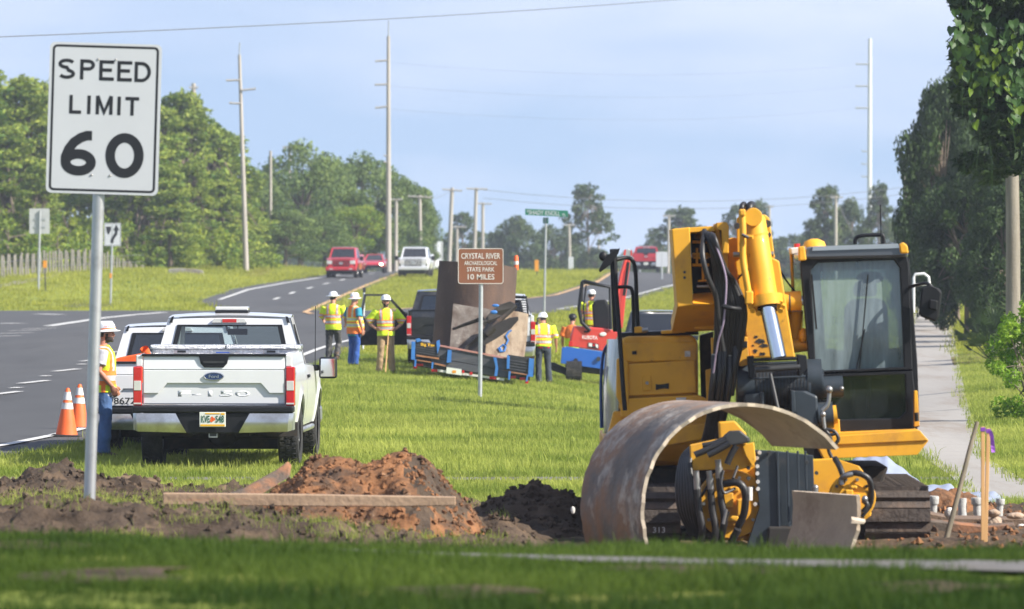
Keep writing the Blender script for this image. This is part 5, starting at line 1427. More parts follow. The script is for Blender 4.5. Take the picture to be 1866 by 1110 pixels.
# ------------------------------------------------------------------ traffic cones
m_cone_white = M('cone_reflective_white', (.62, .61, .59), rough=.6, var=.15, vscale=6, dirt=(.33, .29, .26), dscale=7, dlev=(.5, .68))
m_cone_base = M('cone_base_rubber', (.025, .024, .024), rough=.9, var=.2)
def cone(px, py_top, py_bot, D, label):
    b = pt(px, py_bot, D); zb = z1(b.x, D) + .03
    h = CAMZ - (py_top - 450) / FPX * D - zb
    t = thing('traffic_cone', label, 'traffic cone', (b.x, D, zb), 'orange cones on the road shoulder')
    rr = lambda z: .028 + (.165 - .028) * (1 - z / h)
    T = Matrix.Translation(t.location)
    MB().lathe([(rr(.03), .03), (rr(h * .3), h * .3), (rr(h * .97), h * .97), (rr(h) * .6, h)], 20, T).build('cone_body', m_orange, t, smooth=50)
    for a_, b_ in ((.57, .70), (.755, .92)):
        MB().lathe([(rr(h * q) + .004, h * q) for q in (a_, (a_ + b_) / 2, b_)], 20, T, cap=False).build('reflective_collar', m_cone_white, t, smooth=50)
    MB().prism([(t.location.x + x, D + y, zb - .0) for x, y in ((-.19, -.21), (.19, -.21), (.21, -.19), (.21, .19), (.19, .21), (-.19, .21), (-.21, .19), (-.21, -.19))], (0, 0, .035)).build('base', m_cone_base, t, bevel=.008)
    t.rotation_euler = (0, R(1.5), 0)
cone(121, 707, 818, 87.5, 'nearer orange cone with two dirty white bands')
cone(143, 700, 806, 91.5, 'farther orange cone partly behind the other one')

# ------------------------------------------------------------------ loaded trailer
TD = 135.0
m_tr_black = M('trailer_black_steel', (.020, .021, .024), rough=.6, var=.3, vscale=3, dirt=(.10, .07, .05), dscale=2.4, dlev=(.55, .75))
m_tr_board = M('dark_trailer_board', (.062, .066, .082), rough=.8, var=.3, vscale=3, streak=(.5, 2, 5), dirt=(.12, .10, .09), dscale=3, dlev=(.55, .75))
m_tr_blue = M('blue_spray_paint', (.035, .17, .50), rough=.6, var=.15, vscale=5)
m_rusty = M('rusty_casing_steel', (.105, .066, .052), rough=.8, metal=.1, var=.3, vscale=1.2, bump=.25, bscale=14, dirt=(.17, .095, .06), dscale=1.3, dlev=(.48, .70), streak=(1, 1, .4), dirt2=((.27, .24, .22), 1.6, .57, .68))
m_pale_steel = M('pale_scuffed_steel', (.17, .145, .125), rough=.75, var=.25, vscale=2.5, bump=.2, dirt=(.085, .058, .045), dscale=2, dlev=(.44, .62), dirt2=((.30, .27, .24), 3, .55, .68))
m_tan = M('tan_scabby_plate', (.44, .34, .245), rough=.85, var=.2, vscale=3, bump=.3, dirt=(.20, .13, .085), dscale=2.6, dlev=(.44, .64), streak=(1.6, 1, .7))
m_auger = M('dark_auger_steel', (.035, .030, .029), rough=.55, metal=.3, var=.3, vscale=2, dirt=(.14, .075, .045), dscale=2, dlev=(.58, .75))
m_bolt_red = M('red_reflector', (.50, .015, .02), rough=.35)
b = pt(860, 700, TD)
tr = thing('utility_trailer', 'low black trailer with blue painted ramp hinges, loaded with scrap steel', 'trailer', (b.x, TD, z1(b.x, TD)))
def tp(x, y, dy=0): return pt(x, y, TD) + Vector((0, dy, 0))
MB().prism([tp(752, 655), tp(966, 683), tp(966, 694), tp(752, 667)], (0, .12, 0)).build('rear_bumper_bar', m_tr_black, tr, bevel=.01)
MB().prism([tp(757, 646, .13), tp(960, 672, .13), tp(960, 682, .13), tp(757, 656, .13)], (0, 4.6, 0)).build('deck', m_tr_black, tr)
MB().prism([tp(787, 631, -.03), tp(932, 656, -.03), tp(928, 676, -.03), tp(786, 651, -.03)], (0, .05, 0)).build('rear_board', m_tr_board, tr, bevel=.006)
MB().prism([tp(786, 652, -.03), tp(928, 677, -.03), tp(927, 690, -.03), tp(785, 664, -.03)], (0, .05, 0)).build('rear_board', m_tr_board, tr, bevel=.006)
m_pink = M('faded_pink_edge', (.42, .20, .17), rough=.85, var=.25, vscale=6)
m_rust2 = M('bare_rust', (.30, .14, .07), rough=.9, var=.3, vscale=6)
MB().prism([tp(800, 628, -.06), tp(932, 653, -.06), tp(932, 656, -.06), tp(800, 631, -.06)], (0, .1, 0)).build('board_edge', m_pink, tr)
for P in ([(759, 646), (800, 652), (800, 655), (759, 649)], [(760, 655), (786, 659), (786, 661), (760, 657)], [(928, 676), (962, 682), (962, 684), (928, 679)], [(792, 661), (812, 665), (812, 668), (792, 664)]):
    MB().prism([tp(x, y, -.125) for x, y in P], (0, .02, 0)).build('rust_strip', m_rust2, tr)
for P, nm in (([(757, 620), (800, 627), (800, 652), (757, 645)], 0), ([(926, 646), (966, 652), (966, 684), (926, 676)], 1)):
    rp_ = MB().prism([tp(x, y, -.10) for x, y in P], (0, .07, 0)).build('ramp', m_tr_black, tr, bevel=.01)
    for j in range(4):
        (xa, ya), (xb, yb) = P[0], P[1]; h = P[3][1] - P[0][1]
        MB().prism([tp(xa + 1, ya + h * (.3 + .17 * j), -.115), tp(xb - 1, yb + h * (.3 + .17 * j), -.115), tp(xb - 1, yb + h * (.36 + .17 * j), -.115), tp(xa + 1, ya + h * (.36 + .17 * j), -.115)], (0, .02, 0)).build('ramp_rung', m_tr_board, rp_)
    if nm == 0: put_text('Big Tex', 26 * TD / FPX, 7 * TD / FPX, m_yellow_ink, rp_, tp(780, 629, -.118), tilt=(R(90) - PI / 2, R(4), 0), bold=.03)
for P in ([(750, 622), (757, 623), (756, 656), (749, 655)], [(795, 622), (801, 619), (802, 630), (797, 645)], [(757, 618), (764, 616), (769, 621), (760, 624)], [(964, 653), (973, 654), (971, 687), (962, 686)], [(924, 646), (929, 650), (928, 672), (923, 672)]):
    MB().prism([tp(x, y, -.14) for x, y in P], (0, .06, 0)).build('ramp_hinge', m_tr_blue, tr, bevel=.005)
for P in ([(816, 638), (823, 638), (822, 660), (814, 661)], [(899, 651), (905, 652), (908, 672), (906, 685), (901, 685), (903, 668)], [(756, 655), (759, 655), (758, 668), (755, 668)], [(787, 660), (790, 660), (789, 672), (786, 672)], [(927, 676), (931, 677), (929, 692), (926, 692)], [(960, 683), (963, 683), (961, 695), (958, 695)]):
    MB().prism([tp(x, y, -.152) for x, y in P], (0, .11, 0)).build('blue_strap', m_tr_blue, tr)
for x0, y0, x1, y1 in ((758, 663, 771, 667), (753, 668, 760, 672), (786, 673, 797, 678), (842, 675, 846, 680), (856, 678, 861, 683), (892, 686, 904, 691), (930, 685, 940, 690), (947, 688, 957, 693), (957, 694, 963, 699)):
    MB().pbox(x0, y0, x1, y1, TD - .03, .03).build('marker_light', m_bolt_red, tr)
MB().prism([tp(797, 673, -.02), tp(892, 686, -.02), tp(892, 690, -.02), tp(797, 677, -.02)], (0, .02, 0)).build('reflective_tape', m_cone_white, tr)
MB().prism([tp(905, 688, -.02), tp(919, 690, -.02), tp(919, 694, -.02), tp(905, 692, -.02)], (0, .02, 0)).build('reflective_tape', m_cone_white, tr)
lp = MB().prism([tp(814, 669, -.05), tp(841, 673, -.05), tp(841, 684, -.05), tp(813, 680, -.05)], (0, .02, 0)).build('licence_plate', m_plate, tr)
MB().pbox(824, 675, 831, 680, TD - .055, .003).build('orange_emblem', m_orange_refl, lp)
for x0, x1, dy in ((757, 777, .9), (757, 777, 1.8), (931, 953, .9), (931, 953, 1.8)):
    c = pt((x0 + x1) / 2, 0, TD + dy); zz = .30
    wh = wheel(tr, 0, 0, .33, .22, 1)
    for o in (wh,): o.location = Vector((c.x, TD + dy, z1(c.x, TD + dy) - .02)) - tr.location
for s_, P in ((-1, [(752, 648), (800, 654)]), (1, [(922, 668), (966, 674)])):
    pass
# scrap on the trailer
cs = thing('casing_section', 'tall curved brown steel casing sheet standing on the trailer', 'steel casing', pt(862, 640, TD + 1.8))
rows_o, rows_i = [], []
for j in range(15):
    q = j / 14; v = q
    xl, xr = 798 - 15 * v, 945 - 10 * v - 2 * v * v
    yl, yr = 475 + 177 * v, 489 + 160 * v
    ro, ri = [], []
    for i in range(25):
        u = i / 24; bul = math.sin(PI * u)
        x = xl + (xr - xl) * (.5 - .5 * math.cos(PI * (.08 + .84 * u))) / 1.0
        p = pt(x, yl + (yr - yl) * u - (3 * bul if j == 0 else 0), TD + 2.3)
        ro.append(p + Vector((0, -.62 * bul, 0))); ri.append(p + Vector((0, -.62 * bul + .035, 0)))
    rows_o.append(ro); rows_i.append(ri)
mb = MB().grid(rows_o).grid(rows_i)
for A, B in ((rows_o[0], rows_i[0]), (rows_o[-1], rows_i[-1]), ([r_[0] for r_ in rows_o], [r_[0] for r_ in rows_i]), ([r_[-1] for r_ in rows_o], [r_[-1] for r_ in rows_i])): mb.grid([A, B])
mb.build('shell', m_rusty, cs, smooth=50)
pp = thing('steel_plate', 'pale torn steel plate leaning against the brown casing sheet', 'steel plate', pt(850, 650, TD + .9))
P = [(826, 553), (842, 556), (868, 560), (884, 562), (900, 566), (905, 652), (818, 655), (822, 600)]
MB().prism([pt(x, y, TD + 1.2 + .5 * (650 - y) / 100) for x, y in P], (0, .03, 0)).build('plate', m_pale_steel, pp)
tn = thing('steel_plate', 'tan scabby steel plate with blue sprayed marks on the right of the trailer', 'steel plate', pt(920, 650, TD + .6))
P = [(884, 652), (886, 618), (897, 590), (912, 572), (925, 566), (945, 568), (963, 572), (961, 610), (955, 655)]
tpl = MB().prism([pt(x, y, TD + .7 + .45 * (650 - y) / 90) for x, y in P], (0, .035, 0)).build('plate', m_tan, tn)
def on_tan(x, y): return pt(x, y, TD + .7 + .45 * (650 - y) / 90 - .012)
for L in ([(914, 640), (911, 633), (917, 628), (922, 632), (919, 640), (912, 641), (908, 634)], [(922, 628), (926, 620), (922, 612), (928, 604), (932, 602)]):
    MB().tube([on_tan(x, y) for x, y in L], .022, 5).build('blue_mark', m_tr_blue, tn)
ag = thing('auger', 'dark broken auger with wide blades lying on the trailer load', 'auger', pt(880, 640, TD + .2))
A, B = pt(838, 648, TD + .55), pt(938, 556, TD + 1.0)
MB().tube([A, B], .085, 12).build('shaft', m_auger, ag, smooth=50)
ax = (B - A).normalized(); e1 = ax.orthogonal().normalized(); e2 = ax.cross(e1)
def blade(poly, dy, th=.03):
    n = len(poly); c = Vector()
    return MB().prism([pt(x, y, TD + dy + .25 * math.sin(PI * i / n)) for i, (x, y) in enumerate(poly)], (0.0, th, .012)).build('blade', m_auger, ag)
blade([(824, 599), (845, 590), (880, 577), (884, 583), (850, 594), (826, 602)], .30)
blade([(880, 588), (893, 570), (912, 556), (930, 550), (936, 553), (934, 561), (915, 575), (893, 590), (882, 596)], .35)
blade([(838, 650), (850, 632), (875, 612), (905, 590), (928, 580), (944, 578), (945, 583), (930, 600), (905, 617), (878, 632), (855, 646)], .22)
blade([(836, 650), (850, 630), (872, 612), (885, 607), (884, 612), (862, 628), (845, 648)], .12)
MB().tube([pt(884, 610, TD + .2), pt(896, 596, TD + .25)], [.10, .13], 14).build('blade_hub', m_auger, ag, smooth=40)
for x, y, r_ in ((903, 557, .035), (900, 569, .045)):
    MB().ell(pt(x, y, TD + .33), (.08, .02, r_)).build('blue_mark', m_tr_blue, ag, smooth=60)
oc = thing('marker_tube', 'orange and white marker standing at the right edge of the brown casing sheet', 'marker', pt(940, 492, TD + 2.3))
MB().lathe([(.055, 0), (.05, .3), (.03, .33)], 10, Matrix.Translation(pt(940.5, 492, TD + 2.5))).build('tube', m_orange, oc, smooth=50)
MB().lathe([(.058, .12), (.056, .2)], 10, Matrix.Translation(pt(940.5, 492, TD + 2.5)), cap=False).build('white_band', m_cone_white, oc)

# ------------------------------------------------------------------ mini excavator
KD = 150.0
m_kr = paint('mini_excavator_red', (.62, .055, .045))
m_kb = paint('mini_excavator_blue', (.018, .12, .50))
m_lime_txt = M('white_lettering', (.75, .75, .75), rough=.5)
b = pt(1085, 707, KD)
mx = thing('mini_excavator', 'small orange red and blue tracked excavator with a man in its cab', 'mini excavator', (b.x, KD, z1(b.x, KD)))
def kp_(x, y, dy=0): return pt(x, y, KD) + Vector((0, dy, 0))
def kpoly(nm, P, D0, dep, mat, bev=.03): return MB().prism([kp_(x, y, D0) for x, y in P], (0, dep, 0)).build(nm, mat, mx, bevel=bev)
kpoly('counterweight', [(1024, 634), (1034, 632), (1124, 645), (1150, 648), (1150, 678), (1122, 676), (1022, 662)], 0, 1.0, m_kb, .05)
for x in (1049, 1091):
    MB().lathe([(.055, 0), (.055, .03)], 12, Matrix.Translation(kp_(x, 657 if x < 1060 else 654, -.02)) @ Matrix.Rotation(PI / 2, 4, 'X')).build('lifting_eye', m_dark_metal, mx)
hd = kpoly('engine_hood', [(1045, 594), (1100, 598), (1126, 604), (1150, 612), (1150, 647), (1124, 644), (1037, 631), (1040, 612)], .02, .9, m_kr, .06)
put_text('KUBOTA', 28 * KD / FPX, 7 * KD / FPX, m_lime_txt, hd, kp_(1075, 615, -.01), tilt=(0, R(3), 0), bold=.02)
MB().prism([kp_(x, y, .005) for x, y in ((1072, 624), (1091, 627), (1091, 636), (1072, 633))], (0, .012, 0)).build('decal', m_black_ink, hd)
MB().prism([kp_(x, y, .0) for x, y in ((1073, 625), (1079, 626), (1079, 632), (1073, 631))], (0, .004, 0)).build('decal_block', m_lime_txt, hd)
MB().prism([kp_(x, y, .0) for x, y in ((1085, 627), (1090, 628), (1090, 635), (1086, 633))], (0, .004, 0)).build('decal_block', m_lime_txt, hd)
MB().prism([kp_(x, y, .0) for x, y in ((1080, 627), (1084, 627.5), (1084, 631), (1080, 630.5))], (0, .004, 0)).build('decal_block', m_bolt_red, hd)
MB().ell(kp_(1099, 609, .005), (.085, .006, .05)).build('emblem', m_lime_txt, hd)
MB().pbox(1064, 603, 1074, 606, KD - .004, .02).build('vent', m_plastic, hd)
kpoly('tail_lamp', [(1037, 622), (1043, 623), (1043, 632), (1036, 631)], -.01, .05, m_redlens, .005)
kpoly('swing_base', [(1040, 664), (1150, 680), (1150, 690), (1050, 678)], .2, 1.2, m_dark_metal, .02)
for x0, x1 in ((1000, 1045), (1092, 1136)):
    cx = kp_((x0 + x1) / 2, 690); y0, y1 = -.35, 1.6
    zc = z1(cx.x, KD) + .22
    lp_ = []
    for i in range(25):
        t_ = i / 24 * 2 * PI; yy = (y0 + y1) / 2 + ((y1 - y0) / 2 - .22) * (1 if math.cos(t_) > 0 else -1) + .22 * math.cos(t_); lp_.append((yy, zc + .22 * math.sin(t_)))
    hw = (x1 - x0) / 2 * KD / FPX * .62
    xk = kp_(1046 if x0 < 1050 else 1122, 690).x
    tk = MB().grid([[Vector((xk + s_ * hw, KD + yy, zz)) for yy, zz in lp_] for s_ in (-1, 1)]).build('track', m_tyre, mx, smooth=30)
    MB().prism([Vector((xk - hw * .9, KD + yy, zz)) for yy, zz in lp_[:-1]], (hw * 1.8, 0, 0)).build('track_frame', m_under, tk)
    for i in range(24):
        yy, zz = lp_[i]
        n = Vector((0, yy - (y0 + y1) / 2 if abs(yy - (y0 + y1) / 2) > .75 else 0, zz - zc)).normalized()
        MB().box((xk, KD + yy, zz) , (hw * 2.05, .09, .05), rot=Matrix.Rotation(math.atan2(-n.y, n.z), 3, 'X')).build('track_shoe', m_tyre, tk)
kpoly('dozer_arm', [(1000, 662), (1010, 662), (1042, 676), (1040, 688), (1004, 676)], 1.0, .2, m_dark_metal, .01)
cf = MB().tube([kp_(1076, 603), kp_(1060, 588), kp_(1055, 562), kp_(1061, 514), kp_(1065, 512), kp_(1112, 524), kp_(1113, 600)], .045, 8).build('cab_frame', m_plastic, mx, smooth=50)
MB().tube([kp_(1066, 596, .05), kp_(1063, 562, .05), kp_(1068, 520, .05)], .02, 6).build('window_trim', m_plastic, cf)
MB().tube([kp_(1061, 514, 1.1), kp_(1116, 524, 1.1)], .04, 8).tube([kp_(1063, 513), kp_(1063, 513, 1.1)], .04, 8).tube([kp_(1112, 524), kp_(1112, 524, 1.1)], .04, 8).tube([kp_(1060, 590, 1.1), kp_(1061, 514, 1.1)], .035, 8).build('roof_frame', m_plastic, cf, smooth=50)
MB().prism([kp_(x, y, .35) for x, y in ((1079, 556), (1085, 547), (1105, 546), (1112, 560), (1113, 600), (1082, 600))], (0, .18, 0)).build('seat', m_plastic, mx, bevel=.05)
bm_ = MB().prism([kp_(x, y, 1.6) for x, y in ((1129, 600), (1137, 600), (1143, 540), (1150, 486), (1152, 462), (1143, 462), (1138, 500), (1131, 560))], (0, .14, 0)).build('boom', m_kr, mx, bevel=.02)
MB().prism([kp_(x, y, 1.9) for x, y in ((1119, 600), (1126, 600), (1134, 540), (1141, 490), (1137, 484), (1130, 520))], (0, .14, 0)).build('boom_plate', m_kr, mx, bevel=.02)
MB().tube([kp_(1126, 540, 1.5), kp_(1134, 500, 1.5), kp_(1143, 470, 1.5)], .045, 8).build('boom_cylinder', m_kr, mx, smooth=50)
MB().tube([kp_(1139, 540, 1.5), kp_(1147, 478, 1.5)], .04, 8).build('boom_hose', m_plastic, mx)
MB().prism([kp_(x, y, 1.5) for x, y in ((1140, 470), (1141, 457), (1146, 453), (1152, 456), (1153, 470))], (0, .25, 0)).build('boom_knuckle', m_galv, mx, bevel=.02)
MB().prism([kp_(x, y, 1.49) for x, y in ((1138, 465), (1140, 455), (1143, 455), (1142, 466))], (0, .27, 0)).prism([kp_(x, y, 1.49) for x, y in ((1151, 466), (1152, 455), (1154, 457), (1154, 466))], (0, .27, 0)).build('knuckle_plate', m_kr, mx)
# ------------------------------------------------------------------ big yellow excavator with its boom folded towards the camera
m_yel = M('excavator_yellow', (.70, .355, .024), rough=.56, var=.12, vscale=2, coat=.04, spec=.4, dirt=(.40, .19, .045), dscale=2.2, dlev=(.50, .78), dirt2=((.13, .08, .045), 6, .62, .72), bump=.05, bscale=8)
m_navy = M('dark_slate_steel', (.024, .034, .046), rough=.45, var=.2, vscale=3, dirt=(.085, .075, .065), dscale=4, dlev=(.58, .8))
m_hose = M('hydraulic_hose', (.016, .016, .018), rough=.45, var=.25, vscale=8, dirt=(.06, .055, .05), dscale=5, dlev=(.6, .8))
m_rod = M('chrome_piston_rod', (.70, .74, .80), rough=.18, metal=1, var=.05)
m_fit = M('steel_fitting', (.30, .30, .30), rough=.4, metal=.8, var=.2)
m_mud = M('muddy_track', (.060, .048, .042), rough=.95, var=.4, vscale=4, bump=.7, bscale=16, dirt=(.13, .09, .065), dscale=2.5)
m_cabglass = glass_mat('dusty_cab_glass', (.34, .48, .50), .90, dust=.50, rough=.05)
m_cabglass_low = glass_mat('lower_cab_glass', (.10, .13, .14), .88, dust=.05)
m_blue_stripe = M('blue_edge_stripe', (.035, .075, .22), rough=.45, var=.08)
m_sidepanel = M('glossy_side_panel', (.34, .33, .29), rough=.14, metal=.75, var=.35, vscale=5, streak=(5, 5, .35))
m_cabroof = M('cab_roof_paint', (.06, .065, .075), rough=.2, coat=1)
XD = 55.0
b = pt(1400, 985, XD + 1)
ex = thing('excavator', 'large yellow excavator facing the camera with its boom folded beside the cab', 'excavator', (b.x, XD + 1, z1(b.x, XD + 1)))
def E(x, y, d=0): return pt(x, y, XD + d)
def EP(nm, P, d, dep, mat, bev=.008, par=None): return MB().prism([E(x, y, d) for x, y in P], (0, dep, 0)).build(nm, mat, par or ex, bevel=bev)
def ET(nm, P, rpx, mat, n=8, par=None, d=0): return MB().tube([E(*(p if len(p) == 3 else (p[0], p[1], d))) for p in P], [r_ / 200 for r_ in rpx] if isinstance(rpx, list) else rpx / 200, n).build(nm, mat, par or ex, smooth=50)
def spl(P, n=6):
    """smooth curve through pixel points"""
    P = [tuple(p) + ((0,) if len(p) == 2 else ()) for p in P]; out = []
    for i in range(len(P) - 1):
        p0, p1, p2, p3 = P[max(0, i - 1)], P[i], P[i + 1], P[min(len(P) - 1, i + 2)]
        for k in range(n):
            t = k / n
            out.append(tuple(.5 * (2 * b_ + (c - a) * t + (2 * a - 5 * b_ + 4 * c - d_) * t * t + (3 * b_ - a - 3 * c + d_) * t ** 3) for a, b_, c, d_ in zip(p0, p1, p2, p3)))
    out.append(P[-1]); return out
def ED(nm, x, y, d, rpx, th, mat, par=None, n=24, prof=None):
    """disc facing the camera"""
    r_ = rpx / 200
    pr = prof or [(.001, th), (r_ * .93, th), (r_, th * .8), (r_, 0)]
    return MB().lathe(pr, n, Matrix.Translation(E(x, y, d)) @ Matrix.Rotation(PI / 2, 4, 'X')).build(nm, mat, par or ex, smooth=40)
# undercarriage: two tracks running towards the camera
for x0, x1 in ((1120, 1238), (1572, 1690)):
    xl, xr = E(x0, 0).x, E(x1, 0).x; xc = (xl + xr) / 2; w = xr - xl
    y0, y1 = XD - .4, XD + 3.2; r_ = .27; zc = z1(xc, XD) + r_ - .04
    pts_ = []
    n = 40; L = (y1 - y0 - 2 * r_)
    for i in range(n):
        s_ = (2 * L + 2 * PI * r_) * i / n
        if s_ < L: p, a = (y0 + r_ + s_, zc + r_), 0
        elif s_ < L + PI * r_: q_ = (s_ - L) / r_; p, a = (y1 - r_ + r_ * math.sin(q_), zc + r_ * math.cos(q_)), q_
        elif s_ < 2 * L + PI * r_: p, a = (y1 - r_ - (s_ - L - PI * r_), zc - r_), PI
        else: q_ = (s_ - 2 * L - PI * r_) / r_; p, a = (y0 + r_ - r_ * math.sin(q_), zc - r_ * math.cos(q_)), PI + q_
        pts_.append((p, a))
    tk = MB().prism([Vector((xl + w * .12, p[0], p[1])) for p, a in pts_], (w * .76, 0, 0)).build('track', m_under, ex)
    me = MB().box((0, 0, 0), (w, .21, .045)).box((0, 0, .035), (w, .03, .06)).mesh('track_shoe', m_mud)
    for p, a in pts_:
        o = link('track_shoe', me, tk); o.location = Vector((xc, p[0], p[1])) - ex.location; o.rotation_euler = (-a, 0, 0)
put_text('313', .11, .05, m_cone_white, ex, E(1201, 966, -.56))
EP('turntable', [(1180, 850), (1620, 850), (1600, 905), (1200, 905)], .9, 1.6, m_under, .03)
# engine side
hood = EP('engine_hood', [(1130, 622), (1140, 613), (1262, 611), (1272, 622), (1273, 745), (1128, 748)], .5, 2.4, m_yel, .04)
EP('upper_panel', [(1131, 626), (1270, 622), (1270, 657), (1131, 661)], .47, .06, m_yel, .012, hood)
dor = EP('access_door', [(1144, 664), (1266, 656), (1269, 716), (1145, 722)], .44, .06, m_yel, .010, hood)
EP('latch_plate', [(1170, 685), (1186, 684), (1187, 711), (1171, 712)], .425, .03, m_yel, .004, dor)
ED('latch', 1179, 698, .42, 3, .02, m_fit, dor, 12)
EP('door_handle', [(1195, 700), (1201, 701), (1211, 700), (1219, 698), (1219, 709), (1211, 708), (1203, 709), (1195, 711)], .43, .03, m_plastic, .003, dor)
EP('lower_panel', [(1131, 727), (1271, 720), (1290, 728), (1292, 752), (1131, 760)], .42, .4, m_yel, .012)
EP('corner_panel', [(1124, 655), (1131, 652), (1145, 660), (1146, 735), (1130, 737), (1123, 722)], .41, .5, m_yel, .012)
EP('side_skirt', [(1100, 800), (1288, 770), (1288, 800), (1100, 832)], .35, 2.6, m_yel, .012)
MB().prism([E(1104, 832, .36), E(1286, 801, .36), E(1284, 846, .75), E(1115, 852, .75)], (0, 1.8, 0)).build('skirt_lower', m_yel, ex, bevel=.01)
EP('hood_base', [(1118, 750), (1290, 745), (1290, 775), (1105, 803)], .5, 2.4, m_yel, .01)
# curved glossy side panel with a blue edge
rows = []
for j in range(9):
    v = j / 8; yy = 618 + 172 * v
    rows.append([E(1127 - 29 * math.sin(PI / 2 * u) + (8 * (1 - v) ** 3 if v < .5 else 0), yy, .55 + 1.5 * (1 - math.cos(PI / 2 * u)) * .6) for u in [i / 8 for i in range(9)]])
sp = MB().grid(rows).build('side_panel', m_sidepanel, ex, smooth=60)
ET('edge_stripe', spl([(1113, 622, 1.2), (1101, 640, 1.3), (1096, 675, 1.35), (1095, 720, 1.35), (1096, 780, 1.35)]), 3.0, m_blue_stripe, 8, sp)
# warning decals and stains on the hood
for x0, y0, x1, y1, m_ in ((1248, 640, 1258, 650, m_cone_white), (1152, 640, 1160, 646, m_plastic), (1232, 725, 1250, 731, m_cone_white)): EP('decal', [(x0, y0), (x1, y0 - .5), (x1, y1), (x0, y1)], .40 if y0 > 700 else .462, .01, m_, 0, hood)
EP('side_light_strip', [(1104, 668), (1110, 667), (1110, 700), (1104, 701)], .9, .02, m_white_sheet, .002, sp)
# handrails, mirror post on the left
hr = ET('handrail', spl([(1139, 748, .3), (1135, 700, .3), (1129, 610, .35), (1122, 520, .4), (1118, 458, .4)], 4), [4.2] * 16 + [4.2], m_plastic)
EP('rail_post', [(1111, 454), (1124, 453), (1128, 560), (1128, 605), (1117, 605), (1114, 540)], .42, .06, m_plastic, .006)
ET('rail_loop', spl([(1120, 474, .45), (1140, 470, .5), (1152, 474, .5), (1158, 495, .5), (1160, 540, .5), (1163, 600, .5)]), 3.8, m_plastic)
ET('rail_loop', spl([(1121, 524, .45), (1143, 523, .45), (1152, 530, .45), (1154, 560, .45), (1155, 606, .45)]), 3.4, m_plastic)
EP('mirror', [(1130, 452), (1127, 462), (1113, 482), (1093, 497), (1091, 492), (1101, 472), (1118, 456)], .36, .04, m_plastic, .006)
MB().ell(E(1099, 467, .4), (.04, .03, .045)).tube([E(1099, 467, .4), E(1118, 464, .42)], .012, 6).build('mirror_ball', m_plastic, ex, smooth=60)
EP('rail_clamp', [(1156, 596), (1166, 595), (1178, 600), (1178, 606), (1156, 607)], .42, .08, m_yel, .008)
ET('rail_bolt', [(1170, 602), (1181, 601)], 4, m_fit, 8, None, .42)
EP('top_edge', [(1130, 607), (1272, 600), (1274, 610), (1130, 615)], .6, .5, m_plastic, .008)
EP('filler_cap', [(1205, 603), (1250, 600), (1250, 606), (1205, 609)], .5, .2, m_yel, .01)
# yellow open box at the stick head
bx_ = MB().prism([E(x, y, -.3) for x, y in ((1224, 418), (1257, 414), (1263, 556), (1234, 560))], (0, .9, 0)).build('head_box', m_yel, ex, bevel=.01)
EP('box_top', [(1226, 417), (1300, 412), (1304, 421), (1258, 424)], -.28, .85, m_yel, .006, bx_)
EP('box_back', [(1258, 420), (1322, 418), (1326, 600), (1266, 600)], .35, .05, m_yel, .004, bx_)
bq = [E(1234, 560, -.28), E(1264, 556, -.28), E(1316, 552, -.20), E(1330, 572, .05), E(1314, 602, .50), E(1224, 606, .50)]
MB().prism(bq, (0, .35, .10)).build('box_bottom', m_yel, bx_, bevel=.006)
EP('cavity_shade_panel', [(1259, 470), (1302, 470), (1304, 555), (1264, 556)], .25, .06, m_plastic, 0, bx_)  # black panels standing in for the shade inside the open box
EP('cavity_shade_panel', [(1258, 426), (1300, 426), (1302, 462), (1260, 464)], .30, .04, m_plastic, 0, bx_)
EP('box_rib', [(1302, 408), (1324, 406), (1328, 520), (1306, 520)], -.15, .4, m_yel, .008, bx_)
for x, y in ((1247.5, 496), (1247.5, 506)): ED('bolt', x, y, -.31, 2.6, .012, m_dark_metal, bx_, 10)
for P, w_ in (([(1268, 424), (1281, 440), (1282, 452)], 2.5), ([(1262, 441), (1290, 441)], 3), ([(1262, 463), (1290, 463)], 2.5), ([(1270, 452), (1270, 484)], 2.2), ([(1281, 484), (1281, 510)], 2.4), ([(1262, 483), (1292, 483)], 3.0), ([(1275, 424), (1300, 422)], 3.5), ([(1264, 470), (1290, 470)], 2), ([(1272, 512), (1295, 510)], 2)):
    ET('box_brace', [(x, y, .0) for x, y in P], w_, m_yel, 6, bx_)
for y in (522, 543): ET('spool', [(1270, y, .1), (1293, y, .1)], 3.2, m_rim, 8, bx_)
EP('top_bracket', [(1305, 406), (1324, 405), (1328, 412), (1328, 462), (1316, 462), (1315, 420), (1306, 418)], -.32, .12, m_yel, .008)
ET('bracket_valve', [(1316, 418, -.2), (1319, 445, -.2)], 5, m_fit, 8)
# main boom
boom = EP('boom', [(1340, 478), (1352, 468), (1404, 468), (1420, 476), (1449, 652), (1366, 652)], -.05, .7, m_yel, .012)
EP('boom_shoulder', [(1326, 436), (1340, 432), (1350, 440), (1358, 470), (1366, 652), (1330, 640), (1328, 520)], .15, .5, m_yel, .012)
EP('boom_ear', [(1343, 398), (1350, 392), (1360, 396), (1366, 470), (1344, 470)], -.02, .12, m_yel, .01)
EP('boom_ear', [(1386, 392), (1394, 391), (1402, 398), (1412, 470), (1398, 470)], -.02, .12, m_yel, .01)
for x, y, r_ in ((1343, 412, 6), (1398, 408, 7), (1400, 428, 5)): ED('pivot_pin', x, y, -.06, r_, .05, m_dark_metal)
ET('cross_pin', [(1336, 464, -.12), (1352, 464, -.12)], 5, m_fit, 10); ET('cross_pin', [(1398, 463, -.1), (1410, 463, -.1)], 5, m_fit, 10)
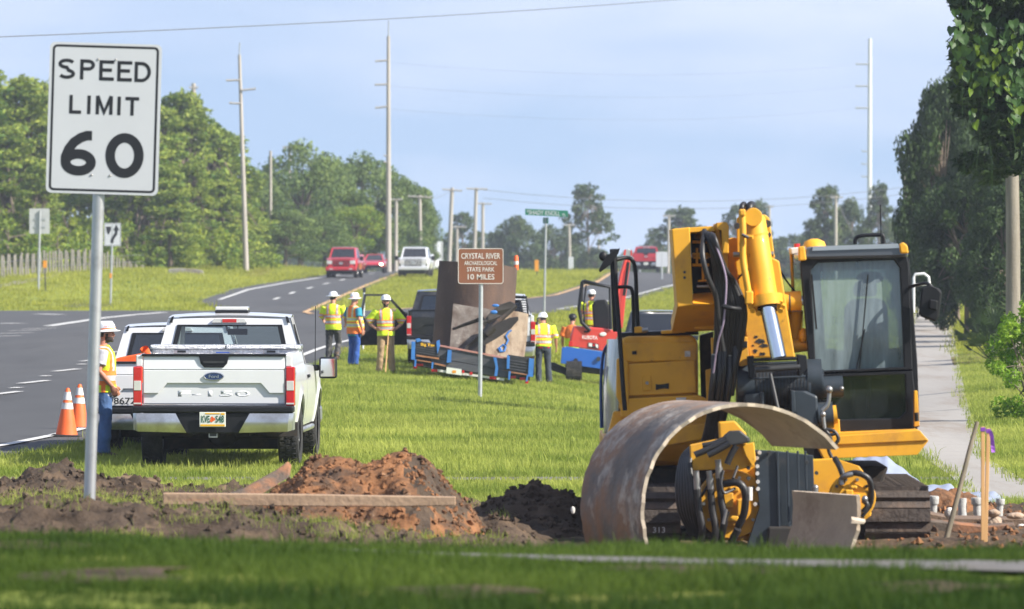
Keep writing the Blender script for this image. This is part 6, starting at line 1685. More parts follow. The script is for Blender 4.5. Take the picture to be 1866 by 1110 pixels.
for x, y, w_, h_ in ((1385, 622, 9, 4.5), (1378, 614, 4, 2.5), (1392, 630, 8, 3.5), (1376, 640, 4, 4), (1390, 645, 6, 3), (1425, 628, 4, 2), (1372, 630, 2.4, 1.6)):
    mb = MB().lathe([(.001, .002), (1, .002)], 11, Matrix.Translation(E(x, y, -.052)) @ Matrix.Diagonal((w_ / 200, 1, h_ / 200, 1)) @ Matrix.Rotation(PI / 2, 4, 'X'), cap=False)
    mb.v = [(v[0] + .006 * math.sin(k_ * 2.3 + x), v[1], v[2] + .005 * math.cos(k_ * 3.1 + y)) for k_, v in enumerate(mb.v)]
    mb.build('worn_patch', m_dark_metal, boom, recalc=False)
cyl = ET('boom_cylinder', [(1372, 392, -.22), (1374, 400, -.24), (1388, 500, -.3), (1396, 556, -.34)], [14, 21, 23, 23.5], m_yel, 20)
ED('cylinder_eye', 1371, 396, -.2, 17, .2, m_yel, cyl)
ET('cylinder_band', [(1377, 427, -.25), (1378, 431, -.25)], 23.5, m_yel, 20, cyl)
ET('cylinder_head', [(1394, 541, -.34), (1397, 560, -.36)], [33, 30], m_yel, 20, cyl)
for i in range(12):
    a = 2 * PI * i / 12
    ET('flange_bolt', [(1396.5 + 29 * math.cos(a), 556 + 14 * math.sin(a), -.40), (1397 + 29 * math.cos(a), 560 + 14 * math.sin(a), -.44)], 5, m_yel, 8, cyl)
ET('rod', [(1398, 556, -.40), (1419, 652, -.48)], 14.5, m_rod, 20)
ET('rod_gland', [(1397, 552, -.37), (1398.5, 566, -.42)], 18, m_plastic, 16, cyl)
ET('steel_pipe', spl([(1352, 384, -.4), (1354, 420, -.42), (1354, 470, -.44), (1360, 510, -.46), (1366, 545, -.46)]), 6, m_yel, 10)
MB().b2(E(1358, 530, -.5), E(1372, 555, -.38)).b2(E(1347, 381, -.46), E(1358, 394, -.34)).build('pipe_block', m_yel, ex, bevel=.015)
ET('pipe_clip', [(1353, 430, -.47), (1372, 432, -.5)], 4, m_yel, 6); ET('pipe_clip', [(1352, 427, -.5), (1364, 433, -.5)], 3, m_dark_metal, 6)
for x, y, r_ in ((1352, 380, 5), (1366, 381, 7)): ET('hose_elbow', spl([(x, y + 8, -.3), (x, y - 4, -.3), (x + 4, y - 8, -.2), (x + 6, y + 2, -.05)], 4), r_, m_hose, 10)
ET('boom_hose', spl([(1372, 482, -.1), (1352, 500, -.3), (1345, 508, -.2)]), 2, m_hose, 6)
ET('boom_hose', spl([(1400, 464, 0), (1420, 490, .2), (1432, 510, .3), (1449, 532, .3)]), 1.8, m_hose, 6)
ET('swing_pivot', [(1424, 550, .1), (1460, 548, .1)], 18, m_yel, 20); ET('swing_pivot_cap', [(1459, 548, .1), (1465, 548, .1)], 9, m_rod, 16); ET('pivot_band', [(1437, 550, .1), (1440, 550, .1)], 18.6, m_dark_metal, 20)
ET('swing_cylinder', [(1450, 566, .25), (1447, 625, .3)], 14, m_yel, 16); ET('swing_eye', [(1440, 632, .2), (1475, 628, .2)], 12, m_yel, 14)
MB().ell(E(1464, 612, .15), (.05, .05, .07)).build('swing_lug', m_yel, ex, smooth=50)
# hoses down the stick
q = random.Random(3)
for i in range(9):
    o_ = i * 5.0; w_ = q.uniform(4.0, 6.0)
    ET('hydraulic_hose', spl([(1268 + o_ * .7, 432 - 2 * (i % 3), -.15), (1282 + o_ * .5, 425 + i, -.32 - .02 * i), (1296 + o_ * .6, 455 + 4 * i, -.38 - .03 * (i % 3)), (1306 + o_ * .9, 520, -.36), (1306 + o_ * 1.3, 570, -.34), (1304 + o_ * 1.1, 640, -.25), (1297 + o_ * .9, 700, -.15), (1290 + o_ * .7, 770, .0), (1274 + o_ * .6, 830, .1)], 5), w_, m_hose, 8)
ET('hydraulic_hose', spl([(1284, 420, -.3), (1280, 460, -.5), (1288, 500, -.52), (1304, 540, -.45), (1310, 590, -.4), (1318, 640, -.36)], 5), 5, m_hose, 8)
m_lilac = M('lilac_hose', (.32, .26, .36), rough=.5, var=.1)
ET('thin_hose', spl([(1302, 440, -.5), (1322, 500, -.52), (1322, 550, -.5), (1318, 590, -.46), (1308, 625, -.4), (1300, 680, -.3)], 5), 1.7, m_lilac, 6)
ET('hose_band', spl([(1316, 558, -.52), (1335, 562, -.52), (1350, 563, -.45)], 4), 4.5, m_plastic, 8)
# valve plate with hose ends
vp = EP('valve_plate', [(1296, 616), (1362, 614), (1366, 664), (1350, 668), (1340, 660), (1312, 668), (1298, 664)], -.15, .15, m_yel, .008)
for x, y0, y1 in ((1301, 648, 740), (1320, 622, 735), (1340, 622, 720), (1312, 640, 742), (1330, 650, 745)):
    ET('valve_hose', spl([(x, y0, -.25), (x - 1, (y0 + y1) / 2, -.28), (x - 7, y1, -.2)]), 5.5, m_hose, 8); ET('hose_fitting', [(x, y0 - 3, -.25), (x, y0 + 10, -.25)], 4.5, m_fit, 8)
EP('valve_block', [(1346, 622), (1362, 622), (1362, 634), (1346, 634)], -.25, .1, m_plastic, .006)
EP('gap_shade_fill', [(1276, 612), (1300, 605), (1300, 760), (1280, 760)], .9, .3, m_under, 0)  # dark block added behind the hoses to deepen the shade there
EP('hinge_plate', [(1286, 675), (1296, 672), (1298, 735), (1288, 735)], .3, .1, m_yel, .006)
# dark winch-like drum block under the boom
dr_ = ET('drum', [(1372, 706, .05), (1476, 703, .05)], 46, m_navy, 28)
for i in range(16):
    x = 1376 + 6.2 * i; ET('drum_rib', [(x, 706, .05), (x + 2.4, 706, .05)], 47.5, m_hose, 24, dr_)
for x0, x1, y, r_ in ((1342, 1374, 702, 38), (1470, 1496, 690, 36), (1474, 1500, 700, 28)): ET('drum_flange', [(x0, y, .0), (x1, y, .0)], r_, m_navy, 28)
EP('lower_block', [(1357, 720), (1386, 717), (1392, 720), (1392, 752), (1358, 752)], -.35, .4, m_navy, .012)
EP('lower_block', [(1443, 713), (1470, 713), (1490, 722), (1492, 775), (1450, 775)], -.35, .5, m_navy, .02)
EP('block_flange', [(1441, 712), (1448, 712), (1452, 776), (1444, 776)], -.40, .5, m_navy, .006)
EP('block_flange', [(1386, 715), (1392, 715), (1392, 754), (1386, 754)], -.40, .45, m_navy, .006)
ET('motor', [(1490, 758, -.25), (1518, 756, -.25)], 24, m_navy, 20); ET('motor_cap', [(1517, 756, -.25), (1525, 755, -.25)], 17, m_yel, 18)
ET('motor', [(1495, 706, .0), (1536, 704, .0)], 20, m_navy, 20)
EP('front_block', [(1392, 745), (1446, 742), (1448, 775), (1392, 775)], -.1, .3, m_under, .01)
for P, w_, mt in (([(1372, 656), (1452, 653)], 3.2, m_plastic), ([(1376, 674), (1458, 669)], 5.5, m_dark_metal), ([(1372, 664), (1452, 660)], 2.4, m_navy), ([(1372, 690), (1468, 686)], 2, m_navy)):
    ET('guard_bar', [(x, y, -.35) for x, y in P], w_, mt, 10)
EP('bar_bracket', [(1362, 650), (1374, 648), (1376, 690), (1366, 690)], -.36, .2, m_plastic, .008); EP('bar_bracket', [(1452, 646), (1470, 648), (1472, 670), (1456, 690)], -.36, .2, m_plastic, .008)
ET('tie_rod', [(1404, 682, -.42), (1419, 750, -.5)], 3.2, m_dark_metal, 8)
ET('grease_fitting', spl([(1498, 748, -.5), (1508, 738, -.5), (1511, 722, -.5), (1511, 712, -.5)], 4), 4, m_fit, 8)
for x, y, r_ in ((1511, 710, 7), (1500, 755, 5), (1534, 708, 4)): MB().ell(E(x, y, -.52), (r_ / 200,) * 3).build('fitting_nut', m_fit, ex, smooth=50)
ET('fitting_stem', [(1500, 757, -.5), (1503, 782, -.5)], 3.5, m_fit, 8)
for P in ([(1503, 782), (1520, 786), (1528, 800), (1520, 810), (1512, 800)], [(1505, 784), (1514, 800), (1510, 820), (1524, 850), (1528, 868)], [(1500, 780), (1512, 792), (1522, 790)]): ET('whip_hose', spl([(x, y, -.5) for x, y in P], 5), 3.4, m_hose, 8)
EP('cab_step', [(1512, 766), (1530, 764), (1532, 800), (1514, 802)], -.2, .3, m_yel, .008)
# ------------------------------------------------------------------ cab
FO = [(1482, 788), (1674, 783), (1654, 457), (1458, 462)]
fr_ = MB()
CD = -.02
def CQ(P, d=CD): return [E(x, y, d) for x, y in P]
U = [(1487, 676), (1648, 669), (1640, 488), (1630, 474), (1490, 479), (1478, 492)]
fr_.frame(CQ([(1476, 680), (1663, 673), (1656, 480), (1650, 458), (1466, 464), (1458, 480)]), CQ(U), (0, .10, 0))
Lw = [(1498, 756), (1510, 766), (1640, 762), (1652, 750), (1650, 682), (1490, 688)]
fr_.frame(CQ([(1482, 775), (1490, 788), (1664, 784), (1674, 770), (1663, 676), (1477, 683)], CD + .003), CQ(Lw, CD + .003), (0, .10, 0))
cabf = fr_.build('cab_frame', m_plastic, ex, bevel=.012)
MB().add(CQ(U, .05), [list(range(6))]).build('front_window', m_cabglass, ex, recalc=False)
MB().add(CQ(Lw, .05), [list(range(6))]).build('lower_window', m_cabglass_low, ex, recalc=False)
def cback(x, y): return E(x, y, 1.65)
# cab shell: posts and sides run straight back
for P in ([(1458, 480), (1476, 478), (1492, 676), (1477, 682)], [(1640, 474), (1658, 472), (1676, 676), (1650, 676)]): pass
MB().prism(CQ([(1648, 476), (1657, 470), (1672, 660), (1676, 778), (1664, 780), (1660, 676)], .08), (0, 1.55, 0)).build('side_pillar', m_plastic, cabf, bevel=.01)
MB().prism(CQ([(1464, 478), (1470, 478), (1488, 676), (1490, 780), (1480, 780)], .08), (0, .12, 0)).build('side_pillar', m_plastic, cabf, bevel=.01)
MB().prism(CQ([(1476, 690), (1482, 690), (1494, 782), (1486, 782)], .2), (0, 1.4, 0)).build('door_panel', m_plastic, cabf)
Bk = [(1482, 788), (1668, 783), (1650, 462), (1464, 466)]
Bh = [(1505, 640), (1640, 634), (1632, 490), (1494, 494)]
MB().frame([E(x, y, 1.55) for x, y in Bk], [E(x, y, 1.55) for x, y in Bh], (0, .06, 0)).build('rear_wall', m_plastic, cabf)
MB().prism(CQ([(1482, 782), (1672, 778), (1672, 788), (1482, 790)], .1), (0, 1.5, 0)).build('cab_floor', m_plastic, cabf)
rf = MB().prism(CQ([(1462, 464), (1470, 450), (1640, 445), (1654, 456), (1656, 470), (1462, 474)], -.06), (0, 1.75, 0)).build('cab_roof', m_cabroof, ex, bevel=.03)
MB().prism(CQ([(1482, 449), (1636, 444), (1640, 452), (1480, 457)], -.075), (0, .03, 0)).build('roof_strip', m_silver, rf)
for P in ([(1455, 450), (1466, 448), (1470, 474), (1456, 476)], [(1638, 446), (1646, 441), (1654, 448), (1656, 462), (1641, 462)]): MB().prism(CQ(P, -.09), (0, .12, 0)).build('roof_corner', m_yel, rf, bevel=.012)
MB().lathe([(.11, 0), (.09, .05), (.03, .075)], 16, Matrix.Translation(E(1484, 450, .5))).build('beacon', m_yel, rf, smooth=50)
MB().lathe([(.03, 0), (.03, .045)], 10, Matrix.Translation(E(1452, 453, .4))).build('warning_lamp', m_redlens, rf, smooth=50)
ET('roof_rail', spl([(1558, 445, .9), (1559, 436, .9), (1568, 430, .9), (1600, 428, .9), (1609, 430, .9), (1610, 445, .9)], 5), 3.6, m_plastic, 8)
ET('antenna', [(1606, 445, .8), (1604, 373, .8)], 1.2, m_plastic, 6)
# interior
seat_ = EP('operator_seat', [(1540, 560), (1552, 545), (1606, 543), (1618, 556), (1622, 690), (1538, 692)], .9, .18, m_plastic, .04)
EP('headrest', [(1556, 522), (1562, 512), (1592, 511), (1598, 520), (1598, 540), (1556, 541)], .95, .12, m_plastic, .03, seat_)
MB().ell(E(1586, 506, .5), (.13, .02, .06)).build('interior_mirror', m_plastic, ex, smooth=60)
EP('console', [(1500, 640), (1528, 636), (1530, 760), (1506, 762)], .6, .6, m_plastic, .03)
ET('lever', [(1556, 760, .4), (1552, 690, .3)], 4, m_plastic, 8); ET('lever', [(1582, 760, .4), (1584, 690, .3)], 4, m_fit, 8)
for x in (1560, 1566): ET('wiper', [(x, 676, .02), (x + 16, 600 if x < 1563 else 500, .02)], 1.2, m_plastic, 6)
# side window, left yellow post and mirror
MB().add([E(1443, 462, .35), E(1460, 466, .1), E(1466, 545, .1), E(1446, 546, .35)], [(0, 1, 2, 3)]).build('side_window', m_glass, ex, recalc=False)
ET('side_rail', [(1442, 460, .35), (1446, 548, .35)], 3, m_yel, 8); EP('side_top', [(1440, 452), (1462, 450), (1462, 462), (1442, 464)], .15, .4, m_cone_white, .01)
ET('mirror_arm', spl([(1656, 524, .0), (1672, 519, -.1), (1690, 517, -.15), (1701, 526, -.15)], 5), 3.2, m_plastic, 8)
mr_ = EP('cab_mirror', [(1680, 524), (1694, 519), (1712, 526), (1717, 532), (1711, 580), (1704, 586), (1678, 577), (1675, 570)], -.2, .09, m_plastic, .018)
EP('mirror_boss', [(1694, 545), (1709, 548), (1708, 566), (1693, 563)], -.24, .05, m_plastic, .012, mr_)
EP('grab_handle', [(1666, 712), (1672, 712), (1676, 776), (1666, 778)], -.10, .06, m_yel, .006)
ET('grab_knob', [(1670, 752, -.14), (1671, 768, -.14)], 4, m_plastic, 8)
ET('wiper_arm', [(1479, 500, -.04), (1488, 600, -.04)], 1.6, m_plastic, 6)
# right hand yellow platform
pf = EP('platform', [(1488, 812), (1510, 790), (1674, 783), (1693, 803), (1672, 829), (1500, 836)], -.35, 2.8, m_yel, .012)
EP('platform_lip', [(1489, 797), (1676, 784), (1692, 803), (1492, 812)], -.37, .03, m_yel, .006, pf)
EP('platform_under', [(1484, 812), (1520, 812), (1524, 836), (1484, 836)], -.2, 2, m_under, 0)
# ------------------------------------------------------------------ hammer attachment at the ground
EP('bracket', [(1257, 811), (1310, 800), (1372, 812), (1376, 850), (1340, 858), (1306, 856), (1259, 858)], -1.0, .10, m_yel, .01)
EP('bracket_upper', [(1310, 770), (1340, 768), (1360, 790), (1362, 815), (1312, 812)], -.7, .25, m_yel, .012)
EP('bracket_arm', [(1352, 812), (1374, 806), (1378, 840), (1370, 850), (1358, 830)], -1.08, .08, m_yel, .01)
for x, y, rr in ((1332, 918, 62), (1552, 906, 42)):
    g_ = ED('gear_housing', x, y, -.75, rr, .22, m_yel, None, 36, [(.001, .22), (rr / 200 * .60, .22), (rr / 200 * .62, .17), (rr / 200 * .97, .17), (rr / 200, .14), (rr / 200, 0)])
    for i in range(10):
        a = 2 * PI * i / 10; ED('housing_bolt', x + rr * .8 * math.cos(a), y + rr * .8 * math.sin(a), -.92, 3.0, .03, m_fit if i % 3 else m_navy, g_, 8)
    for sx, sy, w_, h_ in ((-.1, -.1, .35, .45), (.28, .12, .2, .5), (-.02, .45, .5, .18), (.1, -.42, .3, .15)):
        EP('housing_block', [(x + rr * (sx - w_ / 2), y + rr * (sy - h_ / 2)), (x + rr * (sx + w_ / 2), y + rr * (sy - h_ / 2)), (x + rr * (sx + w_ / 2), y + rr * (sy + h_ / 2)), (x + rr * (sx - w_ / 2), y + rr * (sy + h_ / 2))], -1.03, .1, m_yel, .012, g_)
EP('housing_plate', [(1310, 850), (1376, 848), (1380, 985), (1300, 985), (1296, 900)], -.72, .1, m_yel, .01)
EP('housing_plate', [(1478, 838), (1520, 835), (1566, 850), (1590, 880), (1588, 940), (1560, 960), (1482, 960)], -.55, .1, m_yel, .012)
EP('side_plate', [(1374, 820), (1412, 822), (1424, 918), (1424, 1000), (1360, 1000), (1384, 925)], -1.0, .07, m_navy, .006)
EP('centre_plate', [(1412, 822), (1482, 830), (1486, 960), (1470, 1000), (1424, 1000)], -.85, .07, m_navy, .006)
for x in (1415, 1433, 1452, 1466): EP('guide_bar', [(x, 822), (x + 4, 822), (x + 8, 985), (x + 4, 985)], -1.03, .05, m_navy, .004)
EP('jaw', [(1400, 960), (1460, 960), (1452, 1010), (1395, 1012)], -1.05, .3, m_under, .02)
for x, y in ((1384, 825), (1402, 824), (1379, 835), (1380, 850), (1380, 863), (1381, 878), (1381, 891), (1376, 919), (1364, 853), (1364, 872), (1470, 842), (1488, 862)):
    ED('plate_bolt', x, y, -1.01, 3.6, .03, m_cone_white if x < 1390 and x > 1370 else m_dark_metal, None, 10)
MB().prism([E(x, y, -1.15) for x, y in ((1318, 796), (1330, 786), (1350, 785), (1366, 798), (1368, 806), (1340, 812), (1324, 810))], (0, .16, 0)).build('coupler_boot', m_dark_metal, ex, bevel=.03)
for P, w_ in (([(1324, 802, -1.2), (1300, 815, -1.2), (1266, 829, -1.2)], 6), ([(1330, 808, -1.25), (1310, 820, -1.25), (1290, 830, -1.25)], 5.5), ([(1320, 800, -1.15), (1300, 808, -1.15), (1280, 812, -1.15)], 5), ([(1342, 812, -1.2), (1332, 830, -1.2), (1325, 846, -1.2)], 6)): ET('coupled_hose', spl(P), w_, m_hose, 10)
for i, (x, y) in enumerate(((1268, 858), (1292, 858), (1308, 838))):
    ET('hose_end', [(x, y, -1.1), (x + 2, y + 14, -1.1)], 5.5, m_fit, 10); ET('hose_ferrule', [(x + 2, y + 14, -1.1), (x + 3, y + 34, -1.1)], [7, 6.5], m_fit, 12)
    ET('drop_hose', spl([(x + 3, y + 32, -1.1), (x + 6, y + 70, -1.1), (x + 12, y + 110, -1.1), (x + 4, y + 150, -1.0)]), 6.5, m_hose, 10)
for i in range(6):
    o_ = i * 5
    ET('loop_hose', spl([(1262, 815 + 3 * i, -.8 - .03 * i), (1244 + o_ * .5, 835 + 2 * i, -.85 - .03 * i), (1236 + o_, 880, -.9 - .03 * i), (1240 + o_, 930, -.9 - .03 * i), (1262 + o_ * .5, 975, -.85)], 5), 5.6, m_hose, 8)
for P in ([(1320, 882, -1.1), (1345, 880, -1.15), (1358, 898, -1.15), (1356, 935, -1.1), (1345, 960, -1.05)], [(1345, 965, -1.1), (1332, 990, -1.05)]): ET('drive_hose', spl(P, 5), 7, m_hose, 10)
for P in ([(1536, 880, -.9), (1540, 868, -.95), (1560, 862, -1.0), (1582, 872, -1.0), (1588, 895, -.95), (1584, 925, -.9), (1570, 942, -.9)], [(1522, 836, -.7), (1530, 850, -.8), (1536, 866, -.85)], [(1572, 912, -.95), (1580, 920, -.95), (1574, 934, -.95)]): ET('drive_hose', spl(P, 5), 5.5, m_hose, 10)
ET('hose_elbow', spl([(1534, 884, -.95), (1534, 872, -.95), (1542, 867, -1.0), (1554, 864, -1.0)], 4), 5, m_fit, 8)
for x, y in ((1562, 908), (1576, 910), (1486, 890)): MB().ell(E(x, y, -1.05), (.03, .03, .035)).build('valve_nut', m_fit, ex, smooth=50)
for x in (1366, 1486): ET('grease_cup', [(x, 888, -1.1), (x, 912, -1.1)], 5.5, m_cone_white if x < 1400 else m_fit, 10)
for P in ([(1318, 858, -1.12), (1314, 880, -1.2), (1320, 898, -1.2), (1340, 890, -1.15)], [(1344, 850, -1.1), (1336, 872, -1.2)], [(1328, 932, -1.15), (1322, 950, -1.15)], [(1290, 886, -1.1), (1278, 905, -1.05)]): ET('thin_line', spl(P), 2.6, m_hose, 6)
ET('lever_stub', [(1324, 928, -1.2), (1318, 955, -1.2)], 3, m_fit, 8)
# cut steel casing ring in front of the excavator
m_case = M('cut_casing_steel', (.170, .150, .136), rough=.75, metal=.05, var=.4, vscale=1.6, bump=.3, bscale=16, dirt=(.26, .15, .09), dscale=1.7, dlev=(.43, .60), streak=(.9, 1.6, .9), dirt2=((.50, .45, .39), 1.9, .50, .64))
m_case_in = M('casing_inner_face', (.42, .34, .265), rough=.85, var=.2, vscale=2, bump=.25, bscale=18, dirt=(.17, .12, .09), dscale=1.8, dlev=(.52, .74))
m_case_edge = M('casing_cut_edge', (.56, .47, .37), rough=.8, var=.2, vscale=8, dirt=(.30, .22, .16), dscale=6)
RD_ = 51.0; RR = .93
cc = pt(1366, 934, RD_)
ring = thing('casing_ring', 'big cut open rusty steel casing ring lying before the excavator', 'steel casing', (cc.x, RD_, cc.z - RR))
axd = Vector((-.50, .95, .0))      # runs back to the left
def ringpt(a, t, r_):
    w = .012 * math.sin(a * 3.1 + 1)
    return cc + Vector((math.cos(a) * (r_ + w), 0, math.sin(a) * (r_ + w))) + axd * t
A0, A1 = R(36), R(369)              # the gap lies on the right, between 9 and 36 degrees
n = 72
def row(t, r_, jag=0): return [ringpt(A0 + (A1 - A0) * i / n, t + jag * .012 * math.sin(i * 2.7) * math.sin(i * .9), r_) for i in range(n + 1)]
th = .030
out_ = MB().grid([row(t, RR, t in (0, 1)) for t in (0, .25, .5, .75, 1)]).build('outer_face', m_case, ring, smooth=60)
MB().grid([row(t, RR - th, t in (0, 1)) for t in (0, .25, .5, .75, 1)]).build('inner_face', m_case_in, ring, smooth=60)
MB().grid([row(0, RR, 1), row(0, RR - th, 1)]).grid([row(1, RR, 1), row(1, RR - th, 1)]).grid([[ringpt(A0, t / 6, RR) for t in range(7)], [ringpt(A0, t / 6, RR - th) for t in range(7)]]).grid([[ringpt(A1, t / 6, RR) for t in range(7)], [ringpt(A1, t / 6, RR - th) for t in range(7)]]).build('cut_edge', m_case_edge, ring, recalc=False)
# ------------------------------------------------------------------ people
m_skin = M('skin', (.46, .225, .150), rough=.55, var=.10, vscale=14)
m_skin_red = M('ruddy_skin', (.40, .175, .115), rough=.55, var=.12, vscale=14)
m_hair = M('dark_hair', (.025, .018, .014), rough=.8, var=.2)
m_hair_grey = M('grey_hair', (.35, .33, .31), rough=.8, var=.2)
m_eye = M('eye', (.03, .025, .02), rough=.2)
m_hat = M('white_hard_hat', (.74, .75, .77), rough=.28, var=.05, vscale=6, coat=.4)
m_limev = M('lime_vest', (.62, .80, .022), rough=.75, var=.13, vscale=7, bump=.5, bscale=9)
m_orangev = M('orange_vest', (.85, .20, .03), rough=.75, var=.12, vscale=7, bump=.5, bscale=9)
m_tape = M('silver_tape', (.44, .45, .46), rough=.4, var=.1, vscale=8)
m_yel_tape = M('yellow_tape', (.75, .72, .05), rough=.7)
m_jeans = M('blue_jeans', (.055, .115, .26), rough=.9, var=.30, vscale=5, bump=.7, bscale=9)
m_jeans_b = M('bright_blue_jeans', (.025, .085, .33), rough=.9, var=.22, vscale=5, bump=.7, bscale=9)
m_dark_trs = M('dark_camo_trousers', (.035, .036, .038), rough=.9, var=.3, vscale=5, bump=.7, bscale=9, dirt=(.12, .115, .11), dscale=9, dlev=(.5, .62))
m_khaki = M('khaki_trousers', (.34, .235, .135), rough=.9, var=.18, vscale=5, bump=.7, bscale=9)
m_navyj = M('navy_trousers', (.035, .045, .065), rough=.9, var=.25, vscale=5, bump=.6, bscale=9)
m_boot = M('work_boots', (.10, .065, .045), rough=.8, var=.3, vscale=9)
m_teal = M('teal_shirt', (.025, .235, .33), rough=.85, var=.15, vscale=7, bump=.4, bscale=9)
m_greyt = M('grey_shirt', (.42, .42, .46), rough=.85, var=.12, vscale=7, bump=.4, bscale=9)
m_redsh = M('red_shirt', (.42, .012, .03), rough=.85, var=.15)
def remeshed(mb, name, mats, voxel, rule=None, sm=2, disp=0):
    me = mb.mesh(name, mats)
    o = bpy.data.objects.new(name, me)
    r_ = o.modifiers.new('r', 'REMESH'); r_.mode = 'VOXEL'; r_.voxel_size = voxel; r_.use_smooth_shade = True
    s_ = o.modifiers.new('s', 'SMOOTH'); s_.factor = .5; s_.iterations = sm
    nm = evaluated_mesh(o)
    bpy.data.objects.remove(o); bpy.data.meshes.remove(me)
    nm.name = name
    nm.materials.clear()
    for m in mats: nm.materials.append(m)
    if disp:
        nv = len(nm.vertices); co = np.empty(nv * 3, np.float32); no = np.empty(nv * 3, np.float32)
        nm.vertices.foreach_get('co', co); nm.vertices.foreach_get('normal', no)
        f_ = np.array([mnoise.fractal(Vector(c) * 9, 1, 2, 3) for c in co.reshape(-1, 3)], np.float32)
        nm.vertices.foreach_set('co', (co.reshape(-1, 3) + no.reshape(-1, 3) * (disp * f_)[:, None]).ravel())
    if rule: nm.polygons.foreach_set('material_index', [rule(p.center) for p in nm.polygons])
    else: nm.polygons.foreach_set('material_index', [0] * len(nm.polygons))
    nm.polygons.foreach_set('use_smooth', [True] * len(nm.polygons)); nm.update()
    return nm
def rings(mb, L, n=18, power=2.4):
    rows = []
    for (c, rx, ry) in L:
        rw = []
        for j in range(n):
            a = 2 * PI * j / n; cx, cy = math.cos(a), math.sin(a)
            k = (abs(cx) ** power + abs(cy) ** power) ** (-1 / power)
            rw.append(Vector(c) + Vector((rx * cx * k, ry * cy * k, 0)))
        rows.append(rw)
    b = len(mb.v); mb.grid(rows, close=True)
    mb.f.append(list(range(b, b + n))); mb.m.append(0); k = b + n * (len(L) - 1); mb.f.append(list(range(k, k + n))); mb.m.append(0)
def hand(mb, w, d, nrm, s=1.0, curl=.4, thumb=1):
    d = Vector(d).normalized(); nrm = Vector(nrm).normalized(); sd = d.cross(nrm).normalized()
    pc = Vector(w) + d * .045 * s
    mb.ell(pc, (.040 * s, .018 * s, .052 * s), rot=Matrix((sd, nrm, d)).transposed(), n=10, k=6)
    for i, (o_, L) in enumerate(((-.031, .072), (-.010, .082), (.011, .077), (.031, .060))):
        a = Vector(w) + d * .085 * s + sd * o_ * s
        b_ = a + (d * math.cos(curl * .5) + nrm * math.sin(curl * .5)) * L * .5 * s; c = b_ + (d * math.cos(curl * 1.6) + nrm * math.sin(curl * 1.6)) * L * .5 * s
        mb.tube([a - d * .03, a, b_, c], [.0095 * s, .0095 * s, .009 * s, .0075 * s], 6)
    a = Vector(w) + d * .035 * s - sd * .036 * s * thumb
    mb.tube([a + sd * .015 * thumb, a - sd * .012 * thumb * s + d * .02 * s, a - sd * .022 * thumb * s + d * .055 * s + nrm * .012], [.013 * s, .011 * s, .009 * s], 6)
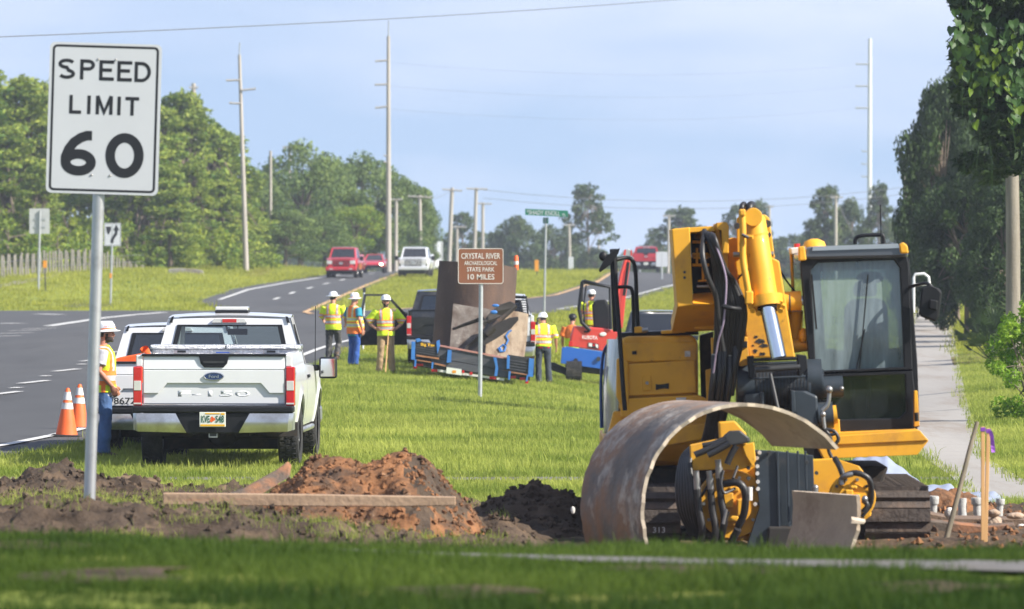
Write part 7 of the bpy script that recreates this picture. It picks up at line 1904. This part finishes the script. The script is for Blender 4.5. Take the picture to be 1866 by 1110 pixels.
def person(label, J, top_rule, top_mats, trs, hat, skin=m_skin, hairm=m_hair, beard=False, head_yaw=0, belly=0, sleeve=.55, under=None, bootm=m_boot, hem=.84, head_fwd=0, head_dn=0, shirt=None, neck=True, hat_mat=m_hat, seated=False, group='road workers'):
    t = thing('person', label, 'person', group=group)
    g = lambda k, d: Vector(J.get(k, d))
    hl, hr_ = g('hipL', (.095, 0, .92)), g('hipR', (-.095, 0, .92))
    kl, kr_ = g('kneeL', (.115, -.02, .50)), g('kneeR', (-.115, -.02, .50))
    al, ar = g('ankL', (.13, .03, .09)), g('ankR', (-.13, .03, .09))
    sl, sr_ = g('shL', (.195, .01, 1.42)), g('shR', (-.195, .01, 1.42))
    el, er = g('elL', (.27, .03, 1.14)), g('elR', (-.27, .03, 1.14))
    wl, wr = g('wrL', (.28, -.08, .90)), g('wrR', (-.28, -.08, .90))
    zb = hl.z - .92
    hc = Vector((0, -.025 - head_fwd, 1.635 - head_dn + zb))
    Rz = Matrix.Rotation(head_yaw, 3, 'Z')
    hp = lambda x, y, z: hc + Rz @ Vector((x, y, z))
    mb = MB()
    mb.ell(hc, (.076, .094, .118), rot=Rz, n=18, k=12); mb.ell(hp(0, -.022, -.055), (.060, .070, .065), rot=Rz)     # skull, jaw
    mb.ell(hp(0, -.098, -.018), (.013, .022, .026), rot=Rz, n=8, k=6); mb.ell(hp(0, -.078, -.095), (.03, .022, .02), rot=Rz, n=8, k=6); mb.ell(hp(0, -.088, -.062), (.026, .012, .010), rot=Rz, n=8, k=6); mb.ell(hp(0, -.080, .018), (.058, .020, .014), rot=Rz, n=8, k=6)
    for s_ in (-1, 1): mb.ell(hp(s_ * .078, .008, -.015), (.012, .022, .034), rot=Rz, n=8, k=6)
    mb.tube([hc + Vector((0, .025, -.02)), Vector((0, .02, 1.50 + zb)), Vector((0, .015, 1.40 + zb))], [.055, .060, .075], 12)
    rings(mb, [((0, 0, .86 + zb), .15, .105), ((0, 0, 1.0 + zb), .15, .10), ((0, 0, 1.25 + zb), .17, .11), ((0, 0, 1.40 + zb), .15, .09), ((0, .01, 1.45 + zb), .07, .06)])
    for h_, k_, a_ in ((hl, kl, al), (hr_, kr_, ar)): mb.tube([h_ + Vector((0, 0, .03)), h_.lerp(k_, .4), k_, k_.lerp(a_, .35), a_], [.078, .072, .052, .052, .038], 10)
    for s_, e_, w_, sgn in ((sl, el, wl, 1), (sr_, er, wr, -1)):
        mb.tube([s_, s_.lerp(e_, .45), e_, e_.lerp(w_, .3), w_], [.056, .049, .041, .042, .028], 10)
        dd = J.get('handL' if sgn > 0 else 'handR', None)
        d = Vector(dd) if dd else (w_ - e_).normalized()
        hand(mb, w_ - d * .01, d, Vector((-sgn, .0, 0)) if abs(d.x) < .8 else Vector((0, 1, 0)), 1.08, .55, sgn)
    def srule(c):
        q_ = Rz.inverted() @ (Vector(c) - hc)
        if abs(q_.z) < .16 and q_.length < .2:
            if q_.y < -.066 and abs(abs(q_.x) - .030) < .012 and abs(q_.z - .000) < .008: return 2
            if beard and ((q_.z < -.045 and q_.y < .01 and q_.z > -.125) or (q_.z < .0 and abs(q_.x) > .05 and abs(q_.y + .012) < .018)) and not (abs(q_.x) < .018 and abs(q_.z + .064) < .007): return 1
            if q_.y > -.005 and q_.z > -.045 and abs(q_.y - .008) > .0 and q_.y > .025 - .2 * q_.z: return 1
        return 0
    body = link('body', remeshed(mb, 'body', [skin, hairm, m_eye], .0085, srule, 1), t)
    # trousers
    mb = MB()
    rings(mb, [((0, .0, hl.z - .10), .165, .115), ((0, 0, hl.z - .01), .172, .125 + belly * .3), ((0, -.01, hl.z + .12), .165, .12 + belly * .5)])
    for h_, k_, a_ in ((hl, kl, al), (hr_, kr_, ar)):
        mb.tube([h_ + Vector((0, 0, .02)), h_.lerp(k_, .35), k_, k_.lerp(a_, .45), a_.lerp(k_, .12), a_ + Vector((0, 0, -.02))], [.102, .098, .080, .080, .079, .083], 12)
    link('trousers', remeshed(mb, 'trousers', [trs], .013, None, 2, .010), t)
    # boots
    for a_, nm in ((al, 'bootL'), (ar, 'bootR')):
        td = Vector(J.get('toeL' if nm == 'bootL' else 'toeR', (a_.x * .25, -1, 0))).normalized()
        mb = MB(); mb.tube([a_ + Vector((0, 0, .10)), a_ + Vector((0, 0, .0)), a_ + Vector((0, 0, -.04))], [.058, .060, .055], 10)
        mb.tube([a_ - td * .075 + Vector((0, 0, -.05)), a_ + Vector((0, 0, -.045)), a_ + td * .10 + Vector((0, 0, -.055)), a_ + td * .185 + Vector((0, 0, -.062))], [.032, .046, .044, .024], 10)
        link('boot', remeshed(mb, 'boot', [bootm], .010, None, 1), t)
    # top: shirt below, vest with sleeves above
    def torso(mb, grow, hem_z, slv, bl=0):
        g_ = grow
        rings(mb, [((0, -.01 - bl * .35, hem_z), .185 + g_, .130 + g_ + bl * .7), ((0, -.01 - bl * .5, 1.02 + zb), .178 + g_, .125 + g_ + bl), ((0, -.01 - bl * .25, 1.15 + zb), .185 + g_, .125 + g_ + bl * .6), ((0, 0, 1.28 + zb), .200 + g_, .130 + g_), ((0, .0, 1.385 + zb), .205 + g_, .115 + g_), ((0, .01, 1.445 + zb), .145 + g_, .085 + g_), ((0, .015, 1.487 + zb), .072 + g_, .062 + g_)])
        if slv:
            for s_, e_, w_ in ((sl, el, wl), (sr_, er, wr)):
                e2 = s_.lerp(e_, min(1, slv / .55)) if slv <= .55 else e_.lerp(w_, (slv - .55) / .45)
                P = [s_ + Vector((0, 0, .0)), s_.lerp(e_, .5) if slv > .3 else s_.lerp(e2, .5), e2] if slv <= .55 else [s_, s_.lerp(e_, .5), e_, e2]
                mb.tube(P, [.078 + g_, .078 + g_, .080 + g_] if len(P) == 3 else [.078 + g_, .074 + g_, .066 + g_, .05 + g_], 12)
    if shirt is not None:
        mb = MB(); torso(mb, .004, hem + zb - .05, shirt[1]); link('shirt', remeshed(mb, 'shirt', [shirt[0]], .012, None, 2, .006), t)
    mb = MB(); torso(mb, .018, hem + zb, sleeve, belly)
    link('vest', remeshed(mb, 'vest', top_mats, .0115, lambda c: top_rule(Vector(c) - Vector((0, 0, zb))), 2, .009), t)
    # hat
    ht = MB(); Z = hc + Vector((0, 0, .045))
    Mh = Matrix.Translation(Z) @ Rz.to_4x4() @ Matrix.Rotation(R(-4), 4, 'X')
    if hat == 'cap' or hat == 'bump':
        ht.lathe([(.001, .118), (.045, .113), (.085, .095), (.112, .06), (.122, .015), (.124, .0), (.116, -.004)], 24, Mh @ Matrix.Diagonal((.93, 1.12, 1, 1)), cap=False)
        rows = [[Mh @ Vector((math.sin(a) * .112 * (1 + .10 * k_), -math.cos(a) * (.132 + .052 * k_ * math.cos(a) ** .5 if abs(a) < PI / 2 else .132), .002 - .012 * k_)) for a in [-1.45 + 2.9 * i / 14 for i in range(15)]] for k_ in (0, .5, 1)]
        ht.grid(rows)
        rows = [[v + Vector((0, 0, -.006)) for v in r_] for r_ in rows]; ht.grid(rows)
        ht.box(Mh @ Vector((0, 0, .108)), (.03, .16, .02))
    else:
        rim = .175 if hat == 'full' else .190
        up = .0 if hat == 'full' else .030
        ht.lathe([(.001, .122), (.05, .118), (.088, .10), (.108, .065), (.116, .02), (.120, .004), (rim * .82, -.008), (rim, -.014 + up), (rim * .99, -.022 + up), (.116, -.010)], 26, Mh @ Matrix.Diagonal((.90, 1.08, 1, 1)), cap=False)
        if hat == 'full': ht.box(Mh @ Vector((0, 0, .112)), (.035, .18, .02))
    ho = ht.build('hard_hat', hat_mat, t, smooth=45)
    if hat == 'full': MB().lathe([(.1185, .012), (.116, .028)], 24, Mh @ Matrix.Diagonal((.905, 1.085, 1, 1)), cap=False).build('hat_band', m_orangev, ho)
    MB().lathe([(.098, -.03), (.104, .012)], 20, Mh @ Matrix.Diagonal((.86, 1.05, 1, 1)), cap=False).build('hat_suspension', m_plastic, ho)
    return t, body, ho, Mh
def lime_rule(ext=.245, front_open=False):
    def r_(c):
        if abs(c.x) > ext:
            return 1 if 1.165 < c.z < 1.185 or 1.225 < c.z < 1.245 else 2 if 1.185 <= c.z <= 1.225 else 0
        if .985 < c.z < 1.085: return 2 if 1.010 < c.z < 1.060 else 1
        if 1.125 < c.z < 1.225: return 2 if 1.150 < c.z < 1.200 else 1
        if c.z >= 1.20:
            q_ = abs(abs(c.x) - .118)
            if q_ < .038: return 2 if q_ < .020 else 1
        return 0
    return r_
def orange_rule(c):
    if .955 < c.z < 1.065: return 2 if .985 < c.z < 1.04 else 3
    if 1.10 < c.z < 1.205: return 2 if 1.13 < c.z < 1.18 else 3
    if c.z > 1.19:
        q_ = abs(abs(c.x) - .105)
        if q_ < .032: return 2 if q_ < .019 else 3
    return 0
def stand(t, px, D, yaw, s=1.0, dz=0.0):
    x = (px - 933) / FPX * D
    t.location = (x, D, z1(x, D) + dz); t.rotation_euler = (0, 0, R(yaw)); t.scale = (s, s, s); return t
def back_print(t, y, z, ws, h):
    """the faded unreadable dark print across a vest's back"""
    x = sum(ws) / 2 + .008 * len(ws) / 2
    for i, w_ in enumerate(ws):
        dz = .25 * h * math.sin(i * 2.3)
        MB().b2((x - w_, y, z - h / 2 + max(0, dz)), (x, y + .004, z + h / 2 + min(0, dz))).build('back_print', m_dgreen, t)
        x -= w_ + .008
LM = [m_limev, m_orangev, m_tape]
# man beside the nearest pickup, seen from his right side
def lane_rule(c):
    if .965 < c.z < 1.15: return 1 if c.z < 1.02 or c.z > 1.09 else 2
    q_ = abs(abs(c.x) - .125)
    if c.z > 1.10 and q_ < .062: return 2 if q_ < .022 else 1
    if abs(c.x) > .17 and c.z < .97: return 1 if abs(c.y) < .03 else 0
    return 0
p1, _, h1, Mh = person('man in profile with a dark beard and grey sleeves standing beside the nearest white pickup', dict(elR=(-.255, .055, 1.15), wrR=(-.20, -.115, .945), handR=(.25, -.35, -.9), elL=(.255, .055, 1.15), wrL=(.20, -.115, .945), handL=(-.25, -.35, -.9), ankL=(.10, .06, .09), ankR=(-.10, .0, .09), kneeL=(.10, -.01, .5), kneeR=(-.105, -.03, .5)),
    lane_rule, LM, m_jeans, 'full', skin=m_skin_red, beard=True, sleeve=0, shirt=(m_greyt, .40), hem=.86)
put_text('LANE', .070, .024, m_bolt_red, h1, Mh @ Vector((-.112, -.02, .055)), tilt=(R(-14), 0, -PI / 2), bold=.02)
stand(p1, 190, 79.4, 90, 1.0)
# man with the wide white hat walking away
p2_, _, h2, _ = person('man in a lime shirt and wide white hat walking away along the road edge', dict(ankL=(.10, .06, .09), kneeL=(.105, -.02, .50), kneeR=(-.125, -.10, .50), ankR=(-.12, .16, .20), elL=(.30, -.06, 1.18), wrL=(.30, -.24, 1.10), elR=(-.31, -.04, 1.17), wrR=(-.28, -.20, 1.02)), lime_rule(), LM, m_dark_trs, 'wide', hairm=m_hair, head_yaw=R(-20), sleeve=.60, belly=.03)
stand(p2_, 607, 148, 172, .985)
back_print(p2_, .178, 1.325, (.030, .022, .034, .020, .030, .024), .042)
# man in orange vest and teal shirt
p3, _, h3, _ = person('heavy man in an orange vest, teal shirt and full brim hard hat', dict(elL=(.29, .05, 1.15), wrL=(.27, -.04, .90), elR=(-.29, .05, 1.15), wrR=(-.27, -.05, .90), ankL=(.09, .03, .09), ankR=(-.09, .03, .09), kneeL=(.10, -.02, .5), kneeR=(-.10, -.02, .5)), orange_rule, [m_orangev, m_orangev, m_tape, m_yel_tape], m_jeans_b, 'full', hairm=m_hair_grey, head_yaw=R(15), sleeve=0, shirt=(m_teal, .42), belly=.07, hem=.80)
stand(p3, 645, 144.5, 128, .985)
# man with hands on hips
p4, _, h4, _ = person('man in a lime vest and khaki trousers facing the camera, hands on hips', dict(elL=(.40, .07, 1.17), wrL=(.225, -.07, 1.02), handL=(-.75, -.45, -.35), elR=(-.40, .07, 1.17), wrR=(-.225, -.07, 1.02), handR=(.75, -.45, -.35), ankL=(.145, .02, .09), ankR=(-.145, .02, .09)), lime_rule(.235), LM, m_khaki, 'cap', sleeve=.53, beard=True, hem=.86)
stand(p4, 703, 137.5, 4, 1.005)
# man beside the trailer, seen from behind
p5, _, h5, _ = person('man in a lime vest over a red shirt at the right end of the trailer', dict(elR=(-.30, .02, 1.15), wrR=(-.33, -.06, .92), elL=(.29, -.10, 1.20), wrL=(.26, -.32, 1.15), ankL=(.12, .03, .09), ankR=(-.14, .03, .09)), lime_rule(), LM, m_navyj, 'cap', skin=m_skin_red, sleeve=.58, shirt=(m_redsh, 0), hem=.93, head_yaw=R(12), head_fwd=.05, head_dn=.03)
stand(p5, 990, 142.3, 188, .965)
back_print(p5, .165, 1.33, (.040, .012, .038, .030), .045)
# operator of the mini excavator
p6, _, h6, _ = person('operator in a lime vest sitting in the mini excavator with his back turned', dict(hipL=(.1, 0, .92), hipR=(-.1, 0, .92), kneeL=(.13, -.42, .94), kneeR=(-.13, -.42, .94), ankL=(.13, -.46, .52), ankR=(-.13, -.46, .52), elL=(.30, -.10, 1.17), wrL=(.25, -.36, 1.12), elR=(-.30, -.10, 1.17), wrR=(-.25, -.36, 1.12)), lime_rule(), LM, m_navyj, 'cap', skin=m_skin_red, sleeve=.5)
stand(p6, 1078, 150.85, 184, .95)
p6.location.z = pt(1078, 530, 150.85).z - 1.755 * .95
# man standing behind the mini excavator
p7, _, h7, _ = person('man in an orange and lime vest and black cap half hidden behind the mini excavator', {}, lambda c: 0 if c.z > 1.12 else 1, [m_orangev, m_limev], m_navyj, 'bump', skin=m_skin_red, sleeve=.5, hat_mat=m_plastic, head_fwd=.03)
stand(p7, 1043, 153.5, 170, .93)
# lath in front of the man with hands on hips
m_lath = M('raw_pine_lath', (.60, .36, .16), rough=.8, var=.15, vscale=4, streak=(8, 8, .6))
tag(MB().tube([pt(702, 680, 136.6), pt(705, 640, 136.7), pt(708, 604, 136.8)], [.016, .016, .012], 6).build('wooden_stake', m_lath), 'raw pine stick standing before the man with hands on hips', 'stake')
# ------------------------------------------------------------------ timber, stakes, tarp and rubble
m_timber = M('old_timber', (.34, .235, .155), rough=.92, var=.25, vscale=3, streak=(.35, 4, 4), bump=.35, bscale=20, dirt=(.36, .14, .06), dscale=2.2, dlev=(.52, .72))
m_plank = M('dark_plank', (.10, .078, .062), rough=.92, var=.3, vscale=3, bump=.3, dirt=(.32, .14, .065), dscale=1.8, dlev=(.5, .66))
m_stick = M('grey_stick', (.17, .145, .105), rough=.95, var=.3, vscale=5, streak=(3, 3, .5))
m_stake = M('survey_stake', (.62, .36, .15), rough=.8, var=.15, vscale=4, streak=(6, 6, .5))
m_purple = M('purple_ribbon', (.30, .10, .55), rough=.6, var=.1, transl=.3)
m_tarp = M('silver_blue_tarp', (.25, .285, .375), rough=.5, var=.10, vscale=2, bump=.3, bscale=5)
m_core = M('grey_concrete_core', (.40, .40, .39), rough=.9, var=.15, vscale=6, bump=.3)
m_lump = M('white_lump', (.66, .64, .61), rough=.9, var=.15, vscale=6, bump=.4)
m_rock = M('pale_rock', (.40, .31, .24), rough=.95, var=.3, vscale=5, bump=.6, dirt=(.22, .13, .08), dscale=4)
m_rustboard = M('rusty_board', (.17, .115, .08), rough=.9, var=.3, vscale=3, streak=(.6, 3, 3), bump=.4, dirt=(.07, .05, .04), dscale=3)
MD = 50.5
bm2 = MB()
rows = []
for (x, ya, yb) in ((296, 899, 920), (430, 900, 922), (560, 901.5, 923), (700, 904, 924), (830, 906, 922)):
    a, c = pt(x, ya, MD), pt(x, yb, MD); rows.append([a, c, c + Vector((0, .14, 0)), a + Vector((0, .14, 0))])
bm2.grid(rows, close=True); bm2.add(rows[0], [(0, 1, 2, 3)]); bm2.add(rows[-1], [(0, 1, 2, 3)])
tag(bm2.build('timber_beam', m_timber, bevel=.008), 'long level timber beam lying across the front of the clay heap', 'timber')
P = [(356, 938), (372, 918), (440, 893), (500, 860), (520, 845), (527, 852), (524, 872), (470, 905), (420, 925), (396, 944)]
tag(MB().prism([pt(x, y, 51.2 - .3 * (y - 890) / 60) for x, y in P], (.02, .06, .02)).build('plank', m_plank, bevel=.006), 'dark plank slanting up to the left shoulder of the clay heap', 'plank')
tag(MB().tube([pt(1724, 985, 54.5), pt(1752, 880, 54.6), pt(1766, 824, 54.7), pt(1781, 769, 54.8)], [.026, .022, .021, .019], 8).build('leaning_stick', m_stick, smooth=60), 'grey stick leaning to the right before the rubble', 'stick')
for (x0, y0, x1, y1, w, lb) in ((1791.5, 778, 1791.5, 985, 6.5, 'survey stake with purple ribbon, the left one of the pair'), (1801.5, 781, 1796.5, 988, 6.5, 'survey stake with a trailing purple ribbon, the right one of the pair')):
    b = pt(x1, y1, 53.5); t = thing('survey_stake', lb, 'stake', b, 'survey stakes by the rubble')
    k = w / 2 * 53.5 / FPX
    MB().prism([pt(x1 - w / 2, y1, 53.5), pt(x1 + w / 2, y1, 53.5), pt(x0 + w / 2, y0, 53.5), pt(x0 - w / 2, y0, 53.5)], (0, .03, 0)).build('stake_shaft', m_stake, t, bevel=.003)
    MB().pbox(x0 - 4.4, y0 + 1, x0 + 4.4, y0 + 8, 53.495, .042).build('ribbon_wrap', m_purple, t)
    if x0 > 1795:
        rows = [[pt(x, y, 53.46 - .01 * i), pt(x + 7, y - 1, 53.44 - .02 * math.sin(i))] for i, (x, y) in enumerate(((1801, 786), (1804, 795), (1805, 806), (1806, 816), (1807, 825)))]
        MB().grid(rows).build('ribbon_tail', m_purple, t, recalc=False)
# tarp draped over a low pile
TX = [(1540, 850, 892), (1556, 835, 892), (1585, 832, 893), (1616, 832, 893), (1650, 857, 893), (1684, 884, 900), (1700, 884, 905), (1735, 882, 908), (1745, 897, 912), (1780, 897, 914), (1813, 896, 918), (1832, 909, 928), (1866, 929, 940), (1890, 934, 944)]
rows = []
for j in range(13):
    v = j / 12; rw = []
    for i in range(70):
        x = 1540 + 350 * i / 69
        yt = float(np.interp(x, [a[0] for a in TX], [a[1] for a in TX])); yb = float(np.interp(x, [a[0] for a in TX], [a[2] for a in TX]))
        D = 66.0 - 2.2 * v + .10 * math.sin(x * .16 + 2 * v) * v + .06 * math.sin(x * .41 + 1) * v
        p = pt(x, yt + (yb - yt) * v ** .8, D)
        p.z += .007 * math.sin(x * .23 + 4 * v) + (-.05 if j == 12 else 0)
        rw.append(p)
    rows.append(rw)
back = [[p + Vector((0, .5 * q, -.28 * q)) for p in rows[0]] for q in (2, 1)]
tag(MB().grid(back + rows).build('tarp', m_tarp, smooth=60, recalc=False), 'crumpled silver blue tarp draped behind the excavator track', 'tarp')
def lump_h(x, y):
    q = ((x - 4.45) / .62) ** 2 + ((y - 61.3) / .9) ** 2
    return -.12 + .36 * max(0, 1 - q) ** .7 * (1 + .3 * fbm(x, y, 2.2, 4, 3)) + .06 * abs(fbm(x, y, 6, 4, 2)) * (q < 1)
tag(heap('dirt_pile', 3.6, 5.5, 60.2, 62.4, .035, lump_h, [m_clay]), 'small heap of orange clay behind the grey concrete cores', 'dirt pile')
CD_ = 58.6
g_core = 'grey concrete cores in the rubble'
for (x0, x1, y0, y1, cap, lb) in ((1650, 1670, 905, 960, 16, 'capped grey core at the left end of the row'), (1691, 1709, 904, 955, 14, 'capped grey core standing on the left of the clay lump'), (1746, 1762, 908, 955, 0, 'plain grey core without a cap behind the leaning stick'), (1772, 1793, 907, 958, 12, 'capped grey core just left of the survey stakes'), (1813, 1829, 909, 958, 10, 'capped grey core right of the survey stakes'), (1653, 1665, 936, 962, 0, 'short grey core stub in front of the track')):
    b = pt((x0 + x1) / 2, y1, CD_); t = thing('concrete_core', lb, 'concrete core', b, g_core)
    r_ = (x1 - x0) / 2 * CD_ / FPX; zt_ = pt(0, y0, CD_).z - b.z; T = Matrix.Translation(b)
    rc = r_ * .72 if cap else r_
    MB().lathe([(rc * 1.02, 0), (rc, .02), (rc, zt_ - (cap * CD_ / FPX if cap else .01)), (rc * .94, zt_ - (cap * CD_ / FPX if cap else 0))], 14, T).build('core_shaft', m_core, t, smooth=40)
    if cap: MB().lathe([(r_ * .95, zt_ - cap * CD_ / FPX - .002), (r_, zt_ - cap * CD_ / FPX + .008), (r_, zt_ - .012), (r_ * .92, zt_)], 14, T).build('cap', m_core, t, smooth=40)
    t.rotation_euler = (R(3 * math.sin(x0)), R(4 * math.cos(x0 * 1.3)), 0)
def rock(x, y, rx, ry, D, mat, label, cat, name, seed, group):
    c = pt(x, y, D); mb = MB().ell((0, 0, 0), (rx * D / FPX, rx * D / FPX * .8, ry * D / FPX), n=14, k=9)
    mb.v = [tuple(Vector(v) * (1 + .28 * mnoise.fractal(Vector(v) * 9 + Vector((seed, 0, 0)), 1, 2, 3))) for v in mb.v]
    o = mb.build(name, mat, smooth=50); o.location = c; tag(o, label, cat, group); return o
gw = 'pale lumps in the rubble'
for i, (x, y, rx, ry, m_, lb) in enumerate(((1632, 949, 9, 7, m_lump, 'white lump left of the short grey core stub'), (1671, 951, 7, 5.5, m_lump, 'small white lump right of the short grey core stub'), (1731, 934, 10, 10, m_lump, 'white lump left of the plain grey core'), (1812, 958, 15, 16, m_rock, 'pale rock standing right beside the survey stakes'), (1812, 936, 14, 7, m_rock, 'flat pale rock behind the survey stakes'), (1850, 940, 16, 7, m_rock, 'pale rock at the right edge of the rubble'), (1862, 960, 8, 5, m_lump, 'tiny white lump at the right edge of the picture'))):
    rock(x, y, rx, ry, 57.0, m_, lb, 'rock', 'rubble_stone', i * 3.7, gw)
def board(P, D, dep, mat, label, name='board'):
    tag(MB().prism([pt(x, y, D) for x, y in P], (0, dep, .02)).build(name, mat, bevel=.006), label, 'board')
board([(1676, 933), (1735, 945), (1866, 947), (1900, 950), (1900, 960), (1790, 958), (1724, 962), (1676, 951)], 57.2, .25, m_rustboard, 'rusty brown board lying across the rubble on the right')
board([(1598, 950), (1640, 944), (1668, 955), (1664, 970), (1600, 966)], 56.0, .2, m_rustboard, 'rusty plate piece lying before the right track')
board([(1660, 956), (1700, 951), (1790, 960), (1850, 957), (1852, 966), (1770, 972), (1664, 966)], 55.6, .15, m_plank, 'dark splintered board under the rusty brown one')
board([(1552, 946), (1578, 951), (1574, 956), (1550, 955)], 50.9, .08, m_case_edge, 'small pale splinter stuck to the right lip of the casing ring', 'splinter')
mb = MB().tube([pt(x, y, 55.0) for x, y in ((1576, 975), (1596, 972), (1616, 971), (1634, 969), (1650, 971))], [.018, .024, .020, .026, .016], 8)
tag(mb.build('plastic_strip', m_lump, smooth=60), 'torn white plastic strip on the soil right of the casing ring', 'plastic strip')
# bits of leaf litter and paper on the soil
tag(MB().ell(pt(1044, 930, 54.8), (.02, .012, .035)).build('paper_scrap', m_lump, smooth=60), 'white scrap in the black soil left of the casing ring', 'scrap')
# ------------------------------------------------------------------ air: even thin haze round the whole place
m_haze = bpy.data.materials.new('haze'); m_haze.use_nodes = True
n, l = m_haze.node_tree.nodes, m_haze.node_tree.links; n.clear()
ho = n.new('ShaderNodeOutputMaterial'); hv = n.new('ShaderNodeVolumePrincipled')
hv.inputs['Color'].default_value = (.78, .86, 1.0, 1); hv.inputs['Density'].default_value = .00026; hv.inputs['Anisotropy'].default_value = .2
l.new(hv.outputs[0], ho.inputs['Volume'])
tag(MB().b2((-420, -12, -6.5), (420, 1320, 60)).build('haze', m_haze), kind='stuff')
bpy.data.scenes.remove(WORK)
